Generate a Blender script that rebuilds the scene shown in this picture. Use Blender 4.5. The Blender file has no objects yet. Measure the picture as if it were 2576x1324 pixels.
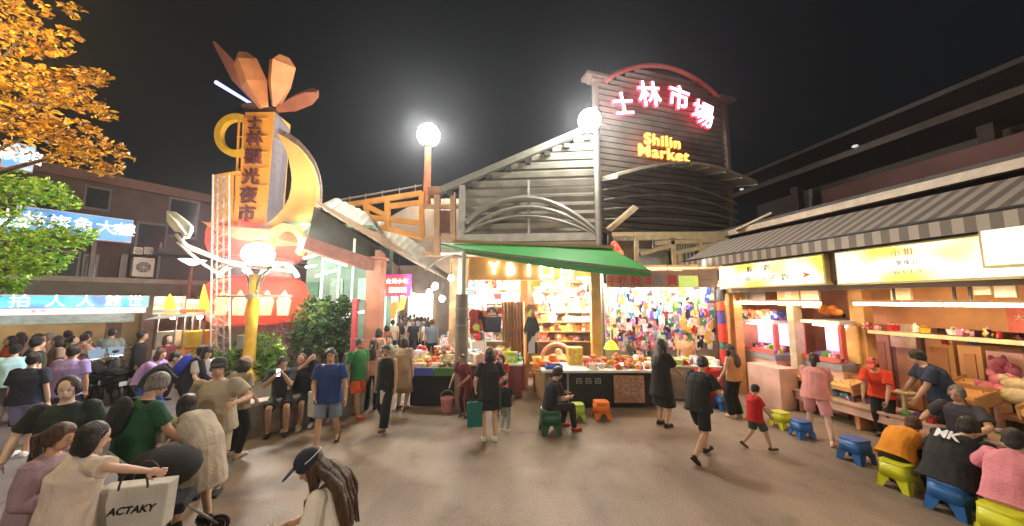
import bpy, bmesh, math, random
from mathutils import Vector, Matrix, noise
random.seed(7)
V=Vector; R=math.radians; PI=math.pi
S=bpy.context.scene; C=S.collection
# ---------------------------------------------------------------- camera model
F=860.0; PW,PH=2576.0,1324.0; PITCH=math.atan(93/F); CAMZ=2.5
cam=bpy.data.cameras.new('camera'); co=bpy.data.objects.new('camera',cam); C.objects.link(co)
cam.lens=36*F/PW; cam.sensor_width=36; cam.clip_end=800; cam.clip_start=.05
co.location=(0,0,CAMZ); co.rotation_euler=(PI/2+PITCH,0,0); S.camera=co
def ray(px,py):
    x=(px-PW/2)/F; z=(PH/2-py)/F; c,s=math.cos(PITCH),math.sin(PITCH)
    return V((x, c-s*z, s+c*z))
def at(px,py,Y):
    d=ray(px,py); return V((0,0,CAMZ))+d*(Y/d.y)
def gr(px,py,z=0.0):
    d=ray(px,py); return V((0,0,CAMZ))+d*((z-CAMZ)/d.z)
class Plane:
    """vertical plane through p0 along dir (2d); w measured along the normal away from the camera"""
    def __init__(s,p0,d):
        s.p=V((p0[0],p0[1],0)); s.u=V((d[0],d[1],0)).normalized(); s.n=V((-s.u.y,s.u.x,0))
        if s.n.dot(s.p)<0: s.n=-s.n
        s.rz=math.atan2(s.u.y,s.u.x)
    def P(s,u,z,w=0): return s.p+s.u*u+s.n*w+V((0,0,z))
    def hit(s,px,py,w=0):
        d=ray(px,py); o=V((0,0,CAMZ)); q=s.p+s.n*w
        t=(q-o).dot(s.n)/d.dot(s.n); h=o+d*t
        return (h-s.p).dot(s.u),h.z
    def rect(s,x0,y0,x1,y1,w=0):
        xm,ym=(x0+x1)/2,(y0+y1)/2
        u0=s.hit(x0,ym,w)[0]; u1=s.hit(x1,ym,w)[0]; z1=s.hit(xm,y0,w)[1]; z0=s.hit(xm,y1,w)[1]
        return min(u0,u1),max(u0,u1),z0,z1
# ---------------------------------------------------------------- materials
def lin(c):
    if isinstance(c,str):
        c=[int(c[i:i+2],16)/255 for i in (0,2,4)]
        return tuple(x/12.92 if x<=.04045 else ((x+.055)/1.055)**2.4 for x in c)
    return tuple(c)
_TS=bpy.data.scenes.new('workbench')
def evaluated(o):
    # evaluate one object alone, away from the big scene
    _TS.collection.objects.link(o)
    with bpy.context.temp_override(scene=_TS,view_layer=_TS.view_layers[0]):
        dg=bpy.context.evaluated_depsgraph_get(); dg.update(); me=bpy.data.meshes.new_from_object(o.evaluated_get(dg))
    bpy.data.objects.remove(o)
    return me
_M={}
def mat(name,col,rough=.6,metal=0,emit=0,var=.18,sc=6,bump=.15,ecol=None,trans=0,bsc=None):
    if name in _M: return _M[name]
    m=bpy.data.materials.new(name); m.use_nodes=True; _M[name]=m
    nt=m.node_tree; N=nt.nodes; b=N['Principled BSDF']; c=lin(col)
    b.inputs['Roughness'].default_value=rough; b.inputs['Metallic'].default_value=metal
    tc=N.new('ShaderNodeTexCoord'); no=N.new('ShaderNodeTexNoise'); no.inputs['Scale'].default_value=sc; no.inputs['Detail'].default_value=5
    nt.links.new(tc.outputs['Object'],no.inputs['Vector'])
    r=N.new('ShaderNodeValToRGB'); r.color_ramp.elements[0].position=.3; r.color_ramp.elements[1].position=.7
    r.color_ramp.elements[0].color=(*[x*(1-var) for x in c],1); r.color_ramp.elements[1].color=(*[min(1,x*(1+var)) for x in c],1)
    nt.links.new(no.outputs['Fac'],r.inputs['Fac']); nt.links.new(r.outputs['Color'],b.inputs['Base Color'])
    if bump:
        n2=N.new('ShaderNodeTexNoise'); n2.inputs['Scale'].default_value=bsc or sc*5; n2.inputs['Detail'].default_value=3
        nt.links.new(tc.outputs['Object'],n2.inputs['Vector'])
        bp=N.new('ShaderNodeBump'); bp.inputs['Strength'].default_value=bump; bp.inputs['Distance'].default_value=.02
        nt.links.new(n2.outputs['Fac'],bp.inputs['Height']); nt.links.new(bp.outputs['Normal'],b.inputs['Normal'])
    if emit:
        b.inputs['Emission Color'].default_value=(*lin(ecol if ecol else col),1); b.inputs['Emission Strength'].default_value=emit
    if trans:
        b.inputs['Transmission Weight'].default_value=trans
    return m
def stripes(name,c1,c2,sc,axis='X',rough=.7,dist=0,emit=0,duty=.5):
    m=bpy.data.materials.new(name); m.use_nodes=True; nt=m.node_tree; N=nt.nodes; b=N['Principled BSDF']
    tc=N.new('ShaderNodeTexCoord'); sp=N.new('ShaderNodeSeparateXYZ'); nt.links.new(tc.outputs['Object'],sp.inputs[0])
    mu=N.new('ShaderNodeMath'); mu.operation='MULTIPLY'; mu.inputs[1].default_value=sc; nt.links.new(sp.outputs[axis],mu.inputs[0])
    fr=N.new('ShaderNodeMath'); fr.operation='FRACT'; nt.links.new(mu.outputs[0],fr.inputs[0])
    gt=N.new('ShaderNodeMath'); gt.operation='GREATER_THAN'; gt.inputs[1].default_value=duty; nt.links.new(fr.outputs[0],gt.inputs[0])
    mx=N.new('ShaderNodeMix'); mx.data_type='RGBA'; mx.inputs[6].default_value=(*lin(c1),1); mx.inputs[7].default_value=(*lin(c2),1)
    nt.links.new(gt.outputs[0],mx.inputs[0]); nt.links.new(mx.outputs[2],b.inputs['Base Color']); b.inputs['Roughness'].default_value=rough
    if emit:
        nt.links.new(mx.outputs[2],b.inputs['Emission Color']); b.inputs['Emission Strength'].default_value=emit
    return m
def panelglow(name,cols,sc,emit,axis_scale=(1,1,1)):
    """back-lit sign face whose print varies in patches of colour"""
    m=bpy.data.materials.new(name); m.use_nodes=True; nt=m.node_tree; N=nt.nodes; b=N['Principled BSDF']
    tc=N.new('ShaderNodeTexCoord'); mp=N.new('ShaderNodeMapping'); mp.inputs['Scale'].default_value=axis_scale
    nt.links.new(tc.outputs['Object'],mp.inputs[0])
    no=N.new('ShaderNodeTexNoise'); no.inputs['Scale'].default_value=sc; no.inputs['Detail'].default_value=1; nt.links.new(mp.outputs[0],no.inputs['Vector'])
    r=N.new('ShaderNodeValToRGB'); e=r.color_ramp.elements
    k=len(cols)
    e[0].position=.36; e[0].color=(*lin(cols[0]),1); e[1].position=.64; e[1].color=(*lin(cols[-1]),1)
    for i in range(1,k-1):
        q=e.new(.36+.28*i/(k-1)); q.color=(*lin(cols[i]),1)
    nt.links.new(no.outputs['Fac'],r.inputs['Fac'])
    nt.links.new(r.outputs['Color'],b.inputs['Base Color']); nt.links.new(r.outputs['Color'],b.inputs['Emission Color'])
    b.inputs['Emission Strength'].default_value=emit; b.inputs['Roughness'].default_value=.4
    return m
def glow(name,col='ffffff',e=1):
    if name in _M: return _M[name]
    m=bpy.data.materials.new(name); m.use_nodes=True; nt=m.node_tree; b=nt.nodes['Principled BSDF']
    b.inputs['Base Color'].default_value=(*lin(col),1); b.inputs['Emission Color'].default_value=(*lin(col),1)
    b.inputs['Emission Strength'].default_value=e; _M[name]=m; return m
# ---------------------------------------------------------------- mesh builder
class MB:
    def __init__(s): s.v=[]; s.f=[]; s.m=[]; s.cur=0
    def add(s,vs,fs):
        o=len(s.v); s.v+= [tuple(p) for p in vs]; s.f+=[tuple(i+o for i in f) for f in fs]; s.m+=[s.cur]*len(fs); return s
    def box(s,c,sz,rz=0,M=None):
        hx,hy,hz=sz[0]/2,sz[1]/2,sz[2]/2; c=V(c)
        m=M if M else Matrix.Rotation(rz,3,'Z')
        vs=[c+m@V((x,y,z)) for x in(-hx,hx) for y in(-hy,hy) for z in(-hz,hz)]
        return s.add(vs,[(0,1,3,2),(4,6,7,5),(0,4,5,1),(2,3,7,6),(0,2,6,4),(1,5,7,3)])
    def beam(s,a,b,w,h=None,up=V((0,0,1))):
        a,b=V(a),V(b); d=b-a; L=d.length; h=h or w
        y=d/L; x=y.cross(up)
        if x.length<1e-4: x=y.cross(V((0,1,0)))
        x.normalize(); z=x.cross(y)
        M=Matrix((x,y,z)).transposed()
        return s.box((a+b)/2,(w,L,h),M=M)
    def tube(s,pts,r,n=8,cap=True,ell=1.0):
        pts=[V(p) for p in pts]; k=len(pts); rs=r if hasattr(r,'__len__') else [r]*k
        vs=[]; px=None
        for i,p in enumerate(pts):
            d=(pts[min(i+1,k-1)]-pts[max(i-1,0)]).normalized()
            if px is None:
                x=d.cross(V((0,0,1)));
                if x.length<.05: x=d.cross(V((0,1,0)))
            else: x=px-d*px.dot(d)
            x.normalize(); px=x; y=d.cross(x)
            for j in range(n):
                a=2*PI*j/n; vs.append(p+(x*math.cos(a)+y*math.sin(a)*ell)*rs[i])
        fs=[(i*n+j,i*n+(j+1)%n,(i+1)*n+(j+1)%n,(i+1)*n+j) for i in range(k-1) for j in range(n)]
        if cap: fs+=[tuple(range(n-1,-1,-1)),tuple(range((k-1)*n,k*n))]
        return s.add(vs,fs)
    def cap(s,a,b,ra,rb,n=10):
        """capsule: tapered tube with round ends"""
        a,b=V(a),V(b); s.tube([a,b],[ra,rb],n); s.ell(a,(ra,ra,ra),n=n); s.ell(b,(rb,rb,rb),n=n); return s
    def ell(s,c,r,M=None,n=12,k=7):
        c=V(c); vs=[]
        for i in range(1,k):
            t=PI*i/k
            for j in range(n):
                a=2*PI*j/n; p=V((r[0]*math.sin(t)*math.cos(a),r[1]*math.sin(t)*math.sin(a),r[2]*math.cos(t)))
                vs.append(c+(M@p if M else p))
        top=len(vs); p=V((0,0,r[2])); vs.append(c+(M@p if M else p)); vs.append(c-(M@p if M else p))
        fs=[(i*n+j,(i+1)*n+j,(i+1)*n+(j+1)%n,i*n+(j+1)%n) for i in range(k-2) for j in range(n)]
        fs+=[(top,j,(j+1)%n) for j in range(n)]+[(top+1,(k-2)*n+(j+1)%n,(k-2)*n+j) for j in range(n)]
        return s.add(vs,fs)
    def loft(s,rings,n=18,p=2.3,cap=True):
        """rings: (centre, right, fwd, rx, ry)"""
        vs=[]
        for c,x,y,rx,ry in rings:
            for j in range(n):
                a=2*PI*j/n; ca,sa=math.cos(a),math.sin(a)
                ex=abs(ca)**(2/p)*(1 if ca>=0 else -1); ey=abs(sa)**(2/p)*(1 if sa>=0 else -1)
                vs.append(V(c)+V(x)*rx*ex+V(y)*ry*ey)
        k=len(rings)
        fs=[(i*n+j,i*n+(j+1)%n,(i+1)*n+(j+1)%n,(i+1)*n+j) for i in range(k-1) for j in range(n)]
        if cap: fs+=[tuple(range(n-1,-1,-1)),tuple(range((k-1)*n,k*n))]
        return s.add(vs,fs)
    def prism(s,pts,d):
        """polygon of 3d points extruded by vector d"""
        pts=[V(p) for p in pts]; d=V(d); k=len(pts)
        return s.add(pts+[p+d for p in pts],[tuple(range(k)),tuple(range(2*k-1,k-1,-1))]+[(i,i+k,(i+1)%k+k,(i+1)%k) for i in range(k)])
    def strip(s,A,B,d):
        """band between two polylines, given thickness vector d"""
        k=len(A); A=[V(p) for p in A]; B=[V(p) for p in B]; d=V(d)
        vs=A+B+[p+d for p in A]+[p+d for p in B]; fs=[]
        for i in range(k-1):
            fs+=[(i,i+1,k+i+1,k+i),(2*k+i,3*k+i,3*k+i+1,2*k+i+1),(i,2*k+i,2*k+i+1,i+1),(k+i,k+i+1,3*k+i+1,3*k+i)]
        fs+=[(0,k,3*k,2*k),(k-1,3*k-1,4*k-1,2*k-1)]
        return s.add(vs,fs)
    def torus(s,c,x,y,Rr,r,a0=0,a1=360,n=24,k=8,ry=None):
        c,x,y=V(c),V(x),V(y); ry=ry or Rr
        pts=[c+x*Rr*math.cos(R(a0+(a1-a0)*i/n))+y*ry*math.sin(R(a0+(a1-a0)*i/n)) for i in range(n+1)]
        return s.tube(pts,r,k,cap=(a1-a0)<360)
    def mesh(s,name):
        me=bpy.data.meshes.new(name); me.from_pydata(s.v,[],s.f); me.update(); 
        bm=bmesh.new(); bm.from_mesh(me); bmesh.ops.recalc_face_normals(bm,faces=bm.faces); bm.to_mesh(me); bm.free()
        return me
    def build(s,name,mats,parent=None,smooth=False,bevel=0,origin=None):
        if origin is not None:
            o=V(origin); s.v=[tuple(V(p)-o) for p in s.v]
        me=s.mesh(name)
        if not isinstance(mats,(list,tuple)): mats=[mats]
        for m in mats: me.materials.append(m)
        if len(mats)>1: me.polygons.foreach_set('material_index',s.m)
        ob=bpy.data.objects.new(name,me); C.objects.link(ob)
        if smooth: shade(me,smooth)
        if bevel:
            bv=ob.modifiers.new('b','BEVEL'); bv.width=bevel; bv.segments=2; bv.limit_method='ANGLE'
        if origin is not None: ob.location=origin
        if parent: ob.parent=parent; 
        return ob
def shade(me,ang):
    me.polygons.foreach_set('use_smooth',[True]*len(me.polygons))
    if ang is not True:
        try: me.set_sharp_from_angle(angle=R(ang))
        except Exception: pass
def tag(o,label=None,cat=None,group=None,kind=None):
    if label: o['label']=label
    if cat: o['category']=cat
    if group: o['group']=group
    if kind: o['kind']=kind
    return o
def thing(name,loc=(0,0,0),rz=0,label=None,cat=None,group=None,kind=None):
    o=bpy.data.objects.new(name,None); C.objects.link(o); o.location=loc; o.rotation_euler=(0,0,rz); o.empty_display_size=.1
    return tag(o,label,cat,group,kind)
def copy_tree(o,parent=None):
    c=o.copy(); C.objects.link(c); c.parent=parent
    for ch in list(o.children): copy_tree(ch,c)
    return c
def relabel(o,label,group=None):
    o['label']=label
    if group: o['group']=group
def text_mesh(name,body,size,mt,M,parent=None,extrude=.01,offset=0,align='CENTER',shear=0,spacing=1):
    cu=bpy.data.curves.new(name,'FONT'); cu.body=body; cu.size=size; cu.extrude=extrude; cu.offset=offset
    cu.align_x=align; cu.align_y='CENTER'; cu.shear=shear; cu.space_character=spacing; cu.resolution_u=4
    t=bpy.data.objects.new(name,cu); me=evaluated(t)
    me.materials.clear(); me.materials.append(mt)
    o=bpy.data.objects.new(name,me); C.objects.link(o); o.matrix_world=M
    if parent:
        o.parent=parent; o.matrix_parent_inverse=pinv(parent)
    return o
def pinv(p):
    m=Matrix.LocRotScale(p.location,p.rotation_euler,p.scale)
    return m.inverted()
def keep(o,parent):
    """parent an object built in world coordinates to a placed thing"""
    o.parent=parent; o.matrix_parent_inverse=pinv(parent); return o
def facemat(c,u,n,up=V((0,0,1))):
    """matrix for text lying in plane: x along u, y up, z toward the camera (-n)"""
    z=-V(n); x=V(u); y=V(up); M=Matrix((x,y,z)).transposed().to_4x4(); M.translation=V(c); return M
# brightness of the lamps and density of the glow volume
EXPO=1.0; SKYCOL=(.0034,.0037,.0042); BULB=100; TUBE=30; LAMP=150; SIGNB=.42; NEONR=2.0; TOWERW=620; REAR_FILL=115; ASSUMED_SODIUM=200; GLOW_HAZE=.0026
# ---------------------------------------------------------------- people
SK=[mat('skin_light',(.62,.40,.29),.5,var=.06,sc=9,bump=.05),mat('skin_tan',(.48,.28,.18),.5,var=.06,sc=9,bump=.05),mat('skin_pale',(.70,.50,.39),.5,var=.05,sc=9,bump=.05)]
EYE=mat('eye_dark',(.03,.02,.02),.3,bump=0); LIP=mat('lip',(.42,.16,.13),.5,bump=0); BROW=mat('brow',(.05,.035,.03),.8,bump=0)
def cloth(h,name=None):
    return mat('cloth_'+h,h,.85,var=.12,sc=5,bump=.35,bsc=60)
def hairmat(name,c):
    m=mat(name,c,.38,var=.75,sc=9,bump=.9,bsc=26); nt=m.node_tree; N=nt.nodes; tc=[n for n in N if n.type=='TEX_COORD'][0]
    mp=N.new('ShaderNodeMapping'); mp.inputs['Scale'].default_value=(7,7,.55); nt.links.new(tc.outputs['Object'],mp.inputs[0])
    for n in N:
        if n.type=='TEX_NOISE': nt.links.new(mp.outputs[0],n.inputs['Vector'])
    return m
HAIRC={'black':hairmat('hair_black',(.014,.011,.010)),'brown':hairmat('hair_brown',(.075,.038,.018)),'grey':hairmat('hair_grey',(.17,.16,.15))}
def remesh(mb,vox,it=2,name='m'):
    me=mb.mesh(name); o=bpy.data.objects.new('tmp',me)
    r=o.modifiers.new('r','REMESH'); r.mode='VOXEL'; r.voxel_size=vox
    if it:
        s=o.modifiers.new('s','SMOOTH'); s.factor=.5; s.iterations=it
    out=evaluated(o); bpy.data.meshes.remove(me); out.name=name
    out.polygons.foreach_set('use_smooth',[True]*len(out.polygons))
    return out
def ik(a,t,l1,l2,pole):
    a,t,pole=V(a),V(t),V(pole); d=t-a; L=d.length; mx=(l1+l2)*.995
    if L>mx: t=a+d*(mx/L); d=t-a; L=mx
    L=max(L,.08); x=(l1*l1-l2*l2+L*L)/(2*L); h=math.sqrt(max(l1*l1-x*x,0)); dn=d/L
    pp=pole-dn*pole.dot(dn)
    if pp.length<1e-3: pp=V((0,1,0))
    return a+dn*x+pp.normalized()*h, t
def hand(mb,w,d,side,fine,curl=.6,nrm=None):
    d=V(d).normalized(); up=V(nrm) if nrm else V((side,0,0)); x=up-d*up.dot(d)
    if x.length<.1: x=V((0,0,1))-d*d.z
    x.normalize(); wv=d.cross(x)      # palm normal is -x, width along wv
    M=Matrix((wv,d,x)).transposed()
    mb.ell(w+d*.045,(.038,.055,.017),M=M,n=10)
    if not fine:
        mb.cap(w+d*.07,w+d*.13-x*.02,.026,.017,8); mb.cap(w+d*.02+wv*.03,w+d*.065+wv*.055,.013,.01,6); return
    for i,(o,L) in enumerate(((-.030,.060),(-.010,.075),(.011,.080),(.031,.070))):
        b=w+d*.085+wv*o; dd=d; p=b
        for sgm,q in ((L*.45,.3),(L*.32,.75),(L*.26,1.1)):
            dd=(d*math.cos(curl*q)-x*math.sin(curl*q)+wv*o*3).normalized(); p2=p+dd*sgm
            mb.tube([p,p2],[.0088,.0078],7); mb.ell(p2,(.0078,)*3,n=7,k=5); p=p2
    b=w+d*.02+wv*.028; m=b+d*.035+wv*.03-x*.01; e=m+d*.03+wv*.006-x*.012
    mb.tube([b,m,e],[.013,.0105,.009],7); mb.ell(e,(.009,)*3,n=7,k=5)
PEOPLE=[]
def person(label,pos,face,h=1.68,lod=1,sex='f',skin=0,hair='black',style='short',top='222222',sleeve='short',hem=.10,bottom='222222',
           bot='pants',shoes='222222',hip=None,lean=2,curl=4,side=0,twist=0,hy=0,hp=0,hands=None,feet=None,loose=.012,cap=None,mask=None,
           fat=1.0,group=None,dress=None,pole=None,curlh=.6,extra=None,base=0.0,knee=None,palm=None):
    s=h/1.7; vox=(.0075,.012,.019)[lod]; fine=lod==0
    hip=V(hip or (0,0,.92)); feet=feet or ((-.10,.02,.07),(.10,-.02,.07)); m=sex=='m'
    a0,a1,a2=[R(x) for x in (lean*.6,lean+curl*.3,lean+curl)]
    def ax(a): return V((math.sin(R(side)),math.sin(a)*math.cos(R(side)),math.cos(a)*math.cos(R(side)))).normalized()
    u0,u1,u2=ax(a0),ax(a1),ax(a2)
    def rg(t): return V((math.cos(R(twist*t)),math.sin(R(twist*t)),0))
    P0=hip; P1=P0+u0*.17; P2=P1+u1*.18; P3=P2+u2*.15
    X=[rg(0),rg(.3),rg(.8),rg(1)]; U=[u0,u0,u1,u2]; 
    for i in range(4): X[i]=(X[i]-U[i]*X[i].dot(U[i])).normalized()
    Yv=[U[i].cross(X[i]) for i in range(4)]
    wsh=(.185 if m else .165); wh=.155 if m else .165; ww=(.14 if m else .125)*fat
    rings=[(P0-u0*.09,X[0],Yv[0],wh*.8*fat,.09*fat),(P0,X[0],Yv[0],wh*fat,.115*fat),(P0+u0*.09,X[0],Yv[0],(wh+ww)/2,.105*fat),(P1,X[1],Yv[1],ww,.095*fat),(P2,X[2],Yv[2],.155*fat,.115*fat),
           (P2+u2*.08,X[3],Yv[3],wsh*.95,.10),(P3-u2*.02,X[3],Yv[3],wsh*.62,.07),(P3+u2*.02,X[3],Yv[3],.05,.05)]
    # head
    ny=twist+hy; hd=R(lean+curl)*.35-R(hp); 
    nd=V((0,math.sin(R(lean+curl)*.6),math.cos(R(lean+curl)*.6)))
    HM=Matrix.Rotation(R(ny),3,'Z')@Matrix.Rotation(-hd,3,'X')
    hx,hyv,hu=HM.col[0],HM.col[1],HM.col[2]
    NK=P3+nd*.055; HC=NK+hu*.105+hyv*.015
    sh=[P3-u2*.045-X[3]*wsh,P3-u2*.045+X[3]*wsh]
    hands=hands or ((-.25,.06,.74),(.25,.06,.74)); arms=[]
    for i in (0,1):
        sg=-1 if i==0 else 1
        pl=(pole[i] if pole and pole[i] else (sg*.6,-.8,-.3)); e,w=ik(sh[i],V(hands[i]),.28,.25,pl); arms.append((sh[i],e,w))
    hj=[P0-X[0]*.09-u0*.03,P0+X[0]*.09-u0*.03]; legs=[]
    for i in (0,1):
        sg=-1 if i==0 else 1; kn,an=ik(hj[i],V(feet[i][:3]),.43,.42,(knee[i] if knee else (sg*.12,1,.15))); legs.append((hj[i],kn,an))
    b=MB(); b.loft(rings,14); b.cap(P3-u2*.03,NK+hu*.02,.056 if m else .048,.052 if m else .045)
    b.ell(HC+hu*.018-hyv*.008,(.076,.096,.100),M=HM,n=16,k=10); b.ell(HC-hu*.045+hyv*.022,(.058,.066,.068),M=HM,n=14,k=9)
    b.ell(HC-hu*.022+hyv*.092,(.013,.018,.02),M=HM,n=8,k=6); b.ell(HC-hu*.062+hyv*.08,(.024,.014,.012),M=HM,n=8,k=6)
    for q in (-1,1): b.ell(HC-hu*.012+hx*q*.078-hyv*.005,(.010,.02,.03),M=HM,n=8,k=6)
    for i,(p,e,w) in enumerate(arms):
        sg=-1 if i==0 else 1
        f=1.1 if m else .92
        b.cap(p,p+(e-p)*.5,.052*f,.046*f); b.cap(p+(e-p)*.5,e,.046*f,.038*f); b.cap(e,e+(w-e)*.35,.038*f,.040*f); b.cap(e+(w-e)*.35,w,.040*f,.026*f)
        hand(b,w,(w-e),sg,fine,curlh,nrm=(palm[i] if palm else None))
    for i,(p,k,an) in enumerate(legs):
        b.cap(p,p+(k-p)*.4,.088*fat,.08*fat); b.cap(p+(k-p)*.4,k,.08*fat,.054); b.cap(k,k+(an-k)*.3,.053,.056); b.cap(k+(an-k)*.3,an,.056,.036)
        fd=V((feet[i][3],feet[i][4],feet[i][5])) if len(feet[i])>3 else V((0,1,-.12)); fd.normalize()
        b.cap(an,an-V((0,0,.03))+fd*.10,.036,.028)
    me=remesh(b,vox,2,'person')
    me.materials.append(SK[skin])
    for x in (EYE,LIP,BROW): me.materials.append(x)
    if lod<2:
        pts=[(HC+hyv*.088+hx*.031,.014,1),(HC+hyv*.088-hx*.031,.014,1),(HC-hu*.062+hyv*.092,.018,2),(HC+hu*.024+hyv*.09+hx*.033,.014,3),(HC+hu*.024+hyv*.09-hx*.033,.014,3)]
        npol=len(me.polygons); cs=[0.0]*(npol*3); me.polygons.foreach_get('center',cs); mi_=[0]*npol
        for pi_ in range(npol):
            c=V(cs[pi_*3:pi_*3+3])
            if (c-HC).length>.17: continue
            for q,r,mi in pts:
                dv=c-q; dd=math.sqrt(dv.dot(hx)**2*.45+dv.dot(hu)**2*3.2+dv.dot(hyv)**2*.5)
                if dd<r*.85: mi_[pi_]=mi
        me.polygons.foreach_set('material_index',mi_)
    root=bpy.data.objects.new('person',me); C.objects.link(root)
    def part(name,mb,mt,vx=None,it=2,wr=0):
        mm=remesh(mb,vx or vox*1.15,it,name); mm.materials.append(mt)
        if wr:
            nv=len(mm.vertices); co_=[0.0]*(nv*3); no_=[0.0]*(nv*3); mm.vertices.foreach_get('co',co_); mm.vertices.foreach_get('normal',no_)
            for i in range(0,nv*3,3):
                x_,y_,z_=co_[i:i+3]; n=(noise.noise((x_*6+h*9,y_*6+pos[0],z_*4))+.45*noise.noise((x_*15,y_*15,z_*7))+.5*abs(noise.noise((x_*11+z_*5,y_*11,z_*6+pos[1]))))*wr
                co_[i]+=no_[i]*n; co_[i+1]+=no_[i+1]*n; co_[i+2]+=no_[i+2]*n
            mm.vertices.foreach_set('co',co_); mm.update()
        o=bpy.data.objects.new(name,mm); C.objects.link(o); o.parent=root; return o
    # clothes
    L=loose; t=MB(); tr=[]
    if top:
        hm=-hem; dz=V((0,0,1)) if P0.z>.7 else u0; Yd=V((0,1,0)) if P0.z>.7 else Yv[0]
        tr.append((P0+dz*hm,X[0],Yd,(wh+.02)*fat+L*1.4+hem*.06,.125*fat+L*1.4+hem*.08))
        tr.append((P0+dz*(hm*.4),X[0],Yd,(wh+.012)*fat+L*1.3,.125*fat+L*1.2))
        tr.append((P0+u0*.08,X[0],Yv[0],(wh+ww)/2+.02+L,.112*fat+.01+L)); tr.append((P1,X[1],Yv[1],ww+.022+L,.105*fat+.01+L))
        tr.append((P2,X[2],Yv[2],.165*fat+.008+L*.8,.125*fat+.006+L*.7)); tr.append((P2+u2*.085,X[3],Yv[3],wsh+.005,.108+L*.4))
        tr.append((P3-u2*.012,X[3],Yv[3],wsh*.66,.08)); tr.append((P3+u2*.012,X[3],Yv[3],.068,.064))
        t.loft(tr,18)
        if sleeve!='none':
            for p,e,w in arms:
                d=(e-p).normalized(); t.ell(p-V((0,0,.006)),(.063+L*.3,)*3,n=10)
                if sleeve=='short': t.tube([p-d*.02,p+d*.08,p+(e-p)*.74],[.064+L*.3,.060+L*.6,.058+L*.9],12)
                else:
                    t.tube([p-d*.02,p+(e-p)*.5,e],[.064+L*.5,.058+L,.05+L],12); t.ell(e,(.05+L,)*3,n=10); t.tube([e,e+(w-e)*.92],[.05+L,.037+L*.6],12)
        part('top',t,cloth(top),wr=.007+min(L,.03)*.16)
    if bot:
        q=MB(); dn=V((0,0,-1))
        if bot in('pants','shorts','wide'):
            q.loft([(P0+u0*.10,X[0],Yv[0],(wh+ww)/2+.012,.112*fat),(P0,X[0],Yv[0],(wh+.012)*fat,.128*fat),(P0-u0*.10,X[0],Yv[0],(wh+.01)*fat,.118*fat)],16)
            for p,k,an in legs:
                q.ell(p,(.098*fat,)*3,n=12)
                if bot=='shorts': q.tube([p,p+(k-p)*.5,p+(k-p)*.88],[.099*fat,.098*fat,.095*fat],14)
                else:
                    wd=.02 if bot=='wide' else 0
                    q.tube([p,p+(k-p)*.5,k],[.098*fat,.088*fat,.07+wd],14); q.ell(k,(.07+wd,)*3,n=12); q.tube([k,k+(an-k)*.5,k+(an-k)*.97],[.07+wd,.066+wd*1.4,.052+wd*1.8],14)
        else:
            ln={'mini':.34,'skirt':.52,'long':.72}[bot]; c0=P0+u0*.12
            kx=(legs[0][1]+legs[1][1])/2; mid=V((kx.x*.6+P0.x*.4,kx.y*.6+P0.y*.4,P0.z)) if P0.z>.7 else kx
            e=P0+dn*ln if P0.z>.7 else kx+V((0,.05,-.02))
            e=V((e.x,(P0.y+kx.y)/2 if P0.z>.7 else e.y,e.z))
            X0,Y0=X[0],Yv[0]
            if P0.z>.7: q.loft([(c0,X0,Y0,ww+.025,.112),(P0,X0,Y0,wh+.02,.13),(P0.lerp(e,.5),X0,V((0,1,0)),wh+.045,.15),(e,V((1,0,0)),V((0,1,0)),wh+.075,.19)],18)
            else: q.loft([(c0,X0,Y0,ww+.025,.112),(P0,X0,Y0,wh+.03,.14),(P0.lerp(e,.5),X0,V((0,.3,1)),wh+.03,.11),(e,X0,V((0,.3,1)),wh+.03,.1)],18)
        part('trousers' if bot in('pants','wide') else ('shorts' if bot=='shorts' else 'skirt'),q,cloth(bottom),wr=.006)
    if shoes:
        for i,(p,k,an) in enumerate(legs):
            fd=V((feet[i][3],feet[i][4],feet[i][5])) if len(feet[i])>3 else V((0,1,-.0)); fd.normalize(); rt=fd.cross(V((0,0,1))).normalized(); up=rt.cross(fd)
            M3=Matrix((rt,fd,up)).transposed(); q=MB(); c=an-up*.035+fd*.055
            q.ell(c,(.047,.135,.036),M=M3,n=14); q.ell(c-fd*.07+up*.015,(.042,.055,.05),M=M3); q.box(c-up*.022,(.08,.225,.018),M=M3)
            part('shoe',q,cloth(shoes),vx=max(vox,.01),it=1)
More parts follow.
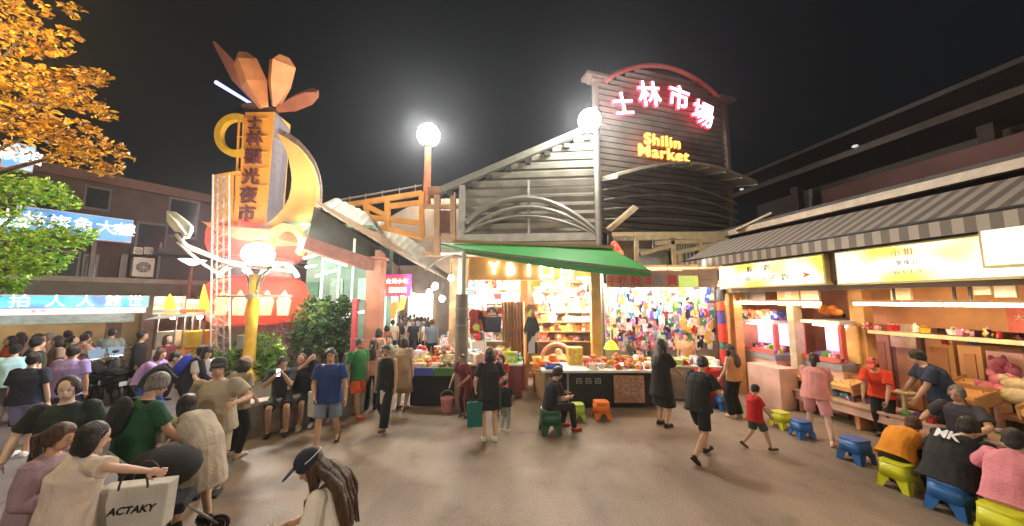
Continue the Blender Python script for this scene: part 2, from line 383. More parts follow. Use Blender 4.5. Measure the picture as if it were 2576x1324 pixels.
    # hair
    if style:
        q=MB()
        if style=='bald': pass
        else:
            q.ell(HC+hu*.036-hyv*.024,(.086,.102,.099),M=HM,n=16,k=10)
            q.ell(HC-hu*.01-hyv*.055,(.078,.062,.085),M=HM,n=14,k=8)
            for sg in (-1,1): q.ell(HC+hu*.0+hx*sg*.066-hyv*.02,(.022,.045,.055),M=HM,n=10,k=7)
            if style=='bob':
                q.ell(HC-hu*.06-hyv*.05,(.098,.07,.10),M=HM,n=14,k=9)
                for sg in (-1,1): q.ell(HC-hu*.05+hx*sg*.075-hyv*.01,(.03,.055,.10),M=HM,n=10,k=8)
            if style in('long','verylong'):
                ln=.30 if style=='long' else .44
                bk=-Yv[3]; wd=1.35 if style=='verylong' else 1; a=HC-hu*.02-hyv*.06; z2=P3-u2*.05+bk*.115; z3=P3-u2*(ln-.05)+bk*.135
                xx=(hx+X[3]).normalized(); yy=Yv[3]
                q.loft([(a,hx,hyv,.085,.055),(a.lerp(z2,.55),xx,yy,.10,.055),(z2,xx,yy,.115,.045),(z2.lerp(z3,.6),X[3],yy,.11,.035),(z3,X[3],yy,.06,.02)],16)
                if style=='verylong':
                    for k in range(22):
                        f=random.uniform(-1,1); o_=random.uniform(.0,.06); st=HC+hx*f*.085-hyv*(.075-.05*abs(f))-hu*random.uniform(-.03,.05)
                        m1=P3+X[3]*f*.17+bk*(.10+o_)-u2*.04; m2=P3+X[3]*f*.20+bk*(.10+o_*1.3)-u2*random.uniform(.16,.24); e_=P3+X[3]*f*.17+bk*(.09+o_)-u2*random.uniform(.30,.50)
                        q.tube([st,st.lerp(m1,.5)+X[3]*f*.02+bk*.02,m1,m2,e_],[.022,.030,.030,.024,.008],7)
                for sg in (-1,1): q.cap(HC+hx*sg*.078-hu*.02,P3+X[3]*sg*.085+Yv[3]*.03-u2*.03,.032,.03)
            if style=='pony':
                a=HC+hu*.03-hyv*.115; q.ell(a,(.03,.03,.03)); q.tube([a,a-hyv*.06-V((0,0,.05)),a-hyv*.06-V((0,0,.17)),a-hyv*.03-V((0,0,.30))],[.022,.045,.042,.012],10)
            if style=='bun': q.ell(HC+hu*.10-hyv*.07,(.045,.045,.04),M=HM)
            if fine:
                for k in range(26):
                    a=R(random.uniform(60,300)); st=HC+hu*.05+(hx*math.sin(a)*.07+hyv*math.cos(a)*.08)
                    q.cap(st,st+(hx*math.sin(a)*.02+hyv*math.cos(a)*.02)-hu*random.uniform(.05,.1),.012,.006,6)
            part('hair',q,HAIRC[hair],vx=max(.008,vox*.9),it=1,wr=.016)
    if cap:
        q=MB(); q.ell(HC+hu*.05-hyv*.012,(.094,.108,.092),M=HM,n=16,k=10); o=HC+hu*.062+hyv*.13
        q.ell(o,(.075,.075,.010),M=HM@Matrix.Rotation(R(-10),3,'X'),n=14,k=6)
        part('cap',q,cloth(cap),vx=max(.008,vox*.9),it=1)
    if mask:
        q=MB(); q.ell(HC-hu*.055+hyv*.055,(.056,.058,.048),M=HM,n=14,k=8); part('face_mask',q,cloth(mask),vx=.009,it=1)
    if extra: extra(part,dict(P0=P0,P1=P1,P2=P2,P3=P3,X=X,Y=Yv,U=U,HC=HC,hx=hx,hy=hyv,hu=hu,arms=arms,legs=legs))
    root.location=(pos[0],pos[1],base); root.rotation_euler=(0,0,R(face)); root.scale=(s,s,s)
    tag(root,label,'person',group); PEOPLE.append(root); root['wr']=0; del root['wr']
    root.data.name='person'
    W=Matrix.Translation(V((pos[0],pos[1],base)))@Matrix.Rotation(R(face),4,'Z')@Matrix.Scale(s,4)
    return root,[W@a[2] for a in arms],W
SEAT=dict(hip=(0,0,.42),feet=((-.13,.36,.07),(.13,.38,.07)),hands=((-.13,.34,.50),(.13,.34,.50)))
def seat(**k):
    d=dict(SEAT); d.update(k); return d
# ---------------------------------------------------------------- world, ground
w=bpy.data.worlds.new('World'); S.world=w; w.use_nodes=True; nt=w.node_tree
bg=nt.nodes['Background']; sk=nt.nodes.new('ShaderNodeTexSky'); sk.sky_type='NISHITA'; sk.sun_disc=False; sk.sun_elevation=R(-4); sk.sun_rotation=R(150); sk.air_density=1
mx=nt.nodes.new('ShaderNodeMix'); mx.data_type='RGBA'; mx.inputs[0].default_value=1.0
nt.links.new(sk.outputs[0],mx.inputs[6]); mx.inputs[7].default_value=(*SKYCOL,1)
nt.links.new(mx.outputs[2],bg.inputs['Color']); bg.inputs['Strength'].default_value=1.0
def asphalt(name,c1,c2,seed):
    m=bpy.data.materials.new(name); m.use_nodes=True; nt=m.node_tree; N=nt.nodes; b=N['Principled BSDF']; L=nt.links
    tc=N.new('ShaderNodeTexCoord'); mp=N.new('ShaderNodeMapping'); mp.inputs['Location'].default_value=(seed,0,0); mp.inputs['Rotation'].default_value=(0,0,R(32)); mp.inputs['Scale'].default_value=(1,.35,1); L.new(tc.outputs['Object'],mp.inputs[0])
    a=N.new('ShaderNodeTexNoise'); a.inputs['Scale'].default_value=.9; a.inputs['Detail'].default_value=6; a.inputs['Roughness'].default_value=.6; L.new(mp.outputs[0],a.inputs[0])
    r=N.new('ShaderNodeValToRGB'); r.color_ramp.elements[0].position=.32; r.color_ramp.elements[1].position=.68; r.color_ramp.elements[0].color=(*c1,1); r.color_ramp.elements[1].color=(*c2,1); L.new(a.outputs['Fac'],r.inputs[0])
    g=N.new('ShaderNodeTexNoise'); g.inputs['Scale'].default_value=38; g.inputs['Detail'].default_value=2; L.new(tc.outputs['Object'],g.inputs[0])
    st=N.new('ShaderNodeTexNoise'); st.inputs['Scale'].default_value=2.3; st.inputs['Detail'].default_value=3; L.new(tc.outputs['Object'],st.inputs[0])
    sr=N.new('ShaderNodeValToRGB'); sr.color_ramp.elements[0].position=.60; sr.color_ramp.elements[1].position=.72; sr.color_ramp.elements[0].color=(1,1,1,1); sr.color_ramp.elements[1].color=(.80,.78,.76,1); L.new(st.outputs['Fac'],sr.inputs[0])
    mg=N.new('ShaderNodeMix'); mg.data_type='RGBA'; mg.blend_type='MULTIPLY'; mg.inputs[0].default_value=1; L.new(r.outputs[0],mg.inputs[6]); L.new(sr.outputs[0],mg.inputs[7])
    gm=N.new('ShaderNodeMapRange'); gm.inputs[3].default_value=.55; gm.inputs[4].default_value=1.4; L.new(g.outputs['Fac'],gm.inputs[0])
    m2=N.new('ShaderNodeMix'); m2.data_type='RGBA'; m2.blend_type='MULTIPLY'; m2.inputs[0].default_value=1; L.new(mg.outputs[2],m2.inputs[6]); L.new(gm.outputs[0],m2.inputs[7])
    L.new(m2.outputs[2],b.inputs['Base Color'])
    rr=N.new('ShaderNodeMapRange'); rr.inputs[3].default_value=.42; rr.inputs[4].default_value=.8; L.new(st.outputs['Fac'],rr.inputs[0]); L.new(rr.outputs[0],b.inputs['Roughness'])
    bp=N.new('ShaderNodeBump'); bp.inputs['Strength'].default_value=.35; bp.inputs['Distance'].default_value=.006; L.new(g.outputs['Fac'],bp.inputs['Height']); L.new(bp.outputs[0],b.inputs['Normal'])
    return m
gm=MB(); gm.add([(-70,-70,0),(70,-70,0),(70,70,0),(-70,70,0)],[(0,1,2,3)])
tag(gm.build('ground',asphalt('ground_asphalt',(.165,.125,.09),(.29,.212,.150),3)),kind='structure')
rd=MB(); A=gr(640,1324); pts=[gr(250,1324),gr(560,1230),gr(612,1112),gr(640,1010),V((-8,13.5,0)),V((-4.5,20,0)),V((-16,24,0)),V((-22,8,0)),V((-9,-6,0)),V((-3.2,-6,0))]
rd.add([(p.x,p.y,.004) for p in pts],[tuple(range(len(pts)))])
tag(rd.build('road',asphalt('road_asphalt_bluelit',(.11,.10,.11),(.19,.17,.175),9)),kind='structure')  # darker bluish tone stands for the cooler light on the left ground
# thin volume added to imitate lens glow round the lamps
if GLOW_HAZE:
    hz=MB(); hz.box((0,0,8),(150,150,18)); h=hz.build('glow_haze',None); h.data.materials.clear()
    hm=bpy.data.materials.new('glow_haze_volume'); hm.use_nodes=True; N=hm.node_tree.nodes; N.remove(N['Principled BSDF']); pv=N.new('ShaderNodeVolumePrincipled'); pv.inputs['Color'].default_value=(.85,.88,.95,1); pv.inputs['Density'].default_value=GLOW_HAZE; pv.inputs['Anisotropy'].default_value=.82
    hm.node_tree.links.new(pv.outputs[0],N['Material Output'].inputs['Volume']); h.data.materials.append(hm); tag(h,kind='stuff')
dc=MB(); q=gr(1330,1240); dc.add([(q.x-.45,q.y-.3,.008),(q.x+.45,q.y-.3,.008),(q.x+.45,q.y+.3,.008),(q.x-.45,q.y+.3,.008)],[(0,1,2,3)])
# ---------------------------------------------------------------- common materials
M_wood=mat('wood_panel',(.42,.22,.09),.5,sc=3,var=.25); M_dwood=mat('dark_wood',(.10,.055,.03),.6); M_white=mat('white_paint',(.75,.74,.70),.5,var=.06)
M_steel=mat('grey_steel',(.30,.29,.26),.45,.3,var=.2,sc=4); M_dark=mat('dark_metal',(.035,.033,.03),.5,.2); M_beige=mat('beige_paint',(.48,.40,.28),.6)
M_conc=mat('concrete',(.30,.27,.23),.85,sc=4,var=.3,bump=.4); M_brown=mat('brown_facade',(.06,.034,.027),.8,sc=2,var=.3,bump=.3); M_glassd=mat('dark_glass',(.02,.022,.025),.15,bump=0)
M_louv=mat('louvre_metal',(.29,.275,.225),.5,.2,sc=2,var=.25); M_louvd=mat('louvre_backing',(.06,.05,.045),.7); M_green=None; M_chrome=mat('chrome',(.6,.6,.6),.2,1,bump=0)
M_orange=mat('tower_orange',(.80,.36,.06),.55,sc=2,var=.12); M_cream=mat('cream_wall',(.55,.45,.30),.8,sc=2); M_red=mat('red_paint',(.55,.05,.03),.5); M_yel=mat('yellow_paint',(.70,.42,.03),.5,sc=4,var=.2)
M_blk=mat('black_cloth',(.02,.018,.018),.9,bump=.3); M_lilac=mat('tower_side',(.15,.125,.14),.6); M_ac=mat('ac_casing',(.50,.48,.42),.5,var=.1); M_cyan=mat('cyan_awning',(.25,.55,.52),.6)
G_bulb=glow('bulb_white',(1,.93,.80),BULB); G_tube=glow('tube_white',(1,.74,.44),TUBE); G_cool=glow('lamp_cool',(1,.97,.90),LAMP); G_tubeg=glow('tube_cool',(.75,1,.9),TUBE*.5)
# ---------------------------------------------------------------- left building
LB=Plane((-13.9,13.0),(.547,.837)); 
bt=thing('shop_building',LB.P(0,0),LB.rz,'brown two-storey shop building with dark windows, left of the orange tower','building')
def lbox(PL,name,px,w0,w1,mt,parent,z=None,bevel=0,u=None,w=None):
    u0,u1,z0,z1=PL.rect(*px,w if w is not None else w0)
    if z: z0,z1=z
    if u: u0,u1=u
    m=MB(); m.box((0,0,0),(u1-u0,abs(w1-w0),z1-z0)); o=m.build(name,mt,None,bevel=bevel)
    o.location=PL.P((u0+u1)/2,(z0+z1)/2,(w0+w1)/2); o.rotation_euler=(0,0,PL.rz)
    if parent: keep(o,parent)
    return o
zr=LB.hit(330,476)[1]
sh_=MB(); 
uL=-9; uR=LB.hit(545,600)[0]
lbox(LB,'wall',(0,0,1,1),0,8,M_brown,bt,z=(2.9,zr),u=(uL,uR),w=0)
lbox(LB,'parapet',(0,0,1,1),-.15,.25,mat('parapet',(.10,.05,.037),.8),bt,z=(zr,zr+.35),u=(uL,uR),w=0)
for px in ((85,470,150,560),(210,470,280,530),(340,560,420,640),(420,500,500,600),(205,640,245,720),(130,630,200,705)):
    f=lbox(LB,'window',px,-.04,.04,mat('window_frame',(.09,.085,.08),.5,.2),bt); g=lbox(LB,'pane',(px[0]+6,px[1]+6,px[2]-6,px[3]-6),-.055,-.045,M_glassd,None)
    keep(g,f) if False else None; g.parent=f; g.matrix_parent_inverse=Matrix.Identity(4); g.location=(0,-.0,0); g.rotation_euler=(0,0,0); 
    g.location=(0,-.055 if LB.n.y>0 else -.055,0)
for px in ((228,560,240,720),(300,640,318,720),(395,610,402,735)): lbox(LB,'drain_pipe',px,-.14,-.04,mat('pipe',(.16,.13,.12),.6),bt)
lbox(LB,'eave_slab',(120,712,500,742),-1.1,.0,mat('eave',(.085,.08,.062),.8,sc=3),bt,u=(uL,uR),w=-1.0)
lbox(LB,'eave_rail',(120,700,500,712),-1.15,-1.05,mat('eave_edge',(.2,.18,.14),.7),bt,u=(uL,uR),w=-1.0)
lbox(LB,'ground_floor_wall',(0,0,1,1),1.6,1.75,M_cream,bt,z=(0,2.9),u=(uL,uR),w=0)
for px in (290,372,500):
    u=LB.hit(px,800)[0]; lbox(LB,'pillar',(0,0,1,1),-.1,.3,mat('pillar_tile',(.28,.25,.21),.6),bt,z=(0,2.9),u=(u-.17,u+.17),w=0)
# lower shop openings and lit ceiling
lbox(LB,'shop_ceiling',(0,0,1,1),.05,1.6,M_white,bt,z=(2.55,2.6),u=(uL,uR),w=0)
def blue(name): return panelglow(name,[(.12,.42,.95),(.25,.65,1.0),(.55,.80,1)],2.2,SIGNB,(1,1,1))
def sign_box(PL,px,w0,w1,face,label,texts,cat='sign',name='shop_sign',z=None,u=None,wref=None,rim=None):
    u0,u1,z0,z1=PL.rect(*px,wref if wref is not None else w0)
    if z: z0,z1=z
    if u: u0,u1=u
    t=thing(name,PL.P((u0+u1)/2,(z0+z1)/2,w0),PL.rz,label,cat)
    b=lbox(PL,'casing',px,w0,w1,rim or M_white,t,z=(z0-.03,z1+.03),u=(u0-.03,u1+.03))
    f=MB(); f.box((0,0,0),(u1-u0,.01,z1-z0)); o=f.build('lit_face',face); o.location=PL.P((u0+u1)/2,(z0+z1)/2,w0-.008); o.rotation_euler=(0,0,PL.rz); keep(o,t)
    W,H=u1-u0,z1-z0
    for (s,fu,fz,sz,mt) in texts:
        c=PL.P(u0+W*fu,z0+H*fz,w0-.02)
        text_mesh('lettering',s,H*sz,mt,facemat(c,PL.u,PL.n),t,extrude=.004)
    return t
T_white=glow('letter_white',(1,1,1),1.6); T_blue=mat('letter_blue',(.03,.05,.25),.5,bump=0); T_red=mat('letter_red',(.6,.03,.05),.5,bump=0); T_pink=glow('letter_pink',(1,.75,.95),1.2); T_grey=mat('letter_grey',(.22,.24,.35),.5,bump=0); T_org=mat('letter_orange',(.8,.25,.02),.5,bump=0)
sign_box(LB,(-60,748,372,772),-1.5,-1.3,panelglow('blue_sign_a',[(.05,.40,.80),(.16,.60,.9),(.12,.25,.75)],1.3,SIGNB*1.4,(1,1,1)),'long blue backlit shop sign with white characters over the crowded left stall',[('拍',.42,.5,1.1,T_white),('人',.56,.5,1.1,T_white),('人',.69,.5,1.1,T_white),('館',.82,.5,1.1,T_white),('世',.93,.5,1.1,T_white),('開',.22,.5,.9,T_blue)],u=(-4.6,LB.hit(372,760,-1.5)[0]),z=(2.27,2.62))
sign_box(LB,(-60,775,372,790),-1.46,-1.34,glow('white_strip',(.95,.85,1),.62),'white backlit strip with small coloured characters under the long blue sign',[('美 食',.5,.5,.8,T_red),('小 吃  大 王',.72,.5,.8,T_grey)],u=(-4.6,LB.hit(365,780,-1.46)[0]),z=(2.08,2.235))
aw=MB(); u1=LB.hit(330,800,-1.5)[0]
aw.prism([LB.P(-4.8,2.05,-1.5),LB.P(-4.8,1.86,-1.75),LB.P(-4.8,1.80,-1.75),LB.P(-4.8,2.0,-1.44)],LB.u*(u1+4.8))
tag(aw.build('shop_awning',glow('awning_lit',(.80,1,.95),1.0) if False else mat('awning_white',(.42,.55,.50),.6)),'pale green-white lit awning lip below the long blue sign','awning')
cb=sign_box(LB,(120,795,335,812),-1.2,-1.1,mat('cyan_board',(.20,.48,.45),.5,emit=.35,bump=0),'teal hanging board with faint writing below the pale awning',[('豆花 粉圓 冰品 果汁 綠豆湯',.5,.5,.62,T_blue)])
sign_box(LB,(150,528,330,600),-.55,-.3,panelglow('blue_sign_b',[(.07,.26,.85),(.14,.40,.95),(.10,.32,.95)],1.2,SIGNB,(1,1,1)),'large blue backlit sign with white characters on the upper floor of the brown building',[('士林旗魚大樓',.44,.52,.62,T_pink),('宿',.9,.5,.55,T_pink)],u=(LB.hit(40,560,-.55)[0],LB.hit(330,580,-.55)[0]),z=(LB.hit(330,610,-.55)[1],LB.hit(330,556,-.55)[1]))
sign_box(LB,(8,362,84,425),-.8,-.6,panelglow('blue_sign_c',[(.12,.40,.95),(.55,.80,1.0),(.16,.42,1)],1.8,SIGNB*.8),'small tilted blue lit sign seen through the lamplight-coloured leaves at the left edge',[('旅館',.5,.5,.6,T_white)])
sign_box(LB,(0,545,70,585),-.9,-.7,panelglow('blue_sign_d',[(.15,.45,.95),(.65,.85,1.0),(.16,.42,1)],1.8,SIGNB*.8),'pale blue lit sign half hidden by green leaves left of the large upper sign',[('冷飲',.5,.5,.6,T_white)])
def ac(PL,px,label):
    u0,u1,z0,z1=PL.rect(*px,-.45); t=thing('air_conditioner',PL.P((u0+u1)/2,z0,-.3),PL.rz,label,'air conditioner')
    lbox(PL,'casing',px,-.45,-.05,M_ac,t,bevel=.02,u=(u0,u1),z=(z0,z1))
    m=MB(); r=min(u1-u0,z1-z0)*.36; c=PL.P((u0+u1)/2,(z0+z1)/2,-.46); m.tube([c,c-PL.n*.015],[r,r],20); keep(m.build('fan_opening',M_dark),t)
    m=MB()
    for k in range(1,5): m.torus(c-PL.n*.02,PL.u,V((0,0,1)),r*k/4.2,.006,n=20,k=4)
    for k in range(4):
        a=PI*k/4; d=(PL.u*math.cos(a)+V((0,0,1))*math.sin(a))*r; m.tube([c-d-PL.n*.02,c+d-PL.n*.02],[.006]*2,4)
    keep(m.build('fan_grille',M_ac),t)
    m=MB()
    for q in (u0+.08,u1-.08): m.beam(PL.P(q,z0-.02,-.45),PL.P(q,z0-.02,0),.04); m.beam(PL.P(q,z0-.3,0),PL.P(q,z0-.02,-.42),.03)
    keep(m.build('bracket',M_dark),t)
ac(LB,(333,648,388,697),'beige air conditioner with a square fan grille on the brown wall')
for i,px in enumerate(((335,622,360,640),(362,622,386,640))): ac(LB,px,('small pale air conditioner above the big beige one, nearer the blue sign','small pale air conditioner above the big beige one, nearer the tower')[i])
# far-left second shop: yellow sign area between left building and tower
CS=Plane((0,15.0),(1,0))
SB=Plane((-10.6,15.6),(.62,.785))
b2=thing('far_shop',SB.P(0,0),SB.rz,'dim open-fronted shop with cream walls behind the stalls left of the tower','building')
lbox(SB,'wall',(0,0,1,1),1.5,1.7,mat('far_wall',(.20,.15,.10),.8),b2,z=(0,4.2),u=(-4,4),w=0)
lbox(SB,'roof',(0,0,1,1),-.2,1.7,mat('far_roof',(.06,.06,.05),.8),b2,z=(4.2,4.4),u=(-4,4),w=0)
for u in (-2.2,-.2,1.6,3.2): lbox(SB,'post',(0,0,1,1),0,.12,mat('far_post',(.16,.12,.08),.8),b2,z=(0,4.2),u=(u,u+.14),w=0)
P15=Plane((0,13.6),(1,.25))
sign_box(P15,(388,748,455,790),0,.15,panelglow('cream_sign',[(.9,.75,.45),(.95,.85,.55),(.85,.65,.30)],2.5,.9),'cream and yellow lit stall sign left of the brown lamp post',[('大餅包小餅',.5,.5,.3,T_org)])
sign_box(P15,(470,755,512,788),.3,.45,panelglow('cream_sign2',[(.9,.85,.55),(.75,.85,.6),(.85,.8,.40)],2.5,.9),'pale lit stall sign between the brown lamp post and the red drum',[('燒烤',.5,.5,.5,T_org)])
y=MB(); a=P15.hit(426,770,-.05)
for k,(px,hh) in enumerate(((426,46),(512,70))):
    y=MB(); 
    c=[P15.P(*P15.hit(px+dx,py,-.1),-.1) for dx,py in ((-14,790),(14,790),(12,760),(0,785-hh),(-12,760))]
    y.prism(c,P15.n*.06); tag(y.build('hanging_banner',mat('banner_yellow',(.85,.70,.08),.6,emit=.35,bump=.1)),('yellow pointed banner over the cream stall sign','tall yellow pointed banner beside the red drum')[k],'banner')
aw=MB(); a=[P15.P(*P15.hit(px,py,-.6),-.6) for px,py in ((360,806),(395,794),(512,786),(512,794),(395,802))]
aw.prism(a,P15.n*.8); tag(aw.build('stall_awning',M_white),'small white awning edge below the cream stall signs','awning')
# small food stalls under it
def cart(PL,px,label,mt1,mt2,glowc=None):
    u0,u1,z0,z1=PL.rect(*px,0); t=thing('food_cart',PL.P((u0+u1)/2,0,.4),PL.rz,label,'food cart')
    lbox(PL,'counter',px,0,.9,mt1,t,z=(.0,.95),u=(u0,u1)); lbox(PL,'display',px,.05,.8,mt2,t,z=(1.0,1.5),u=(u0+.05,u1-.05)); lbox(PL,'roof',px,-.1,.95,mt1,t,z=(2.1,2.2),u=(u0-.05,u1+.05))
    for q in (u0+.03,u1-.03):
        for v in (.03,.85): lbox(PL,'post',px,v,v+.05,M_steel,t,z=(.95,2.1),u=(q-.02,q+.02))
    m=MB(); m.ell(PL.P((u0+u1)/2,1.95,.3),(.07,.07,.07),n=10,k=6); keep(m.build('bulb',G_bulb),t)
cart(P15,(388,806,440,870),'white lit food cart under the cream sign',M_white,M_beige)
cart(P15,(455,806,512,870),'orange food cart glowing behind the truss legs',mat('cart_orange',(.75,.28,.05),.5),M_yel)
def assumed_tube(PL,a,b,z,w_,label,mt=None):
    t=thing('tube_lamp',PL.P((a+b)/2,z,w_),PL.rz,label,'tube lamp'); m=MB(); m.tube([PL.P(a,z,w_),PL.P(b,z,w_)],[.024]*2,8); keep(m.build('tube',mt or G_tube,smooth=40),t); m=MB(); m.beam(PL.P(a,z+.05,w_),PL.P(b,z+.05,w_),.06,.04); keep(m.build('fitting',M_white),t)
assumed_tube(LB,-3.6,-2.4,2.48,.3,'assumed tube lamp inside the left shop, hidden behind its long blue sign'); assumed_tube(LB,-1.6,-.4,2.48,.3,'assumed tube lamp inside the left shop near the sign end'); assumed_tube(SB,-1.8,-.8,2.7,.5,'assumed tube lamp in the dim shop behind the scooters')  # assumed tubes, added to brighten the shop interiors
# ---------------------------------------------------------------- trees
def leaves(lobes,n,size,mt,origin,name='crown',gap=-.12,gap2=-9,gf=5):
    vs=[];fs=[]
    for (c,rx,ry,rz,k) in lobes:
        for _ in range(int(n*k)):
            while True:
                p=V((random.uniform(-1,1),random.uniform(-1,1),random.uniform(-1,1)))
                if p.length<1: break
            cl=noise.noise(V(c)*3+p*2.3)
            if cl<gap: continue
            if noise.noise(V(c)*7+V((p.x*rx,p.y*ry,p.z*rz))*gf)<gap2: continue
            q=V(c)+V((p.x*rx,p.y*ry,p.z*rz))-V(origin); s=size*random.uniform(.4,1.5)
            a=V((random.uniform(-1,1),random.uniform(-1,1),random.uniform(-.7,.3))).normalized(); b=a.cross(V((random.uniform(-1,1),random.uniform(-1,1),random.uniform(-1,1)))).normalized()
            i=len(vs); vs+=[q-a*s,q-a*s*.2+b*s*.45,q+a*s*.9,q-a*s*.1-b*s*.42]; fs.append((i,i+1,i+2,i+3))
    me=bpy.data.meshes.new(name); me.from_pydata([tuple(v) for v in vs],[],fs); me.materials.append(mt)
    o=bpy.data.objects.new(name,me); C.objects.link(o); return o
def leafmat(name,c1,c2,c3):
    m=bpy.data.materials.new(name); m.use_nodes=True; nt=m.node_tree; N=nt.nodes; b=N['Principled BSDF']
    g=N.new('ShaderNodeNewGeometry'); r=N.new('ShaderNodeValToRGB'); e=r.color_ramp.elements; e[0].position=.1; e[0].color=(*c1,1); e[1].position=.9; e[1].color=(*c3,1); q=e.new(.5); q.color=(*c2,1)
    nt.links.new(g.outputs['Random Per Island'],r.inputs[0]); nt.links.new(r.outputs[0],b.inputs['Base Color']); b.inputs['Roughness'].default_value=.5
    t=N.new('ShaderNodeBsdfTranslucent'); nt.links.new(r.outputs[0],t.inputs[0]); ms=N.new('ShaderNodeMixShader'); ms.inputs[0].default_value=.35
    nt.links.new(b.outputs[0],ms.inputs[1]); nt.links.new(t.outputs[0],ms.inputs[2]); nt.links.new(ms.outputs[0],N['Material Output'].inputs[0]); return m
LLIT=leafmat('leaf_lamplit',(.16,.07,.012),(.52,.22,.015),(.66,.42,.03)); LN=leafmat('leaf_green',(.06,.20,.03),(.20,.42,.05),(.42,.55,.07)); LH=leafmat('leaf_hedge',(.03,.11,.02),(.10,.24,.03),(.20,.34,.04)); LP=leafmat('leaf_dark',(.02,.06,.015),(.04,.10,.02),(.08,.14,.03))  # first set carries orange lamplight in its leaf colours
M_bark=mat('bark',(.08,.05,.03),.9,sc=8,var=.4,bump=.6)
def lobe(px,py,Y,rpx,rpy,k): c=at(px,py,Y); m=Y/F; return (c,rpx*m,min(rpx,rpy)*m*1.2,rpy*m,k)
def tree(label,base,top,r,lobes,n,size,mt,limbs,name='street_tree',**kw):
    t=thing(name,base,0,label,'tree'); m=MB(); base=V(base); top=V(top)
    m.tube([V((0,0,0)),(top-base)*.5+V((.06,0,0)),top-base],[r,r*.75,r*.5],10)
    for e in limbs:
        e=V(e)-base; s=(top-base)*.85; m.tube([s,s.lerp(e,.5)+V((0,0,.15)),e],[r*.4,r*.25,r*.07],7)
    tr=m.build('trunk',M_bark,None,smooth=True); tr.parent=t
    cr=leaves(lobes,n,size,mt,base,**kw); cr.parent=t; return t
lamplit_lobes=[lobe(20,60,5.6,80,45,1.0),lobe(70,20,5.6,70,30,.6),lobe(60,100,5.5,110,38,1.0),lobe(165,90,5.6,42,22,.35),lobe(180,25,5.6,30,22,.2),lobe(130,125,5.5,55,18,.4),lobe(215,195,5.4,70,26,.9),lobe(20,170,5.6,90,60,1.0),lobe(110,215,5.6,120,45,1.5),lobe(200,255,5.5,70,30,.9),lobe(258,285,5.4,36,18,.35),
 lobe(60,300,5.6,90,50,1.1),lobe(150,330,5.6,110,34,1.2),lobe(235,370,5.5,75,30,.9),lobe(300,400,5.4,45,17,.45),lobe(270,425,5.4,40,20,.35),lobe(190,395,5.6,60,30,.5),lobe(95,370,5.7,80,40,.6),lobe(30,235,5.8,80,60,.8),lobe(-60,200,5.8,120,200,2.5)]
tree('tall tree with leaves coloured golden as if lamplit, reaching in at the upper left',(-12.6,6.4,0),(-12.2,6.3,4.6),.22,lamplit_lobes,1500,.043,LLIT,[at(150,220,5.6),at(60,90,5.6),at(230,370,5.5),at(100,330,5.7),at(-60,200,5.8)],gap=-.06,gap2=.04,gf=7)  # same tree as the green one, orange lamplight put into leaf colour
grn=[lobe(30,470,6.3,90,45,1.2),lobe(110,480,6.2,60,35,.8),lobe(170,510,6.1,40,20,.3),lobe(40,560,6.3,60,60,.7),lobe(150,590,6.2,95,34,1.2),lobe(80,640,6.3,95,50,1.5),lobe(200,605,6.2,40,24,.35),lobe(30,680,6.3,70,45,1.0),lobe(110,665,6.2,50,28,.6),lobe(20,725,6.3,30,25,.4),lobe(20,610,6.5,80,50,1.0),lobe(-60,580,6.4,90,130,1.6)]
tree('green leafy tree with bright lower branches in front of the blue signs',(-13.2,8.2,0),(-12.2,7.3,3.0),.16,grn,1150,.048,LN,[at(100,480,6.3),at(150,590,6.2),at(60,650,6.3),at(-40,580,6.4)],gap=-.15,gap2=-.08,gf=6)
# ---------------------------------------------------------------- planter, hedge, lamp posts
pA=gr(612,1107); pB=gr(909,1040); pC=V((-3.9,12.2,0)); pD=V((-8.6,13.0,0)); pE=gr(560,1040)
pl=thing('stone_planter',(pA.x,pA.y,0),0,'long low concrete planter wall that people sit on beside the yellow lamp post','planter')
m=MB(); rim=[pA,pB,pC,pD,pE]
cen=sum(rim,V())/5
inn=[p+(cen-p).normalized()*.35 for p in rim]
for i in range(5):
    a,b,c,d=rim[i],rim[(i+1)%5],inn[(i+1)%5],inn[i]; m.prism([a,b,c,d],(0,0,.56))
keep(m.build('wall',M_conc,bevel=.015),pl)
m=MB()
for i in range(5):
    a,b,c,d=rim[i],rim[(i+1)%5],inn[(i+1)%5],inn[i]; o=[p+(p-cen).normalized()*.04 for p in (a,b)]; m.prism([V((q.x,q.y,.563)) for q in (o[0],o[1],c,d)],(0,0,.06))
keep(m.build('coping',mat('coping',(.42,.37,.31),.7),bevel=.012),pl)
m=MB(); m.add([(p.x,p.y,.50) for p in inn],[(0,1,2,3,4)]); keep(m.build('soil',mat('soil',(.05,.035,.02),.95)),pl)
def bush(label,lobes,n,size,mt,base,h=.5):
    t=thing('bush',base,0,label,'bush'); m=MB(); 
    for k in range(5):
        a=k*1.3; m.tube([V((0,0,0)),V((math.cos(a)*.12,math.sin(a)*.12,h*.5)),V((math.cos(a)*.3,math.sin(a)*.25,h))],[.03,.02,.006],6)
    m.build('stem',M_bark,t); c=leaves(lobes,n,size,mt,base,'foliage'); c.parent=t; return t
bush('round bright green shrub behind the yellow lamp post',[lobe(650,880,9.4,55,45,1.5),lobe(685,915,9.2,35,50,.9),lobe(620,910,9.4,45,50,1.2),lobe(655,945,9.2,60,35,1.0)],1300,.06,LH,(at(655,950,9.4).x,9.4,.42))
bush('low green shrub at the foot of the white truss legs',[lobe(520,905,10.3,38,34,1),lobe(570,915,10.2,30,30,.8),lobe(490,925,10.2,24,22,.4)],900,.06,LH,(at(525,930,10.3).x,10.3,.42))
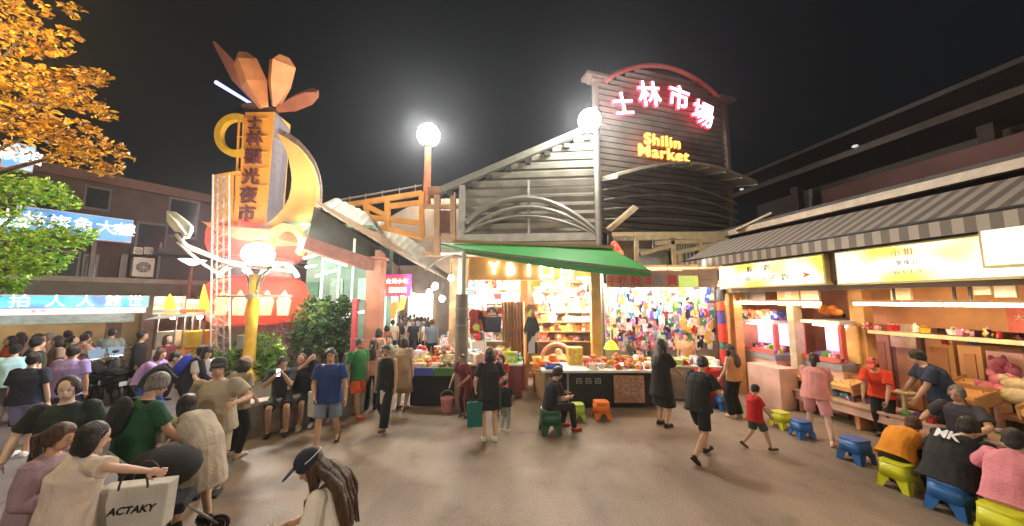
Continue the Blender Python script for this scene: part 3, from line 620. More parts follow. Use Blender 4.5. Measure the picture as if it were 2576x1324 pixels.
for i,(px,Y) in enumerate(((775,11.0),(815,10.8),(858,11.2))):
    bush(('dark feathery bush nearest the shrub by the lamp','dark feathery bush in the middle of the row before the green-lit shop','dark feathery bush beside the red shop post')[i],[lobe(px,800,Y,34,50,1.3),lobe(px-6,850,Y,34,45,1.3),lobe(px+4,770,Y,18,28,.4)],850,.07,LP,(at(px,900,Y).x,Y,.42),1.3)
m=MB(); 
pk=bush('pinkish flowering shrub in the planter behind the seated pair',[lobe(735,830,11.6,36,40,1.2),lobe(740,870,11.4,30,24,.7)],800,.06,leafmat('leaf_pink',(.22,.08,.10),(.16,.10,.08),(.34,.16,.18)),(at(735,890,11.6).x,11.6,.42),1.0)
# yellow lamp post with white arms
LY=8.9; L0=at(620,975,LY); L0.z=.45; L1=at(643,690,LY); L1=V((L0.x,LY,L1.z))
tl=thing('street_lamp',L0,0,'yellow lamp post with curved white arms and a glaring white lamp at its head','street lamp')
m=MB(); m.tube([L0,V((L0.x,LY,1.6)),L1],[.16,.13,.12],14); keep(m.build('post',M_yel,smooth=40),tl)
m=MB(); m.tube([L0-V((0,0,.03)),L0+V((0,0,.12)),L0+V((0,0,.32))],[.34,.30,.15],14); keep(m.build('base',M_yel,smooth=40),tl)
m=MB(); m.box((L0.x-.13,LY-.1,L0.z+1.0),(.18,.14,.34)); keep(m.build('control_box',M_steel,bevel=.01),tl)
zc=at(630,745,LY).z; m=MB(); m.tube([V((at(548,745,LY).x,LY,zc)),V((at(735,745,LY).x,LY,zc))],[.03]*2,8); m.tube([V((L0.x,LY,zc-.05)),V((L0.x,LY,zc+.05))],[.17]*2,12); keep(m.build('cross_bar',M_steel),tl)
m=MB()
for sg in (-1,1):
    for k in range(2):
        c=V((L0.x+sg*.03,LY-.05+.1*k,zc)); pts=[c+V((sg*x,0,z)) for x,z in ((.06,0),(.08,.3),(.16,.55),(.36,.72),(.66,.78))]; m.tube(pts,[.028]*5,8)
keep(m.build('bracket',M_chrome,smooth=True),tl)
m=MB(); 
for sg,x1,y1,x0,y0 in ((-1,443,590,700,690),(-1,445,605,600,672)):
    pts=[at(x1,y1,LY-.3),at(x1+25,y1+30,LY-.3),at(500,632,LY-.2),at(560,657,LY-.1),at(640,672,LY),at(735,684,LY)]
    if x0==600: pts=[at(445,610,LY-.5),at(480,640,LY-.4),at(515,668,LY-.3),at(548,688,LY-.2)]
    m.tube(pts,[.035,.07,.06,.05,.045,.03] if x0==700 else [.02,.035,.035,.02],8)
keep(m.build('curved_arm',mat('arm_white',(.8,.8,.78),.35),smooth=True),tl)
lp=at(650,640,LY-.15)
m=MB(); m.ell(lp,(.36,.34,.30),n=20,k=12); keep(m.build('lamp_globe',G_cool,smooth=True),tl)
m=MB(); m.ell(lp+V((0,.05,-.30)),(.34,.24,.06),n=16,k=6); keep(m.build('lamp_tray',M_chrome,smooth=True),tl)
# leaf-shaped finial on the arm
m=MB(); c=at(445,560,LY-.3); k=LY/F
o=[(-29,-30),(-12,-28),(8,-14),(24,-2),(34,8),(35,22),(28,38),(20,40),(12,24),(-4,22),(-18,8),(-27,-6)]
m.prism([c+V((x*k,0,-y*k)) for x,y in o],(0,.08,0)); m.tube([c+V((-20*k,-.03,20*k)),c+V((5*k,-.05,-2*k)),c+V((28*k,-.03,-30*k))],[.02,.05,.02],8); m.tube([c+V((24*k,0,-34*k)),c+V((20*k,0,-45*k)),at(443,592,LY-.3)],[.02,.02,.02],6)
keep(m.build('leaf_ornament',mat('orn_white',(.62,.64,.58),.4),smooth=30),tl)
# small brown lamp
b=at(452,905,12.2); b.z=0; tb=thing('street_lamp',b,0,'thin brown lamp post with a flat white lamp head, left of the truss legs','street lamp')
zt=at(462,665,12.2).z; m=MB(); m.tube([V((b.x,12.2,0)),V((b.x+.1,12.2,zt))],[.07,.045],10); keep(m.build('post',mat('lamp_brown',(.20,.09,.05),.6)),tb)
m=MB(); m.tube([V((b.x+.1,12.2,zt-.05)),V((b.x+.1,12.2,zt+.1)),V((b.x+.1,12.2,zt+.16))],[.08,.32,.40],14); keep(m.build('lamp_head',mat('lamp_head_white',(.8,.8,.8),.4,emit=1.2,ecol=(1,.9,.8),bump=0),smooth=30),tb)
# orange pole lamp behind
b=at(1073,520,13.0); tb=thing('street_lamp',b,0,'tall orange pole with a dazzling round lamp above the orange truss roof','street lamp')
zt=at(1068,340,13).z; m=MB(); m.tube([V((b.x,13,at(1073,520,13).z)),V((b.x,13,zt-.2))],[.16,.12],12); keep(m.build('post',mat('pole_orange',(.60,.22,.10),.5),smooth=40),tb)
m=MB(); m.ell((b.x,13,zt),(.43,.43,.43),n=24,k=14); keep(m.build('lamp_globe',G_cool,smooth=True),tb)
m=MB(); m.tube([V((b.x,13,zt-.5)),V((b.x,13,zt-.41))],[.16,.2],12); keep(m.build('lamp_collar',M_steel),tb)
# ---------------------------------------------------------------- the tall landmark
TY=11.6; k=TY/F; D=V((0,1,0)); tk=at(640,700,TY)
tw=thing('landmark_tower',(at(625,900,TY).x,TY,0),0,'tall orange landmark tower with leaf blades on top and red drums at its foot','landmark')
def T(px,py,dy=0): return at(px,py,TY+dy)
def tpoly(name,pts,th,mt,dy=0,bevel=0,smooth=False):
    m=MB(); m.prism([T(x,y,dy) for x,y in pts],(0,th,0)); o=m.build(name,mt,bevel=bevel); return keep(o,tw)
tpoly('pillar',[(617,283),(690,282),(668,560),(600,560)],.9,M_orange)
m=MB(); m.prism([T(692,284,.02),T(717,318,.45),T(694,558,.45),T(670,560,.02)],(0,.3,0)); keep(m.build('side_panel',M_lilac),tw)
m=MB(); m.ell(T(655,278,.4),(.62,.5,.10),n=20,k=6); keep(m.build('crown_plate',mat('plate_dark',(.10,.05,.03),.5)),tw)
mdk=mat('letter_dark',(.12,.03,.03),.5,bump=0)
for i,(ch,px,py,sz) in enumerate((('士',640,312,38),('林',640,350,44),('觀',636,396,46),('光',630,446,46),('夜',624,494,48),('市',620,540,46))):
    text_mesh('lettering',ch,sz*k,mdk,facemat(T(px,py,-.08),(1,0,0),(0,1,0)),tw,extrude=.05)
m=MB()
for x0 in (600,612): m.beam(T(x0+2,296,-.06),T(x0-10,558,-.06),.05,.05)
for yy in (300,345,385,425,468,512,552): m.beam(T(598-(yy-296)*.04,yy,-.04),T(672,yy-2,-.04),.035,.03)
keep(m.build('frame',M_orange),tw)
# lower left slatted board
m=MB()
for x in (542,556,570,584,598): m.beam(T(x,442,-.2),T(x-4,566,-.2),.09,.08)
m.beam(T(538,446,-.2),T(604,434,-.2),.12,.1); m.beam(T(538,500,-.16),T(604,494,-.16),.05,.05); m.beam(T(536,556,-.16),T(604,556,-.16),.08,.06)
keep(m.build('slatted_board',M_orange),tw)
# crescent
out=[(695,335),(718,345),(742,362),(764,386),(781,412),(792,442),(797,470),(796,502),(786,532),(768,560),(745,580),(716,592),(690,594),(668,586),(652,572)]
inn_=[(695,335),(706,352),(718,375),(726,400),(731,425),(734,450),(732,475),(726,500),(714,522),(700,538),(688,550),(676,558),(668,563),(660,568),(652,572)]
m=MB(); m.strip([T(x,y,-.25) for x,y in out],[T(x,y,-.25) for x,y in inn_],(0,.35,0)); keep(m.build('crescent',mat('crescent_orange',(.90,.47,.15),.6,sc=1.5,var=.08)),tw)
m=MB()
for yy in range(0,14): 
    a=T(*out[yy],-.02); b_=T(*out[yy+1],-.02); m.beam(a,b_,.035,.37)
keep(m.build('crescent_edge',mat('crescent_edge',(.35,.32,.36),.5)),tw)
# rings
def ringpart(name,cx,cy,r,rr,a0,a1,mt,dy):
    m=MB(); n=24; A=[];B=[]
    for i in range(n+1):
        a=R(a0+(a1-a0)*i/n); A.append(T(cx+r*math.cos(a),cy-r*math.sin(a),dy)); B.append(T(cx+rr*math.cos(a),cy-rr*math.sin(a)*1.0,dy))
    m.strip(A,B,(0,.18,0)); return keep(m.build(name,mt),tw)
ringpart('upper_ring',592,339,54,38,70,300,M_yel,-.1)
ringpart('lower_ring',716,612,48,34,-40,200,M_yel,-1.75)
# blades on top
def blade(a,b,w,lift,mt,dy0=0,dy1=-.6,tipw=.55):
    A=T(a[0],a[1],dy0); B=T(b[0],b[1],dy1); d=(B-A); x=d.cross(V((0,1,0))).normalized(); n=x.cross(d).normalized()
    if n.y>0: n=-n
    m=MB(); A1=A.lerp(B,.45)
    rows=[(A,w*.35),(A1,w),(A.lerp(B,.85),w*tipw*1.2),(B,w*tipw*.5)]
    vs=[];fs=[]
    for c,ww in rows: vs+=[c-x*ww,c+n*lift*ww*2.0,c+x*ww,c-n*.05+n*lift*ww]
    for i in range(3):
        o=i*4; fs+=[(o,o+4,o+5,o+1),(o+1,o+5,o+6,o+2),(o+2,o+6,o+7,o+3),(o+3,o+7,o+4,o)]
    fs+=[(0,1,2,3),(15,14,13,12)]
    m.add(vs,fs); return keep(m.build('leaf_blade',mt),tw)
mb1=mat('blade_orange',(.62,.25,.10),.5,sc=2); mb2=mat('blade_brown',(.34,.12,.07),.55,sc=2)
blade((664,272),(608,134),.46,.45,mb1,0,-.6,.75); blade((650,262),(538,106),.27,.4,mb2,.1,-.3,.35); blade((694,270),(714,142),.44,.45,mb1,0,-.5,.95); blade((700,276),(802,236),.32,.4,mb2,0,-.8,.8)
m=MB(); m.tube([T(640,266,.1),T(543,207,-.2)],[.05,.07],8); keep(m.build('blue_light_tube',glow('blue_tube',(.35,.42,1),1.3)),tw)
# red drums
def drum(name,cx,cy,rx,h,label,bot=1.0,col=(.95,.10,.03),e=.8):
    c=T(cx,cy,1.0); m=MB(); r=rx*k; n=40; prof=[(-.5,.72),(-.44,.84),(-.32,.94),(-.14,1.0),(.14,1.0),(.32,.94),(.44,.84),(.5,.72)]
    vs=[];fs=[]
    for z,f in prof:
        for j in range(n): a=2*PI*j/n; q=1+.022*abs(math.cos(a*10)); vs.append((c.x+math.cos(a)*r*f*q,c.y+.35+math.sin(a)*r*.9*f*q,c.z+z*h*k))
    for i in range(len(prof)-1):
        for j in range(n): fs.append((i*n+j,i*n+(j+1)%n,(i+1)*n+(j+1)%n,(i+1)*n+j))
    fs+=[tuple(range(n-1,-1,-1)),tuple(range((len(prof)-1)*n,len(prof)*n))]
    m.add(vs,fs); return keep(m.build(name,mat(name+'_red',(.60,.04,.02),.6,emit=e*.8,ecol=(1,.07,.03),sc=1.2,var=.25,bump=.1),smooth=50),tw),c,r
dr,c,r=drum('red_drum',640,600,122,120,'')
dr2,c2,r2=drum('red_drum',634,757,126,122,'',col=(.95,.13,.04),e=.9)
for (cc,rr_,hh) in ((c,r,120),(c2,r2,122)):
    for zz in (-.5,.5):
        m=MB(); pts=[V((cc.x+math.cos(2*PI*j/36)*rr_*.76,cc.y+.35+math.sin(2*PI*j/36)*rr_*.70,cc.z+zz*hh*k)) for j in range(37)]; m.tube(pts,.06,6,cap=False); keep(m.build('drum_rim',mat('rim_red',(.55,.10,.07),.4),smooth=True),tw)
# painted emblems round the lower drum: white arcs and pink flames
m=MB(); 
for (cx,cy,rr_) in ((590,712,40),(700,715,46)):
    m.torus(T(cx,cy,-1.15),(1,0,0),(0,0,1),rr_*k,.07,20,160,n=16,k=6)
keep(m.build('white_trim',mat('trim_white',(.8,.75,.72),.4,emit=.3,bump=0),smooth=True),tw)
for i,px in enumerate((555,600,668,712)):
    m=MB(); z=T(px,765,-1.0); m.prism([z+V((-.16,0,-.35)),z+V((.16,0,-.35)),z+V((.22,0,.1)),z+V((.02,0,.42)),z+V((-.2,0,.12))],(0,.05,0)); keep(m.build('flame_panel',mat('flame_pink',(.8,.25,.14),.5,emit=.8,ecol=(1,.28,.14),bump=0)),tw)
m=MB(); m.prism([T(505,556,-.9),T(560,568,-.9),T(700,580,-.9),T(700,600,-.9),T(600,604,-.9),T(545,585,-.9)],(0,1.4,0)); keep(m.build('disc_wing',mat('wing_peach',(.60,.24,.11),.5)),tw)
# white truss legs
m=MB(); base=T(548,945,-1.3); 
xs=[(527,536),(541,548),(560,562),(577,576)]
P=[]
for i,(xb,xt) in enumerate(xs):
    dy=-1.3+(.35 if i in(1,2) else 0); a=at(xb,955,TY+dy); a.z=.42; t_=at(xt,440,TY+dy); P.append((a,t_)); m.tube([a,t_],[.027]*2,8)
for j in range(26):
    f0,f1=j/26,(j+1)/26
    for a,b in ((0,1),(1,2),(2,3),(0,3)):
        p=P[a][0].lerp(P[a][1],f0 if j%2 else f1); q=P[b][0].lerp(P[b][1],f1 if j%2 else f0); m.tube([p,q],[.010]*2,5)
keep(m.build('truss_leg',mat('truss_white',(.42,.37,.34),.5,.2),smooth=40),tw)
m=MB(); m.tube([V((tk.x-.1,TY+1.3,.3)),V((tk.x-.1,TY+1.3,T(640,560).z))],[.55,.5],20); keep(m.build('core_column',M_conc,smooth=40),tw)
# assumed flood lamps at the tower foot, added to light the tower from below
def spot(name,loc,target,power,col,ang=60,r=.12,parent=None):
    l=bpy.data.lights.new(name,'SPOT'); l.energy=power; l.color=col; l.spot_size=R(ang); l.shadow_soft_size=r; l.spot_blend=.5
    o=bpy.data.objects.new(name,l); C.objects.link(o); o.location=loc; o.rotation_euler=(V(target)-V(loc)).to_track_quat('-Z','Y').to_euler(); return o
def assumed_flood(label,loc,target,power,col,ang=60):
    t=thing('assumed_flood_lamp',loc,0,label,'flood lamp'); m=MB(); d=(V(target)-V(loc)).normalized(); m.tube([V(loc)-d*.22,V(loc)-d*.04],[.08,.16],12); keep(m.build('housing',M_dark),t)
    m=MB(); m.tube([V((loc[0],loc[1],0)),V(loc)-d*.15],[.04,.03],8); keep(m.build('stand',M_dark),t)
    spot('assumed_flood_light',V(loc)+d*.05,target,power,col,ang)
assumed_flood('assumed low dark flood lamp left of the truss legs, aimed up at the tower',V((at(500,900,9.2).x,9.2,.95)),T(640,330),TOWERW,(1,.70,.36),80)
assumed_flood('assumed low dark flood lamp right of the yellow post, aimed up at the crescent',V((at(735,900,8.9).x,9.0,.95)),T(720,440),TOWERW,(1,.70,.36),80)
# ---------------------------------------------------------------- green-lit shop and arcade roof left of the alley
AP=Plane((0,12.6),(1,.18))
gs=thing('glass_shop',AP.P(*AP.hit(840,900)[:1],0),AP.rz,'green-lit glass-fronted shop with white tube lights behind the feathery bushes','shop')
lbox(AP,'back_wall',(745,600,935,900),2.2,2.35,mat('shop_green_wall',(.22,.34,.26),.7,sc=1,var=.4),gs,z=(0,5.0),u=(AP.hit(700,700)[0],AP.hit(935,700)[0]+.3))
lbox(AP,'ceiling',(745,600,935,900),0,2.2,mat('shop_green_ceiling',(.18,.28,.22),.7),gs,z=(5.0,5.1),u=(AP.hit(700,700)[0],AP.hit(935,700)[0]))
for px in (808,850,885): lbox(AP,'mullion',(px,610,px+6,880),-.03,.05,mat('mullion_white',(.6,.75,.65),.4),gs,z=(1.0,4.6),u=(AP.hit(px,700)[0],AP.hit(px,700)[0]+.06))
for (a,b,c,d) in ((818,652,872,668),(795,695,845,680),(765,650,795,642),(770,672,795,668),(868,790,915,785)):
    m=MB(); m.tube([AP.P(*AP.hit(a,b,.8),.8),AP.P(*AP.hit(c,d,1.4),1.4)],[.035]*2,6); keep(m.build('tube_light',G_tubeg),gs)
for i,(x0,y0,x1,y1,c) in enumerate(((830,700,862,760,(.3,.42,.34)),(862,760,890,800,(.7,.75,.72)),(770,710,800,745,(.06,.2,.12)),(900,700,922,755,(.45,.7,.6)))):
    lbox(AP,'poster',(x0,y0,x1,y1),2.1,2.18,mat('poster%d'%i,c,.6),gs)
# red lacquered post and brown column
def post(name,px,pyt,Y,wpx,mt,label,cat='column',zt=None,capm=None):
    x=at(px,800,Y).x; z=zt or at(px,pyt,Y).z; ww=wpx*Y/F; t=thing(name,(x,Y,0),0,label,cat)
    m=MB(); m.box((0,0,z/2),(ww,ww,z)); m.build('shaft',mt,t,bevel=.02)
    m=MB(); m.box((0,0,.11),(ww*1.25,ww*1.25,.22)); m.build('plinth',capm or mt,t,bevel=.02); 
    m=MB(); m.box((0,0,z+.05),(ww*1.3,ww*1.3,.1)); m.build('capital',capm or mt,t,bevel=.02); return t
post('square_column',942,655,11.4,36,mat('column_brown',(.34,.13,.07),.6,sc=2,var=.35),'square reddish-brown column at the mouth of the alley')
post('thin_column',893,760,11.0,12,mat('column_red',(.45,.06,.07),.5),'slim dark red post beside the reddish-brown column')
m=MB(); a=at(762,612,9.6); b=at(948,672,11.4); m.beam(a,b,.3,.38); tag(m.build('roof_beam',mat('beam_brown',(.22,.09,.07),.6)),'long brown beam running down to the reddish-brown column','beam')
# sloping arcade roof
ro=thing('arcade_roof',at(960,600,12),0,'sloping grey-brown awning roof running down towards the alley stalls','roof')
a0,a1=at(788,508,10.2),at(1152,716,17.0); b0,b1=at(835,505,10.9),at(1150,690,18.2)
m=MB(); m.prism([a0,at(960,612,12.2),at(1060,668,14.4),a1,a1+V((.0,0,.10)),at(1060,655,14.4),at(960,594,12.2),a0+V((0,0,.10))],(-.15,.5,0)); keep(m.build('fascia',mat('fascia_brown',(.34,.23,.15),.6),None),ro)
u_=[at(800,520,10.4),at(945,607,12),at(1050,662,14),at(1148,712,17)]; v_=[at(842,500,11.2),at(968,560,13.2),at(1085,640,15.4),at(1150,680,18)]
m=MB()
for i in range(3):
    n=8
    for j in range(n):
        p0=u_[i].lerp(u_[i+1],j/n); p1=u_[i].lerp(u_[i+1],(j+1)/n); q0=v_[i].lerp(v_[i+1],j/n); q1=v_[i].lerp(v_[i+1],(j+1)/n); mid=(p0+p1)/2+V((0,0,.05)); mq=(q0+q1)/2+V((0,0,.05))
        m.add([p0,mid,p1,q1,mq,q0],[(0,1,4,5),(1,2,3,4)])
sh=m.build('corrugated_sheet',mat('sheet_grey',(.36,.34,.27),.5,sc=2,var=.3)); sd=sh.modifiers.new('s','SOLIDIFY'); sd.thickness=.03; keep(sh,ro)
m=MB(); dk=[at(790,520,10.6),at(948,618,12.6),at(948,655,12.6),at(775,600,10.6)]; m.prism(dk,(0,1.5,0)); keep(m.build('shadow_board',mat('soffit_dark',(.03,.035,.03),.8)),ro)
m=MB()
for f in (0,.33,.66,1): p=u_[0].lerp(u_[3],f*.9); m.beam(p+V((0,.1,-.02)),p+V((.3,1.1,.22)),.06,.08)
keep(m.build('rafter',M_brown),ro)
# orange truss
tr=thing('roof_truss',at(960,560,12.4),0,'orange-lit steel roof truss stepping up to the orange lamp pole','truss')
def seg(m,a,b,w=.18): m.beam(at(a[0],a[1],12.2+(a[0]-840)*.003),at(b[0],b[1],12.2+(b[0]-840)*.003),w,w)
m=MB(); mo=mat('truss_orange',(.72,.33,.07),.5,sc=2)
for s_ in (((842,522),(1062,486)),((905,545),(1060,562)),((960,572),(1062,598)),((920,515),(925,548)),((975,505),(975,578)),((1060,484),(1062,602)),((925,520),(975,545)),((975,520),(1060,510))): seg(m,*s_)
keep(m.build('chord',mo),tr)
m=MB()
for s_ in (((845,505),(1062,466)),): seg(m,*s_,w=.05)
for x in (880,920,962,1005,1045): seg(m,(x,500-(x-845)*.18),(x,520-(x-845)*.18),.03)
keep(m.build('handrail',M_steel),tr)
m=MB(); m.beam(at(1100,492,12.8),at(1100,640,12.8),.22,.22); m.beam(at(1140,486,12.8),at(1140,640,12.8),.2,.2); m.beam(at(1062,520,12.8),at(1165,520,12.8),.14,.14); m.beam(at(1062,600,12.8),at(1165,600,12.8),.14,.14); m.beam(at(1062,640,12.8),at(1165,640,12.8),.14,.14); keep(m.build('strut',mat('strut_beige',(.45,.28,.15),.6)),tr)
m=MB(); m.prism([at(*q,15.0) for q in ((955,560),(1064,500),(1175,500),(1175,705),(1150,705),(1075,655),(1000,610))],(0,.1,0)); keep(m.build('infill_panel',mat('infill',(.26,.19,.13),.7,sc=1.5,var=.35)),tr)
m=MB(); m.box(at(1095,482,13.0),(.5,.4,.3)); keep(m.build('junction_box',mat('box_brown',(.30,.15,.09),.6),bevel=.02),tr); m=MB(); m.box(at(1120,560,13.3),(.5,.3,.9)); keep(m.build('junction_box',mat('box_brown',(.30,.15,.09),.6),bevel=.02),tr)
# ---------------------------------------------------------------- market hall: sign wall
MS=Plane((2.82,11.0),(.958,.287))
ms=thing('market_gateway',MS.P(2.6,0),MS.rz,'tall louvred market gateway wall with an arched top behind the neon lettering','building')
uL=.05; uR=MS.hit(1828,420)[0]; zb=4.75
zl=MS.hit(1545,218)[1]; zr=MS.hit(1812,262)[1]; up,zp=MS.hit(1655,176)
def arc(n=18,off=0):
    pts=[]
    u0,u1=uL+.35,uR-.1
    for i in range(n+1):
        t=i/n; u=u0+(u1-u0)*t; lin_=zl+(zr-zl)*t; pts.append((u,lin_+(zp-(zl+zr)/2+.1)*math.sin(PI*t)**.75+off))
    return pts
m=MB(); ar=arc(); poly=[MS.P(uL,zb,.1),MS.P(uR,zb,.1)]+[MS.P(u,z,.1) for u,z in reversed(ar)]
m.prism(poly,MS.n*.15); keep(m.build('backing',M_louvd),ms)
m=MB(); z=zb+.05
M3=Matrix((MS.u,MS.n,V((0,0,1)))).transposed()
tilt=Matrix.Rotation(R(35),3,'X')
def topz(u):
    for i in range(len(ar)-1):
        if ar[i][0]<=u<=ar[i+1][0]: return ar[i][1]+(ar[i+1][1]-ar[i][1])*(u-ar[i][0])/(ar[i+1][0]-ar[i][0])
    return zl if u<2 else zr
while z<zp-.1:
    us=[uL+(uR-uL)*i/60 for i in range(61)]; ok=[u for u in us if topz(u)>z+.05]
    if len(ok)>3:
        a,b=ok[0],ok[-1]; m.box(MS.P((a+b)/2,z,-.02),(b-a,.03,.15),M=M3@tilt)
    z+=.21
keep(m.build('louvre',mat('louvre_brown',(.15,.13,.11),.5,.2,sc=2,var=.25)),ms)
m=MB(); m.tube([MS.P(u,z+.05,-.05) for u,z in ar],.085,8); keep(m.build('arch_rim',mat('arch_red',(.28,.07,.06),.5,emit=.03,ecol=(1,.15,.15),bump=0),smooth=True),ms)
for (u,zt,cap_) in ((uL-.05,zl,1),(uR,zr,1)):
    m=MB(); m.box(MS.P(u,(zt+zb-4.7)/2+.0,-.05),(.15,.18,zt-zb+4.7),rz=MS.rz); keep(m.build('pillar',mat('gate_pillar',(.13,.10,.085),.6,sc=2)),ms)
    m=MB(); m.box(MS.P(u,zt+.12,-.05),(.80,.5,.11),rz=MS.rz); m.box(MS.P(u,zt+.02,-.05),(.45,.36,.10),rz=MS.rz); keep(m.build('pillar_cap',mat('gate_cap',(.12,.08,.065),.6)),ms)
# curved visor
ul,zl2=MS.hit(1512,441); um,zm=MS.hit(1645,407); ur,zr2=MS.hit(1843,452)
m=MB(); A=[];B=[]
for i in range(17):
    t=i/16; u=ul+(ur-ul)*t; z=(zl2-.15)+(zr2-.1-zl2)*t+ (zm-(zl2+zr2)/2+.05)*math.sin(PI*t)
    A.append(MS.P(u,z,.0)); B.append(MS.P(u,z-.22,-.95))
m.strip(A,B,(0,0,.09)); keep(m.build('visor',mat('visor_metal',(.33,.28,.20),.5,sc=2)),ms)
m=MB()
for i in range(0,17,2): m.beam(A[i]-V((0,0,.04)),B[i]-V((0,0,.04)),.04,.06)
keep(m.build('visor_rib',M_steel),ms)
# lower curved louvre band under the visor
m=MB()
for q in range(4):
    pts=[MS.P(ul+(ur-ul)*i/14,zl2-.55-.33*q+(1.0-.2*q)*.5*math.sin(PI*i/14),-.12) for i in range(15)]; m.tube(pts,.035,5)
keep(m.build('curved_slat',M_louv),ms)
# neon lettering: each character a thing on the wall
neonr=glow('neon_red',(1,.03,.07),NEONR); neonw=glow('neon_core',(1,.72,.78),NEONR*1.6); neony=glow('neon_yellow',(1,.50,.07),2.0); neono=glow('neon_orange',(1,.16,.02),1.6)
for ch,px,py,hh,rot,lb in (('士',1567,268,64,-12,'first red neon character on the gateway, three strokes, lowest at the left'),('林',1633,243,70,-8,'second red neon character on the gateway, made of two trees'),('市',1706,252,66,8,'third red neon character on the gateway, topped by a dot'),('場',1766,292,68,14,'fourth red neon character on the gateway, the dense one lowest at the right')):
    u,z=MS.hit(px,py,-.35); c=MS.P(u,z,-.35); t=thing('neon_character',c,MS.rz,lb,'neon sign','red neon characters over the market gateway')
    sz=hh*(c.y)/F*1.06; Mr=Matrix.Rotation(R(-rot),4,'Z')
    text_mesh('outline',ch,sz,neonr,facemat(c,MS.u,MS.n)@Mr,t,extrude=.03,offset=.026)
    text_mesh('core',ch,sz,neonw,facemat(c-MS.n*.05,MS.u,MS.n)@Mr,t,extrude=.02,offset=-.002)
    m=MB(); m.beam(c+MS.n*.03,c+MS.n*.3,.05,.05); keep(m.build('fixing',M_dark),t)
for wd,px,py,hh,lb in (('Shilin',1666,357,40,'upper word of the yellow neon lettering reading Shilin'),('Market',1669,388,42,'lower word of the yellow neon lettering reading Market')):
    u,z=MS.hit(px,py,-.3); c=MS.P(u,z,-.3); t=thing('neon_word',c,MS.rz,lb,'neon sign'); sz=hh*(c.y)/F*1.02
    Mr=facemat(c,MS.u,MS.n)@Matrix.Diagonal((1.17,1,1,1))
    text_mesh('outline',wd,sz,neono,Mr,t,extrude=.02,offset=.013,spacing=1.12)
    Mr=facemat(c-MS.n*.04,MS.u,MS.n)@Matrix.Diagonal((1.17,1,1,1))
    text_mesh('core',wd,sz,neony,Mr,t,extrude=.02,offset=.001,spacing=1.12)
# right return of the hall
MR=Plane((MS.P(uR,0).x,MS.P(uR,0).y),(.55,.835))
mr=thing('market_hall_side',MR.P(3,0,0),MR.rz,'dim louvred side of the market hall stepping down to the right of the gateway','building')
for (a,b,zt) in ((.15,3.2,8.5),(3.3,6.0,7.3),(6.1,8.5,6.1)):
    m=MB(); m.prism([MR.P(a,4.4,.1),MR.P(b,4.4,.1),MR.P(b,zt-.55,.1),MR.P(a,zt,.1)],MR.n*.1); keep(m.build('backing',M_louvd),mr)
    m=MB(); z=4.5; M4=Matrix((MR.u,MR.n,V((0,0,1)))).transposed()@tilt
    while z<zt-.1:
        e=b if z<zt-.6 else a+(b-a)*(zt-z)/.55; m.box(MR.P((a+e)/2,z,0),(e-a,.03,.15),M=M4); z+=.23
    keep(m.build('louvre',M_louv),mr)
    m=MB(); m.box(MR.P(b,(zt-.4)/2,0),(.18,.18,zt-.4),rz=MR.rz); keep(m.build('pillar',mat('gate_pillar','000000')),mr)
# ---------------------------------------------------------------- left louvred screen (gable)
ML=Plane((-1.6,11.2),(.995,-.09))
ml=thing('louvred_roof_screen',ML.P(2,4.4,0),ML.rz,'wide louvred gable screen with arched ribs above the green canopy','roof')
a=ML.hit(1112,482); b=ML.hit(1500,326); c_=ML.hit(1508,604); d=ML.hit(1165,604)
g=ML.hit(1168,470)
m=MB(); m.prism([ML.P(*q,.12) for q in (d,g,(b[0],b[1]-.1),c_)],ML.n*.1); keep(m.build('backing',mat('screen_back',(.20,.18,.15),.7,sc=1)),ml)
m=MB(); z=d[1]+.15; M5=Matrix((ML.u,ML.n,V((0,0,1)))).transposed()@tilt
sl=(b[1]-g[1])/(b[0]-g[0])
while z<b[1]-.15:
    ua=d[0] if z<g[1] else g[0]+(z-g[1])/sl
    m.box(ML.P((ua+b[0])/2,z,0),(b[0]-ua,.025,.19),M=M5); z+=.29
keep(m.build('louvre',M_louv),ml)
m=MB(); m.beam(ML.P(*a,-.1),ML.P(b[0],b[1]+.1,-.1),.2,.22); keep(m.build('roof_edge_beam',mat('edge_beam',(.16,.15,.12),.6)),ml)
for i in range(8):
    m=MB(); t=(i+.5)/8; m.box(ML.P(a[0]+(b[0]-a[0])*t,a[1]+(b[1]-a[1])*t-.22,-.12),(.2,.14,.14),rz=ML.rz); keep(m.build('bolt_plate',M_dark),ml)
m=MB()
for (pk,en,rr) in ((500,600,.09),(522,606,.07),(545,604,.05)):
    pts=[]
    for i in range(17):
        t=i/16; px=1172+(1512-1172)*t; py=(560+ (en-560)*t) -((560+en)/2-pk)*math.sin(PI*t)**.8 if pk==500 else (585+(en-585)*t)-((585+en)/2-pk)*math.sin(PI*t)**.8
        pts.append(ML.P(*ML.hit(px,py,-.25),-.25))
    m.tube(pts,rr,6)
keep(m.build('arched_rib',mat('rib_grey',(.19,.185,.15),.5,sc=2)),ml)
m=MB(); 
for px in (1330,):
    q=ML.hit(px,560,-.2)[0]; m.beam(ML.P(q,d[1],-.15),ML.P(q,d[1]+1.9,-.15),.07,.07)
u1_=ML.hit(1165,500)[0]; m.beam(ML.P(u1_,0,-.1),ML.P(u1_,g[1],-.1),.2,.2); m.beam(ML.P(d[0],d[1],-.2),ML.P(c_[0],d[1],-.2),.2,.25)
keep(m.build('frame_post',M_steel),ml)
m=MB(); m.beam(ML.P(d[0],d[1]-.35,-.1),ML.P(c_[0],d[1]-.35,-.1),.3,.4); keep(m.build('lower_fascia',mat('fascia_cream',(.42,.38,.30),.6,sc=2)),ml)
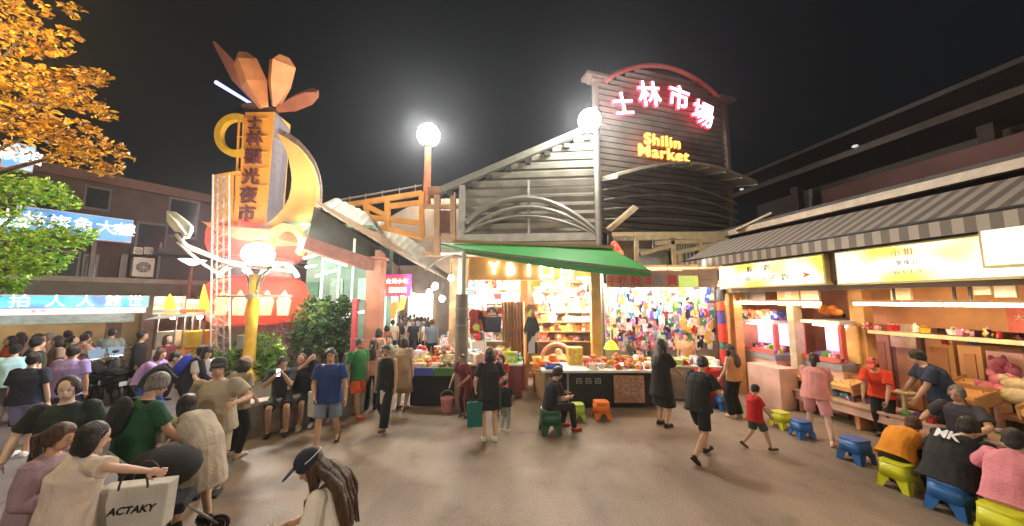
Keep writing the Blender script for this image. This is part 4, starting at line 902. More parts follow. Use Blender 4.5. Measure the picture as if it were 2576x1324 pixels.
# ceiling of the stalls under the screen
m=MB(); m.prism([V((-1.5,8.6,3.95)),V((2.7,8.9,3.85)),V((2.7,12,3.85)),V((-1.5,12,3.95))],(0,0,.08)); m.prism([V((2.8,9.7,3.40)),V((6.3,9.3,3.40)),V((6.3,12,3.40)),V((2.8,12,3.40))],(0,0,.08)); tag(m.build('stall_ceiling',mat('ceiling_wood',(.40,.25,.12),.6,sc=2)),'flat timber ceiling over the brightly lit centre stalls','ceiling')
# pole with lamp at gateway
lx=at(1508,700,10.3); z1=at(1502,300,10.3).z
t=thing('street_lamp',(lx.x,10.3,0),0,'grey pole carrying a dazzling white lamp at the left edge of the gateway','street lamp')
m=MB(); m.tube([V((lx.x,10.3,0)),V((lx.x,10.3,z1+.4))],[.1,.07],12); keep(m.build('post',M_steel,smooth=40),t)
m=MB(); lc=at(1483,303,9.5); m.ell(lc,(.32,.32,.32),n=20,k=12); keep(m.build('lamp_globe',G_cool,smooth=True),t)
m=MB(); m.tube([lc+V((0,0,-.02)),V((lx.x,10.3,lc.z+.1))],[.04,.04],8); keep(m.build('bracket',M_steel),t)
# slanting planks
for (p0,p1,lb) in (((1532,578),(1600,520),'slanting beige plank jutting out left of the gateway foot'),((1852,580),(1942,538),'slanting beige plank jutting out right of the gateway foot')):
    m=MB(); a=at(*p0,10.2); b_=at(*p1,9.6); m.beam(a,b_,.32,.06); tag(m.build('awning_bracket',mat('plank_beige',(.55,.47,.32),.6)),lb,'bracket')
# steel frame below gateway
sf=thing('steel_frame',MS.P(2.6,3.6,-.4),MS.rz,'beige steel frame with pickets under the gateway wall','frame')
m=MB()
for (a,b_) in (((1600,600),(1820,596)),((1610,640),(1690,618)),((1690,600),(1700,690)),((1600,600),(1602,690)),((1690,640),(1800,615)),((1760,600),(1764,640)),((1540,590),(1830,588)),((1708,640),(1710,690)),((1650,612),(1830,604))):
    m.beam(at(*a,10.4),at(*b_,10.4),.09,.12)
keep(m.build('beam',mat('beam_beige',(.50,.40,.24),.6)),sf)
m=MB()
for i in range(44): x=1545+i*6.5; m.beam(at(x,588,11.0),at(x,606 if i<15 else 630,11.0),.03,.04)
for i in range(6): x=1700+i*9; m.beam(at(x,628,10.9),at(x,690,10.9),.03,.04)
keep(m.build('picket',mat('picket',(.35,.31,.22),.6)),sf)
m=MB(); m.prism([at(*q,12.0) for q in ((1530,588),(1835,588),(1835,705),(1530,705))],(0,.1,0)); keep(m.build('back_panel',mat('frame_back',(.22,.18,.12),.7,sc=1.2,var=.5)),sf)
m=MB(); m.box(at(1640,660,11.3),(1.1,.1,.9)); keep(m.build('duct_panel',mat('duct',(.35,.38,.36),.4,.4),bevel=.03),sf)
m=MB(); m.cap(at(1545,615,9.6),at(1556,640,9.6),.10,.14); tag(m.build('lantern',mat('lantern_red',(.8,.12,.06),.5,emit=.3,bump=0),smooth=True),'small red lantern at the top corner of the green canopy','lantern')
# ---------------------------------------------------------------- green canopy
gc=thing('green_canopy',at(1160,1035,8.1),0,'sloping bright green canopy over the centre stalls','canopy')
M_green=leafmat('canopy_green',(.07,.42,.09),(.08,.46,.10),(.07,.42,.09))
q=[at(1110,614,8.6),at(1400,620,9.0),at(1532,624,9.2),at(1636,682,7.7),at(1400,655,7.8),at(1172,629,8.0)]
m=MB(); m.add([q[0],q[1],q[2],q[3],q[4],q[5]],[(0,1,4,5),(1,2,3,4)]); o=m.build('cover',M_green); sd=o.modifiers.new('s','SOLIDIFY'); sd.thickness=.02; keep(o,gc)
v=[at(1110,626,8.6),at(1174,640,8.0),at(1300,660,7.9),at(1400,676,7.8),at(1520,690,7.75),at(1636,697,7.7)]; tp=[q[0],q[5],q[5].lerp(q[4],.55),q[4],q[4].lerp(q[3],.5),q[3]]
m=MB(); m.strip([p+V((0,-.02,0)) for p in tp],[p+V((0,-.02,0)) for p in v],(0,.015,0)); keep(m.build('valance',leafmat('valance_green',(.04,.30,.06),(.04,.32,.06),(.04,.30,.06))),gc)
m=MB(); m.tube([p+V((0,-.03,-.03)) for p in tp],.03,6); keep(m.build('front_rail',M_steel),gc)
m=MB(); a=at(1158,1034,8.05); a.z=0; zt=at(1166,632,8.05).z; xx=at(1162,800,8.05).x; m.tube([V((xx,8.05,0)),V((xx,8.05,zt*.72))],[.15]*2,16); keep(m.build('post',mat('post_grey',(.20,.165,.13),.6,sc=3,var=.3),smooth=40),gc)
m=MB(); m.tube([V((xx+.03,8.05,zt*.72)),V((xx+.03,8.05,zt))],[.055]*2,12); keep(m.build('upper_post',mat('post_green',(.35,.40,.30),.5),smooth=40),gc)
for zz in (1.1,1.9,2.28): 
    m=MB(); m.tube([V((xx,8.05,zz)),V((xx,8.05,zz+.04))],[.175]*2,14); keep(m.build('band',M_steel),gc)
m=MB(); m.beam(V((xx,8.05,zt-.02)),at(1532,630,9.2),.06,.08); m.beam(V((xx,8.05,zt-.05)),at(1110,640,8.6),.05,.06); keep(m.build('rafter',M_steel),gc)
m=MB(); pts=[V((xx,8.05,zt-1.1))]+[at(px,py,8.3+dy) for px,py,dy in ((1120,662,.3),(1085,668,.6),(1050,690,1.0))]; m.tube([V((xx,8.05,zt-.15)),at(1130,640,8.4),at(1098,655,8.7),at(1070,680,9.0)],[.03]*4,6); keep(m.build('curved_brace',M_steel),gc)
# ---------------------------------------------------------------- centre stalls
def goods_mesh(kind):
    m=MB()
    if kind=='box': m.box((0,0,0),(1,1,1))
    elif kind=='pouch':
        m.prism([(x,-.5,z) for x,z in ((-.42,-.5),(.42,-.5),(.5,-.4),(.5,.28),(.4,.36),(.12,.38),(.1,.5),(-.1,.5),(-.12,.38),(-.4,.36),(-.5,.28),(-.5,-.4))],(0,1,0))
    elif kind=='shirt':
        m.prism([(x,-.5,z) for x,z in ((-.3,-.5),(.3,-.5),(.29,.1),(.42,-.02),(.5,.12),(.3,.42),(.12,.5),(0,.44),(-.12,.5),(-.3,.42),(-.5,.12),(-.42,-.02),(-.29,.1))],(0,1,0))
    elif kind=='plush':
        m.ell((0,0,-.16),(.34,.34,.32)); m.ell((0,-.05,.24),(.27,.27,.24)); m.ell((-.2,0,.44),(.1,.06,.12)); m.ell((.2,0,.44),(.1,.06,.12)); m.cap((-.25,-.1,-.05),(-.42,-.28,-.15),.1,.08); m.cap((.25,-.1,-.05),(.42,-.28,-.15),.1,.08); m.cap((-.16,-.15,-.35),(-.2,-.42,-.4),.12,.1); m.cap((.16,-.15,-.35),(.2,-.42,-.4),.12,.1)
    elif kind=='ball': m.ell((0,0,0),(.5,.5,.5),n=14,k=8); m.tube([(0,0,.45),(.03,0,.58)],[.04,.02],5)
    elif kind=='bag':
        m.prism([(x,-.5,z) for x,z in ((-.38,-.5),(.38,-.5),(.48,.15),(-.48,.15))],(0,1,0)); m.torus((0,0,.15),(1,0,0),(0,0,1),.25,.04,0,180,n=12,k=6,ry=.34)
    elif kind=='hat': m.tube([(0,0,-.3),(0,0,-.26)],[.5,.5],16); m.tube([(0,0,-.28),(0,0,0),(0,0,.2),(0,0,.28)],[.3,.29,.24,.08],16)
    elif kind=='bottle': m.tube([(0,0,-.5),(0,0,.15),(0,0,.26),(0,0,.3),(0,0,.5)],[.28,.28,.13,.11,.11],10)
    elif kind=='case': m.prism([(x,-.5,z) for x,z in ((-.5,-.45),(-.45,-.5),(.45,-.5),(.5,-.45),(.5,.45),(.45,.5),(-.45,.5),(-.5,.45))],(0,1,0)); m.box((.2,-.56,.3),(.3,.12,.3))
    elif kind=='tray':
        m.box((0,0,-.45),(1,1,.1)); m.box((0,-.47,0),(1,.06,1)); m.box((0,.47,0),(1,.06,1)); m.box((-.47,0,0),(.06,.9,1)); m.box((.47,0,0),(.06,.9,1))
    return m
_G={}
def packmat(colr):
    k='pack_'+colr
    if k in _M: return _M[k]
    m=mat(k,COLS[colr],.4,sc=3,var=.15,bump=0); nt=m.node_tree; N=nt.nodes; L=nt.links; b=N['Principled BSDF']; src=b.inputs['Base Color'].links[0].from_socket
    tc=N.new('ShaderNodeTexCoord'); oi=N.new('ShaderNodeObjectInfo'); ad=N.new('ShaderNodeVectorMath'); ad.operation='ADD'; L.new(tc.outputs['Object'],ad.inputs[0]); ml=N.new('ShaderNodeMath'); ml.operation='MULTIPLY'; ml.inputs[1].default_value=37; L.new(oi.outputs['Random'],ml.inputs[0]); L.new(ml.outputs[0],ad.inputs[1])
    v=N.new('ShaderNodeTexVoronoi'); v.distance='CHEBYCHEV'; v.inputs['Scale'].default_value=2.6; L.new(ad.outputs[0],v.inputs['Vector'])
    gt=N.new('ShaderNodeSeparateColor'); L.new(v.outputs['Color'],gt.inputs[0]); g2_=N.new('ShaderNodeMath'); g2_.operation='GREATER_THAN'; g2_.inputs[1].default_value=.62; L.new(gt.outputs[0],g2_.inputs[0])
    hs=N.new('ShaderNodeHueSaturation'); hs.inputs['Saturation'].default_value=.9; hs.inputs['Value'].default_value=.9; L.new(v.outputs['Color'],hs.inputs['Color'])
    mx=N.new('ShaderNodeMix'); mx.data_type='RGBA'; L.new(g2_.outputs[0],mx.inputs[0]); L.new(src,mx.inputs[6]); L.new(hs.outputs[0],mx.inputs[7]); L.new(mx.outputs[2],b.inputs['Base Color']); return m
NM={'box':'carton','pouch':'pouch','shirt':'shirt','plush':'plush_toy','ball':'orange_fruit','bag':'handbag','hat':'straw_hat','bottle':'bottle','case':'phone_case','tray':'tray'}
COLS={'white':'e8e4dc','red':'b5261c','orange':'d9661a','yellow':'d8b02a','pink':'d47a8e','cyan':'2f9fc0','blue':'2a4fa8','navy':'20243f','green':'4c8a3c','mint':'8fc9ac','purple':'6a4f96','brown':'6b3d20','black':'1c1a1a','cream':'d9c69a','grey':'85827c','teal':'1f7a72','lime':'a6cc2a','tan':'a8713c'}
GOODS=0
def goods(kind,colr,loc,sz,rz,where,cat=None,name=None,group=None,label=None,mt=None):
    global GOODS
    GOODS+=1; k=(kind,colr,name)
    if k not in _G:
        me=goods_mesh(kind).mesh(name or NM[kind]); me.materials.append(mt or (packmat(colr) if kind in('box','pouch','case','bottle','shirt') else mat('goods_'+colr,COLS[colr],.5,sc=9,var=.25,bump=.1)))
        if kind in('plush','ball','hat','bottle'): shade(me,40)
        _G[k]=me
    nm=name or NM[kind]; o=bpy.data.objects.new(nm,_G[k]); C.objects.link(o); o.location=loc; o.scale=sz; o.rotation_euler=(0,0,rz)
    kd=nm.replace('_',' '); tag(o,label or f'small {colr} {kd} {where}',cat or kd.split()[-1],group or f'{colr} {kd} items {where}'); return o
def stall(label,PL,u0,u1,w0,w1,zc,skirt,topm,wallm,zr=3.6,ceil=False,skw=None):
    t=thing('market_stall',PL.P((u0+u1)/2,0,(w0+w1)/2),PL.rz,label,'market stall')
    lbox(PL,'counter',(0,0,1,1),w0,w1,skirt,t,z=(0.02,zc-.04),u=(u0,u1),w=0); lbox(PL,'counter_top',(0,0,1,1),w0-.05,w1+.02,topm,t,z=(zc-.04,zc),u=(u0-.04,u1+.04),w=0)
    return t
ST=Plane((0,8.9),(1,0))
def U(px,w=0): return ST.hit(px,850,w)[0]
def Z(py,w=0): return ST.hit(1350,py,w)[1]
# back wall & partitions
bw=thing('stall_wall',ST.P(2.5,0,3.2),0,'bright cream back wall and orange timber posts of the two centre stalls','wall')
lbox(ST,'panel',(0,0,1,1),2.6,2.7,mat('back_cream',(.42,.26,.13),.7,sc=3,var=.4),bw,z=(0,3.9),u=(U(1128,2.6),U(1520,2.6)),w=0)
mp=mat('post_orange',(.62,.30,.08),.6,sc=2,var=.25)
for px,wpx,w_,zb_ in ((1318,20,1.0,0),(1502,24,.35,0)):
    lbox(ST,'post',(0,0,1,1),w_,w_+.2,mp,bw,z=(zb_,3.8),u=(U(px-wpx/2,w_),U(px+wpx/2,w_)),w=0)
lbox(ST,'sign_beam',(1180,645,1500,700),.5,.6,mp,bw,z=(Z(705,.5),Z(648,.5)))
for i,(px,ch,wd) in enumerate(((1243,'Y',34),(1284,'B',34),(1330,'1',20),(1375,'口',32),(1425,'日',32),(1470,'二',34))):
    c=ST.P(ST.hit(px,676+i*2,.42)[0],ST.hit(px,676+i*3,.42)[1],.42); t=thing('letter_sign',c,0,'glowing white letter %s on the beam below the green canopy'%('Y','B','1 beside the first post','shaped like an empty square','like a barred square','of two bars, last one')[i],'lit letter','glowing white letters on the orange beam')
    text_mesh('lettering',ch,.44,glow('letter_warm',(1,.93,.75),5),facemat(c,(1,0,0),(0,1,0)),t,extrude=.02,offset=.012)
def bulb(loc,r=.07,hang=.4,label=''):
    t=thing('hanging_bulb',loc,0,label,'light bulb','bare bulbs hanging over the stalls'); m=MB(); m.ell((0,0,0),(r,r,r*1.15),n=8,k=6); m.build('bulb',G_bulb,t,smooth=True)
    m=MB(); m.tube([(0,0,r),(0,0,r+.09)],[.03,.025],8); m.tube([(0,0,r+.09),(0,0,r+hang)],[.008]*2,5); m.build('cord',M_dark,t)
for i,(px,py,Y,lb) in enumerate(((1215,735,9.6,'big bare bulb over the first stall, nearest the round grey post'),(1112,752,10.5,'dazzling bulb at the alley corner of the first stall'),(1135,700,10.2,'bulb just left of the round grey post, high up'),(1262,715,10.4,'bulb over the shelf of white cartons'),(1375,722,10.2,'bulb left in the second stall behind the letter beam'),(1432,735,10.0,'middle bulb in the second stall'),(1480,745,9.9,'bulb beside the second orange post'),(1400,770,10.6,'low bulb deep in the second stall'),(1538,708,9.9,'bulb at the left end of the display wall'),(1600,700,9.7,'second bulb above the display wall'),(1680,702,9.5,'third bulb above the display wall'),(1760,705,9.4,'right-hand bulb above the display wall'),(1095,720,12.5,'bulb further along the alley stalls'),(1080,735,14.5,'small far bulb at the end of the alley stalls'),(1040,745,15.5,'far bulb on the left side of the alley'),(1012,742,17.5,'tiny far bulb deep in the alley'),(1195,762,10.1,'small bulb low behind the round grey post'),(1240,690,9.9,'bulb tucked below the first letter of the beam'),(1290,742,10.0,'bulb left of the first orange post'),(1352,745,10.3,'bulb right of the first orange post'),(1410,715,9.8,'bulb below the fourth letter of the beam'),(1455,765,10.7,'small low bulb in front of the second back shelf'),(1390,800,10.9,'lowest bulb glowing between the shelves of the second stall'),(1640,712,9.6,'bulb under the middle of the red-lettered banner'))):
    bulb(at(px,py,Y),.085 if i<12 else .11,.4,lb)
# counters
m=MB()
s1=stall('alley corner stall heaped with colourful goods on blue and green trays',ST,U(1036,-.5),U(1146,-.5),-.5,.5,.80,M_blk,M_blk,None)
lbox(ST,'blue_edge',(0,0,1,1),-.60,-.56,mat('edge_blue',(.06,.10,.45),.4),s1,z=(.72,.90),u=(U(1034,-.6),U(1092,-.6)),w=0); lbox(ST,'green_edge',(0,0,1,1),-.60,-.56,mat('edge_green',(.08,.22,.05),.6),s1,z=(.72,.90),u=(U(1094,-.6),U(1146,-.6)),w=0)
s1b=stall('long alley-side counter of toys running back beside the alley',Plane((U(1075),9.5),(0,1)),.0,7,.0,1.1,.85,M_dwood,M_white,None) if False else None
AL=Plane((-1.75,9.35),(-.24,1))   # alley side face of the stalls; n points right/away
if AL.n.x<0: AL.n=-AL.n
t=thing('alley_counter',AL.P(3,0,.5),AL.rz,'white stepped goods counter running back along the right side of the alley','market stall')
for st_ in range(3): lbox(AL,'step',(0,0,1,1),.35*st_,.35*(st_+1),M_white,t,z=(0,.8+.28*st_),u=(.2,6.5),w=0)
lbox(AL,'shelf_back',(0,0,1,1),1.06,1.1,M_white,t,z=(0,2.9),u=(.2,6.5),w=0)
for z_ in (1.75,2.15): lbox(AL,'shelf',(0,0,1,1),.75,1.05,M_white,t,z=(z_,z_+.03),u=(.3,6.4),w=0)
random.seed(11)
cl=list(COLS)
for i in range(34): u=random.uniform(.4,6.3); s=random.uniform(.14,.24); goods(random.choice(('plush','box','bag')),random.choice(('white','pink','cream','yellow','cyan','tan','orange')),AL.P(u,random.choice((1.78,2.18))+s*.5,.9),(s,s,s),random.uniform(0,6),'on the shelves along the alley')
for i in range(78):
    st_=random.randrange(3); u=random.uniform(.3,6.3) if i>26 else random.uniform(.3,2.2); kk=random.choice(('box','plush','pouch','ball')); c=random.choice(('white','pink','cyan','yellow','orange','cream','red','mint','white','pink'))
    s=random.uniform(.16,.28); goods(kk,c,AL.P(u,.8+.28*st_+s*.5,.17+.35*st_),(s,s,s),random.uniform(0,6),'on the stepped alley counter',name='toy' if kk!='box' else None)
for i in range(80):
    px=random.uniform(1040,1143); f=(px-1040)/103; w_=random.uniform(-.45,.4); s=random.uniform(.11,.19)
    c=random.choice(('orange','yellow','red','white','cream','tan','pink','lime') if px<1100 else ('tan','cream','orange','brown','green'))
    goods(random.choice(('box','ball','pouch','plush')),c,ST.P(U(px,w_),.80+s*.5+max(0,w_+.2)*.75*random.uniform(.5,1),w_),(s,s,s),random.uniform(0,6),'heaped on the alley corner stall',name='snack_pack')
# first stall
s2=stall('first centre stall of toys and plush, right of the round grey post',ST,U(1175,.2),U(1312,.2),.2,1.3,.85,mat('skirt_maroon',(.25,.06,.06),.8),M_white,None)
for z_ in (1.25,1.65,2.05,2.45,2.82): lbox(ST,'shelf',(0,0,1,1),1.6,2.1,M_white,s2,z=(z_,z_+.03),u=(U(1172,1.6),U(1312,1.6)),w=0)
for i in range(150):
    px=random.uniform(1178,1308); row=random.randrange(7)
    s=random.uniform(.16,.30); c=random.choice(('white','pink','mint','yellow','red','cyan','cream','white','lime','teal'))
    if row==0: loc=ST.P(U(px,.5),.85+s*.5,random.uniform(.3,1.1)); wh='on the first stall counter'
    else: loc=ST.P(U(px,1.8),(.86,1.28,1.68,2.08,2.48,2.85)[row-1]+s*.5,1.8); wh='on the shelves of the first stall'
    goods(random.choice(('plush','box','plush','pouch')),c,loc,(s,s,s),random.uniform(-.6,.6),wh)
for i in range(12):
    px=1182+i*10.6; goods('box','white',ST.P(U(px,1.5),Z(762,1.5)+.1,1.5),(.13,.2,random.uniform(.2,.3)),0,'in the row on the top rail of the first stall')
lbox(ST,'top_rail',(1175,768,1312,773),1.35,1.65,M_steel,s2)
for px,py,ww,hh,c,lb,kk in ((1196,808,30,62,'red','red and orange garment hanging beside the round grey post','shirt'),(1214,806,18,52,'orange','orange garment hanging behind the red one','shirt'),(1237,806,36,58,'navy','navy rucksack hanging from the first stall rail','bag'),(1338,842,28,90,'black','long black garment hanging between the two centre stalls','shirt'),(1336,785,22,40,'tan','small tan garment over the long black one','shirt')):
    k_=9.3/F; goods(kk,c,ST.P(U(px,.4),Z(py,.4),.4),(ww*k_*1.5,.08,hh*k_),0,'',label=lb,cat='garment' if kk=='shirt' else 'rucksack',name='hanging_garment' if kk=='shirt' else 'rucksack',group='hanging goods of the first stall')
m=MB(); A=[];B=[]
for i in range(25):
    px=1262+i*2.4; dy=.05*math.sin(i*1.9); A.append(ST.P(U(px,.7),2.45,.7+dy)); B.append(ST.P(U(px+3,.7),.75+(.6 if i<9 else 0),.7+dy*1.6))
m.strip(A,B,(0,.02,0)); tag(m.build('curtain',mat('curtain_tan',(.50,.24,.08),.8,sc=4,var=.25),smooth=40),'tan cloth curtain hanging at the right side of the first stall','curtain')
for i in range(64):
    px=random.uniform(1178,1490); 
    if 1305<px<1345: continue
    s=random.uniform(.16,.30); goods(random.choice(('bag','plush','shirt','hat')),random.choice(('white','cream','yellow','tan','pink','white','mint','orange')),ST.P(U(px,1.0),random.uniform(2.2,3.1),random.uniform(.7,1.9)),(s,s*.5,s),random.uniform(-.4,.4),'hanging from the ceiling of the centre stalls')
# second stall
s3=stall('second centre stall with straw hats and bags behind a white-topped table',ST,U(1345,.7),U(1490,.7),.7,1.5,.85,M_dwood,M_wood,None)
for z_ in (1.2,1.5,1.8,2.1,2.4,2.75,3.05): lbox(ST,'shelf',(0,0,1,1),1.9,2.35,M_wood,s3,z=(z_,z_+.03),u=(U(1345,1.9),U(1492,1.9)),w=0)
for i in range(150):
    px=random.uniform(1350,1488); row=random.randrange(7); s=random.uniform(.14,.28)
    c=random.choice(('brown','tan','cream','black','orange','brown','yellow') if row<2 else ('white','cream','white','yellow','mint','orange','tan'))
    goods(random.choice(('bag','box','bottle','bag')),c,ST.P(U(px,2.1),(1.23,1.53,1.83,2.13,2.43,2.78,3.08)[row]+s*.5,2.05),(s,s*.7,s),random.uniform(-.4,.4),'on the shelves of the second stall')
for i,(px,py,s,dp) in enumerate(((1352,905,.42,.3),(1372,915,.44,.3),(1390,900,.40,.5),(1362,925,.42,.2),(1384,932,.42,.25),(1405,885,.36,.8),(1348,930,.38,.3))):
    goods('hat',('yellow','tan','orange','yellow','tan','cream','orange')[i],ST.P(U(px,dp),Z(py,dp),dp),(s,s,s*.8),i,'heaped in front of the second stall')
hb=thing('hat_basket',ST.P(U(1372,.3),0,.3),0,'wicker basket full of hats standing before the second stall','basket'); m=MB(); m.tube([(0,0,0),(0,0,.35),(0,0,.72)],[.22,.3,.36],16); m.build('basket',mat('wicker',(.45,.25,.10),.8,sc=30,var=.4,bump=.6),hb,smooth=40); m=MB(); m.torus((0,0,.72),(1,0,0),(0,1,0),.36,.03); m.build('rim',mat('wicker','0'),hb,smooth=True)
m=MB(); m.torus(ST.P(U(1400,.8),Z(905,.8),.8),(1,0,0),(0,0,1),.42,.05,0,180,n=20); tag(m.build('hoop',mat('hoop_peach',(.75,.42,.30),.6),smooth=True),'peach coloured arched hoop over the straw hats','hoop')
yb=thing('yellow_basket',ST.P(U(1444,.2),Z(915,.2),.2),0,'square yellow basket on the second stall, full of wrapped goods','basket'); m=MB(); m.tube([(0,0,0),(0,0,.42)],[.25,.27],4); m.build('basket',mat('basket_yellow',(.80,.50,.08),.6,sc=14,var=.35,bump=.5),yb); yb.rotation_euler=(0,0,R(45))
# table with white cloth & black front
tb=thing('display_table',ST.P(U(1540,-.5),0,-.4),0,'long table with a black front and white top heaped with snacks','table')
lbox(ST,'black_front',(0,0,1,1),-.62,.35,M_blk,tb,z=(.05,.80),u=(U(1430,-.62),U(1648,-.62)),w=0)
lbox(ST,'white_top',(0,0,1,1),-.68,.40,M_white,tb,z=(.80,.86),u=(U(1362,-.62),U(1652,-.62)),w=0,bevel=.01)
lbox(ST,'price_board',(0,0,1,1),-.65,-.625,mat('board_brown',(.42,.24,.17),.6,sc=20,var=.4),tb,z=(.12,.74),u=(U(1540,-.62),U(1615,-.62)),w=0)
text_mesh('lettering','小 小 小\n100 50\n元 元 元\n三個100',.095,mat('letter_cream',(.7,.6,.5),.6,bump=0),facemat(ST.P(U(1577,-.66),.47,-.66),(1,0,0),(0,1,0)),tb,extrude=.002)
text_mesh('lettering','四 四 四',.16,mat('letter_grey2',(.35,.34,.33),.6,bump=0),facemat(ST.P(U(1478,-.63),.60,-.635),(1,0,0),(0,1,0)),tb,extrude=.002,spacing=1.1)
for i,px in enumerate((1366,1425)): lbox(ST,'table_leg',(0,0,1,1),-.6,-.55,M_steel,tb,z=(0,.8),u=(U(px,-.6),U(px,-.6)+.04),w=0)
for i in range(70):
    px=random.uniform(1470,1640); w_=random.uniform(-.55,.25); s=random.uniform(.07,.15); hz=.86+s*.45+max(0,.28-abs(px-1555)/400)*max(0,(w_+.5))*.9
    c=random.choice(('orange','orange','yellow','white','cream','red','white','tan')); goods(random.choice(('ball','box','ball','pouch')),c,ST.P(U(px,w_),hz,w_),(s,s,s),random.uniform(0,6),'heaped on the white-topped table',name='snack_packet')
goods('tray','blue',ST.P(U(1392,-.4),.90,-.4),(.4,.3,.10),0,'',label='blue plastic tray on the left end of the white-topped table',cat='tray'); goods('tray','orange',ST.P(U(1368,-.1),.89,-.1),(.4,.3,.08),.3,'',label='orange tray beside the blue tray',cat='tray')
m=MB(); c=at(1537,868,8.9); m.tube([c+V((0,0,-.10)),c+V((0,0,.04)),c+V((0,0,.12))],[.19,.13,.04],16); m.tube([c+V((0,0,.1)),c+V((0,0,1.5))],[.01]*2,5); tag(m.build('lamp_shade',mat('shade_lime',(.45,.80,.05),.4,emit=.6,bump=0),smooth=40),'lime green lampshade hanging over the snack table','lamp')
# third stall: display wall
DW=Plane((ST.P(U(1518,1.2),0,1.2).x,10.1),(1,-.12))
dw=thing('display_wall',DW.P(1.7,0,.2),DW.rz,'white grid display wall covered in small hanging accessories','display stand')
u0,u1,z0,z1=DW.rect(1522,722,1805,885)
lbox(DW,'back_panel',(0,0,1,1),.1,.16,mat('grid_board',(.42,.38,.33),.7,sc=3,var=.3),dw,z=(.6,z1+.1),u=(u0,u1),w=0)
m=MB()
for i in range(28): q=u0+(u1-u0)*i/27; m.beam(DW.P(q,z0,.06),DW.P(q,z1,.06),.008,.008)
for i in range(14): z=z0+(z1-z0)*i/13; m.beam(DW.P(u0,z,.07),DW.P(u1,z,.07),.008,.008)
keep(m.build('wire_grid',M_steel),dw)
cc=('white','white','cream','red','blue','cyan','mint','orange','pink','black','purple','yellow','white','navy','teal','cream','green','grey')
for r_ in range(8):
    for i in range(27):
        q=u0+.1+(u1-u0-.2)*(i+.5*(r_%2)+random.uniform(-.2,.2))/27; z=z1-.12-(z1-z0-.2)*(r_+random.uniform(-.22,.22))/7.6
        if random.random()<.08: continue
        k_='white' if i<6 and random.random()<.5 else random.choice(cc); s=random.uniform(.9,1.35)
        goods('case' if random.random()<.6 else 'pouch',k_,DW.P(q,z,random.uniform(-.01,.04)),(.13*s,.03,random.uniform(.15,.32)*s),DW.rz,'hanging on the display wall')
bn=thing('stall_banner',DW.P((u0+u1)/2,z1+.3,-.5),DW.rz,'pale banner with red characters above the display wall','banner')
lbox(DW,'cloth',(1525,682,1805,724),-.55,-.53,mat('banner_pale',(.42,.28,.23),.7,sc=3,var=.2),bn)
uu0,uu1,zz0,zz1=DW.rect(1525,682,1805,724,-.55)
for i,(f,ch,c_) in enumerate(((.06,'手',T_red),(.16,'機',T_red),(.27,'殼',T_red),(.37,'飾',T_red),(.47,'品',T_grey),(.60,'買',T_red),(.70,'二',T_org),(.80,'送',T_red),(.90,'一',T_grey))):
    text_mesh('lettering',ch,.30,c_,facemat(DW.P(uu0+(uu1-uu0)*f,(zz0+zz1)/2-.05,-.57),DW.u,DW.n),bn,extrude=.003,offset=.004)
m=MB(); m.box((0,0,0),(.5,.01,.3)); p=m.build('price_card',mat('card_lime',(.6,.75,.2),.5,emit=.3,bump=0)); p.location=DW.P(uu0+(uu1-uu0)*.74,(zz0+zz1)/2-.06,-.59); p.rotation_euler=(0,0,DW.rz); keep(p,bn)
m=MB(); m.tube([DW.P(u0,z1+.02,-.5),DW.P(u1,z1+.02,-.5)],[.025]*2,6); o=tag(m.build('tube_lamp',glow('tube_white2',(1,.93,.84),TUBE*.45),None),'long white tube lamp between the banner and the display wall','lamp')
s4=stall('white counter of boxed accessories under the display wall',DW,DW.hit(1655,900,-.9)[0],DW.hit(1805,900,-.9)[0],-1.0,-.3,.85,M_conc,M_white,None)
for i in range(34):
    q=random.uniform(DW.hit(1660,900,-.8)[0],DW.hit(1800,900,-.8)[0]); s=random.uniform(.1,.17)
    goods(random.choice(('box','pouch','case')),random.choice(('white','blue','mint','red','cream','grey','lime')),DW.P(q,.85+s*.5,random.uniform(-.95,-.35)),(s,s,s),random.uniform(0,3),'on the accessory counter',name='boxed_accessory')
for i in range(4): goods('tray','red',DW.P(DW.hit(1772,930,-1.3)[0]+.02*i,.14+.2*i,-1.35),(.5,.36,.2),.1*i,'',label='red plastic crate in the stack before the accessory counter',cat='crate',name='crate',group='red crates before the accessory counter')
for i in range(26):
    px=random.uniform(1560,1650); z_=random.choice((.95,1.25,1.5)); s=random.uniform(.12,.2)
    goods(random.choice(('bottle','box','pouch')),random.choice(('red','white','cyan','black','teal','brown','grey')),DW.P(DW.hit(px,870,-.1)[0],z_+s*.5-.03,-.12),(s*.8,s*.6,s),0,'on the low rack under the display wall')
lbox(DW,'low_rack',(0,0,1,1),-.22,.0,M_steel,dw,z=(.55,.92),u=(DW.hit(1555,870,-.1)[0],DW.hit(1655,870,-.1)[0]),w=0)
# alley far end
ae=thing('alley_backdrop_shop',(-3.2,22,0),0,'distant lit shopfront closing the far end of the alley','shop')
m=MB(); m.box((-6.2,23,2.4),(9,.3,4.8)); keep(m.build('wall',mat('far_shop_wall',(.30,.22,.16),.8,sc=1,var=.4)),ae)
m=MB(); m.box((-6.0,22.6,2.0),(1.6,.1,1.8)); keep(m.build('window',glow('far_window',(1,.85,.65),1.2)),ae)
AW=Plane((-4.55,12.3),(-.235,1))
if AW.n.x>0: AW.n=-AW.n
aw_=thing('alley_shopfront',AW.P(4,0,.3),AW.rz,'row of reddish shopfronts with pale frames along the left side of the alley','shop')
lbox(AW,'wall',(0,0,1,1),.2,.4,mat('alley_wall',(.30,.16,.11),.8,sc=1,var=.4),aw_,z=(0,4.3),u=(0,9),w=0)
for q in (.6,2.6,4.6,6.6): lbox(AW,'frame',(0,0,1,1),.1,.2,mat('alley_frame',(.45,.50,.42),.5),aw_,z=(0,3.2),u=(q,q+.12),w=0)
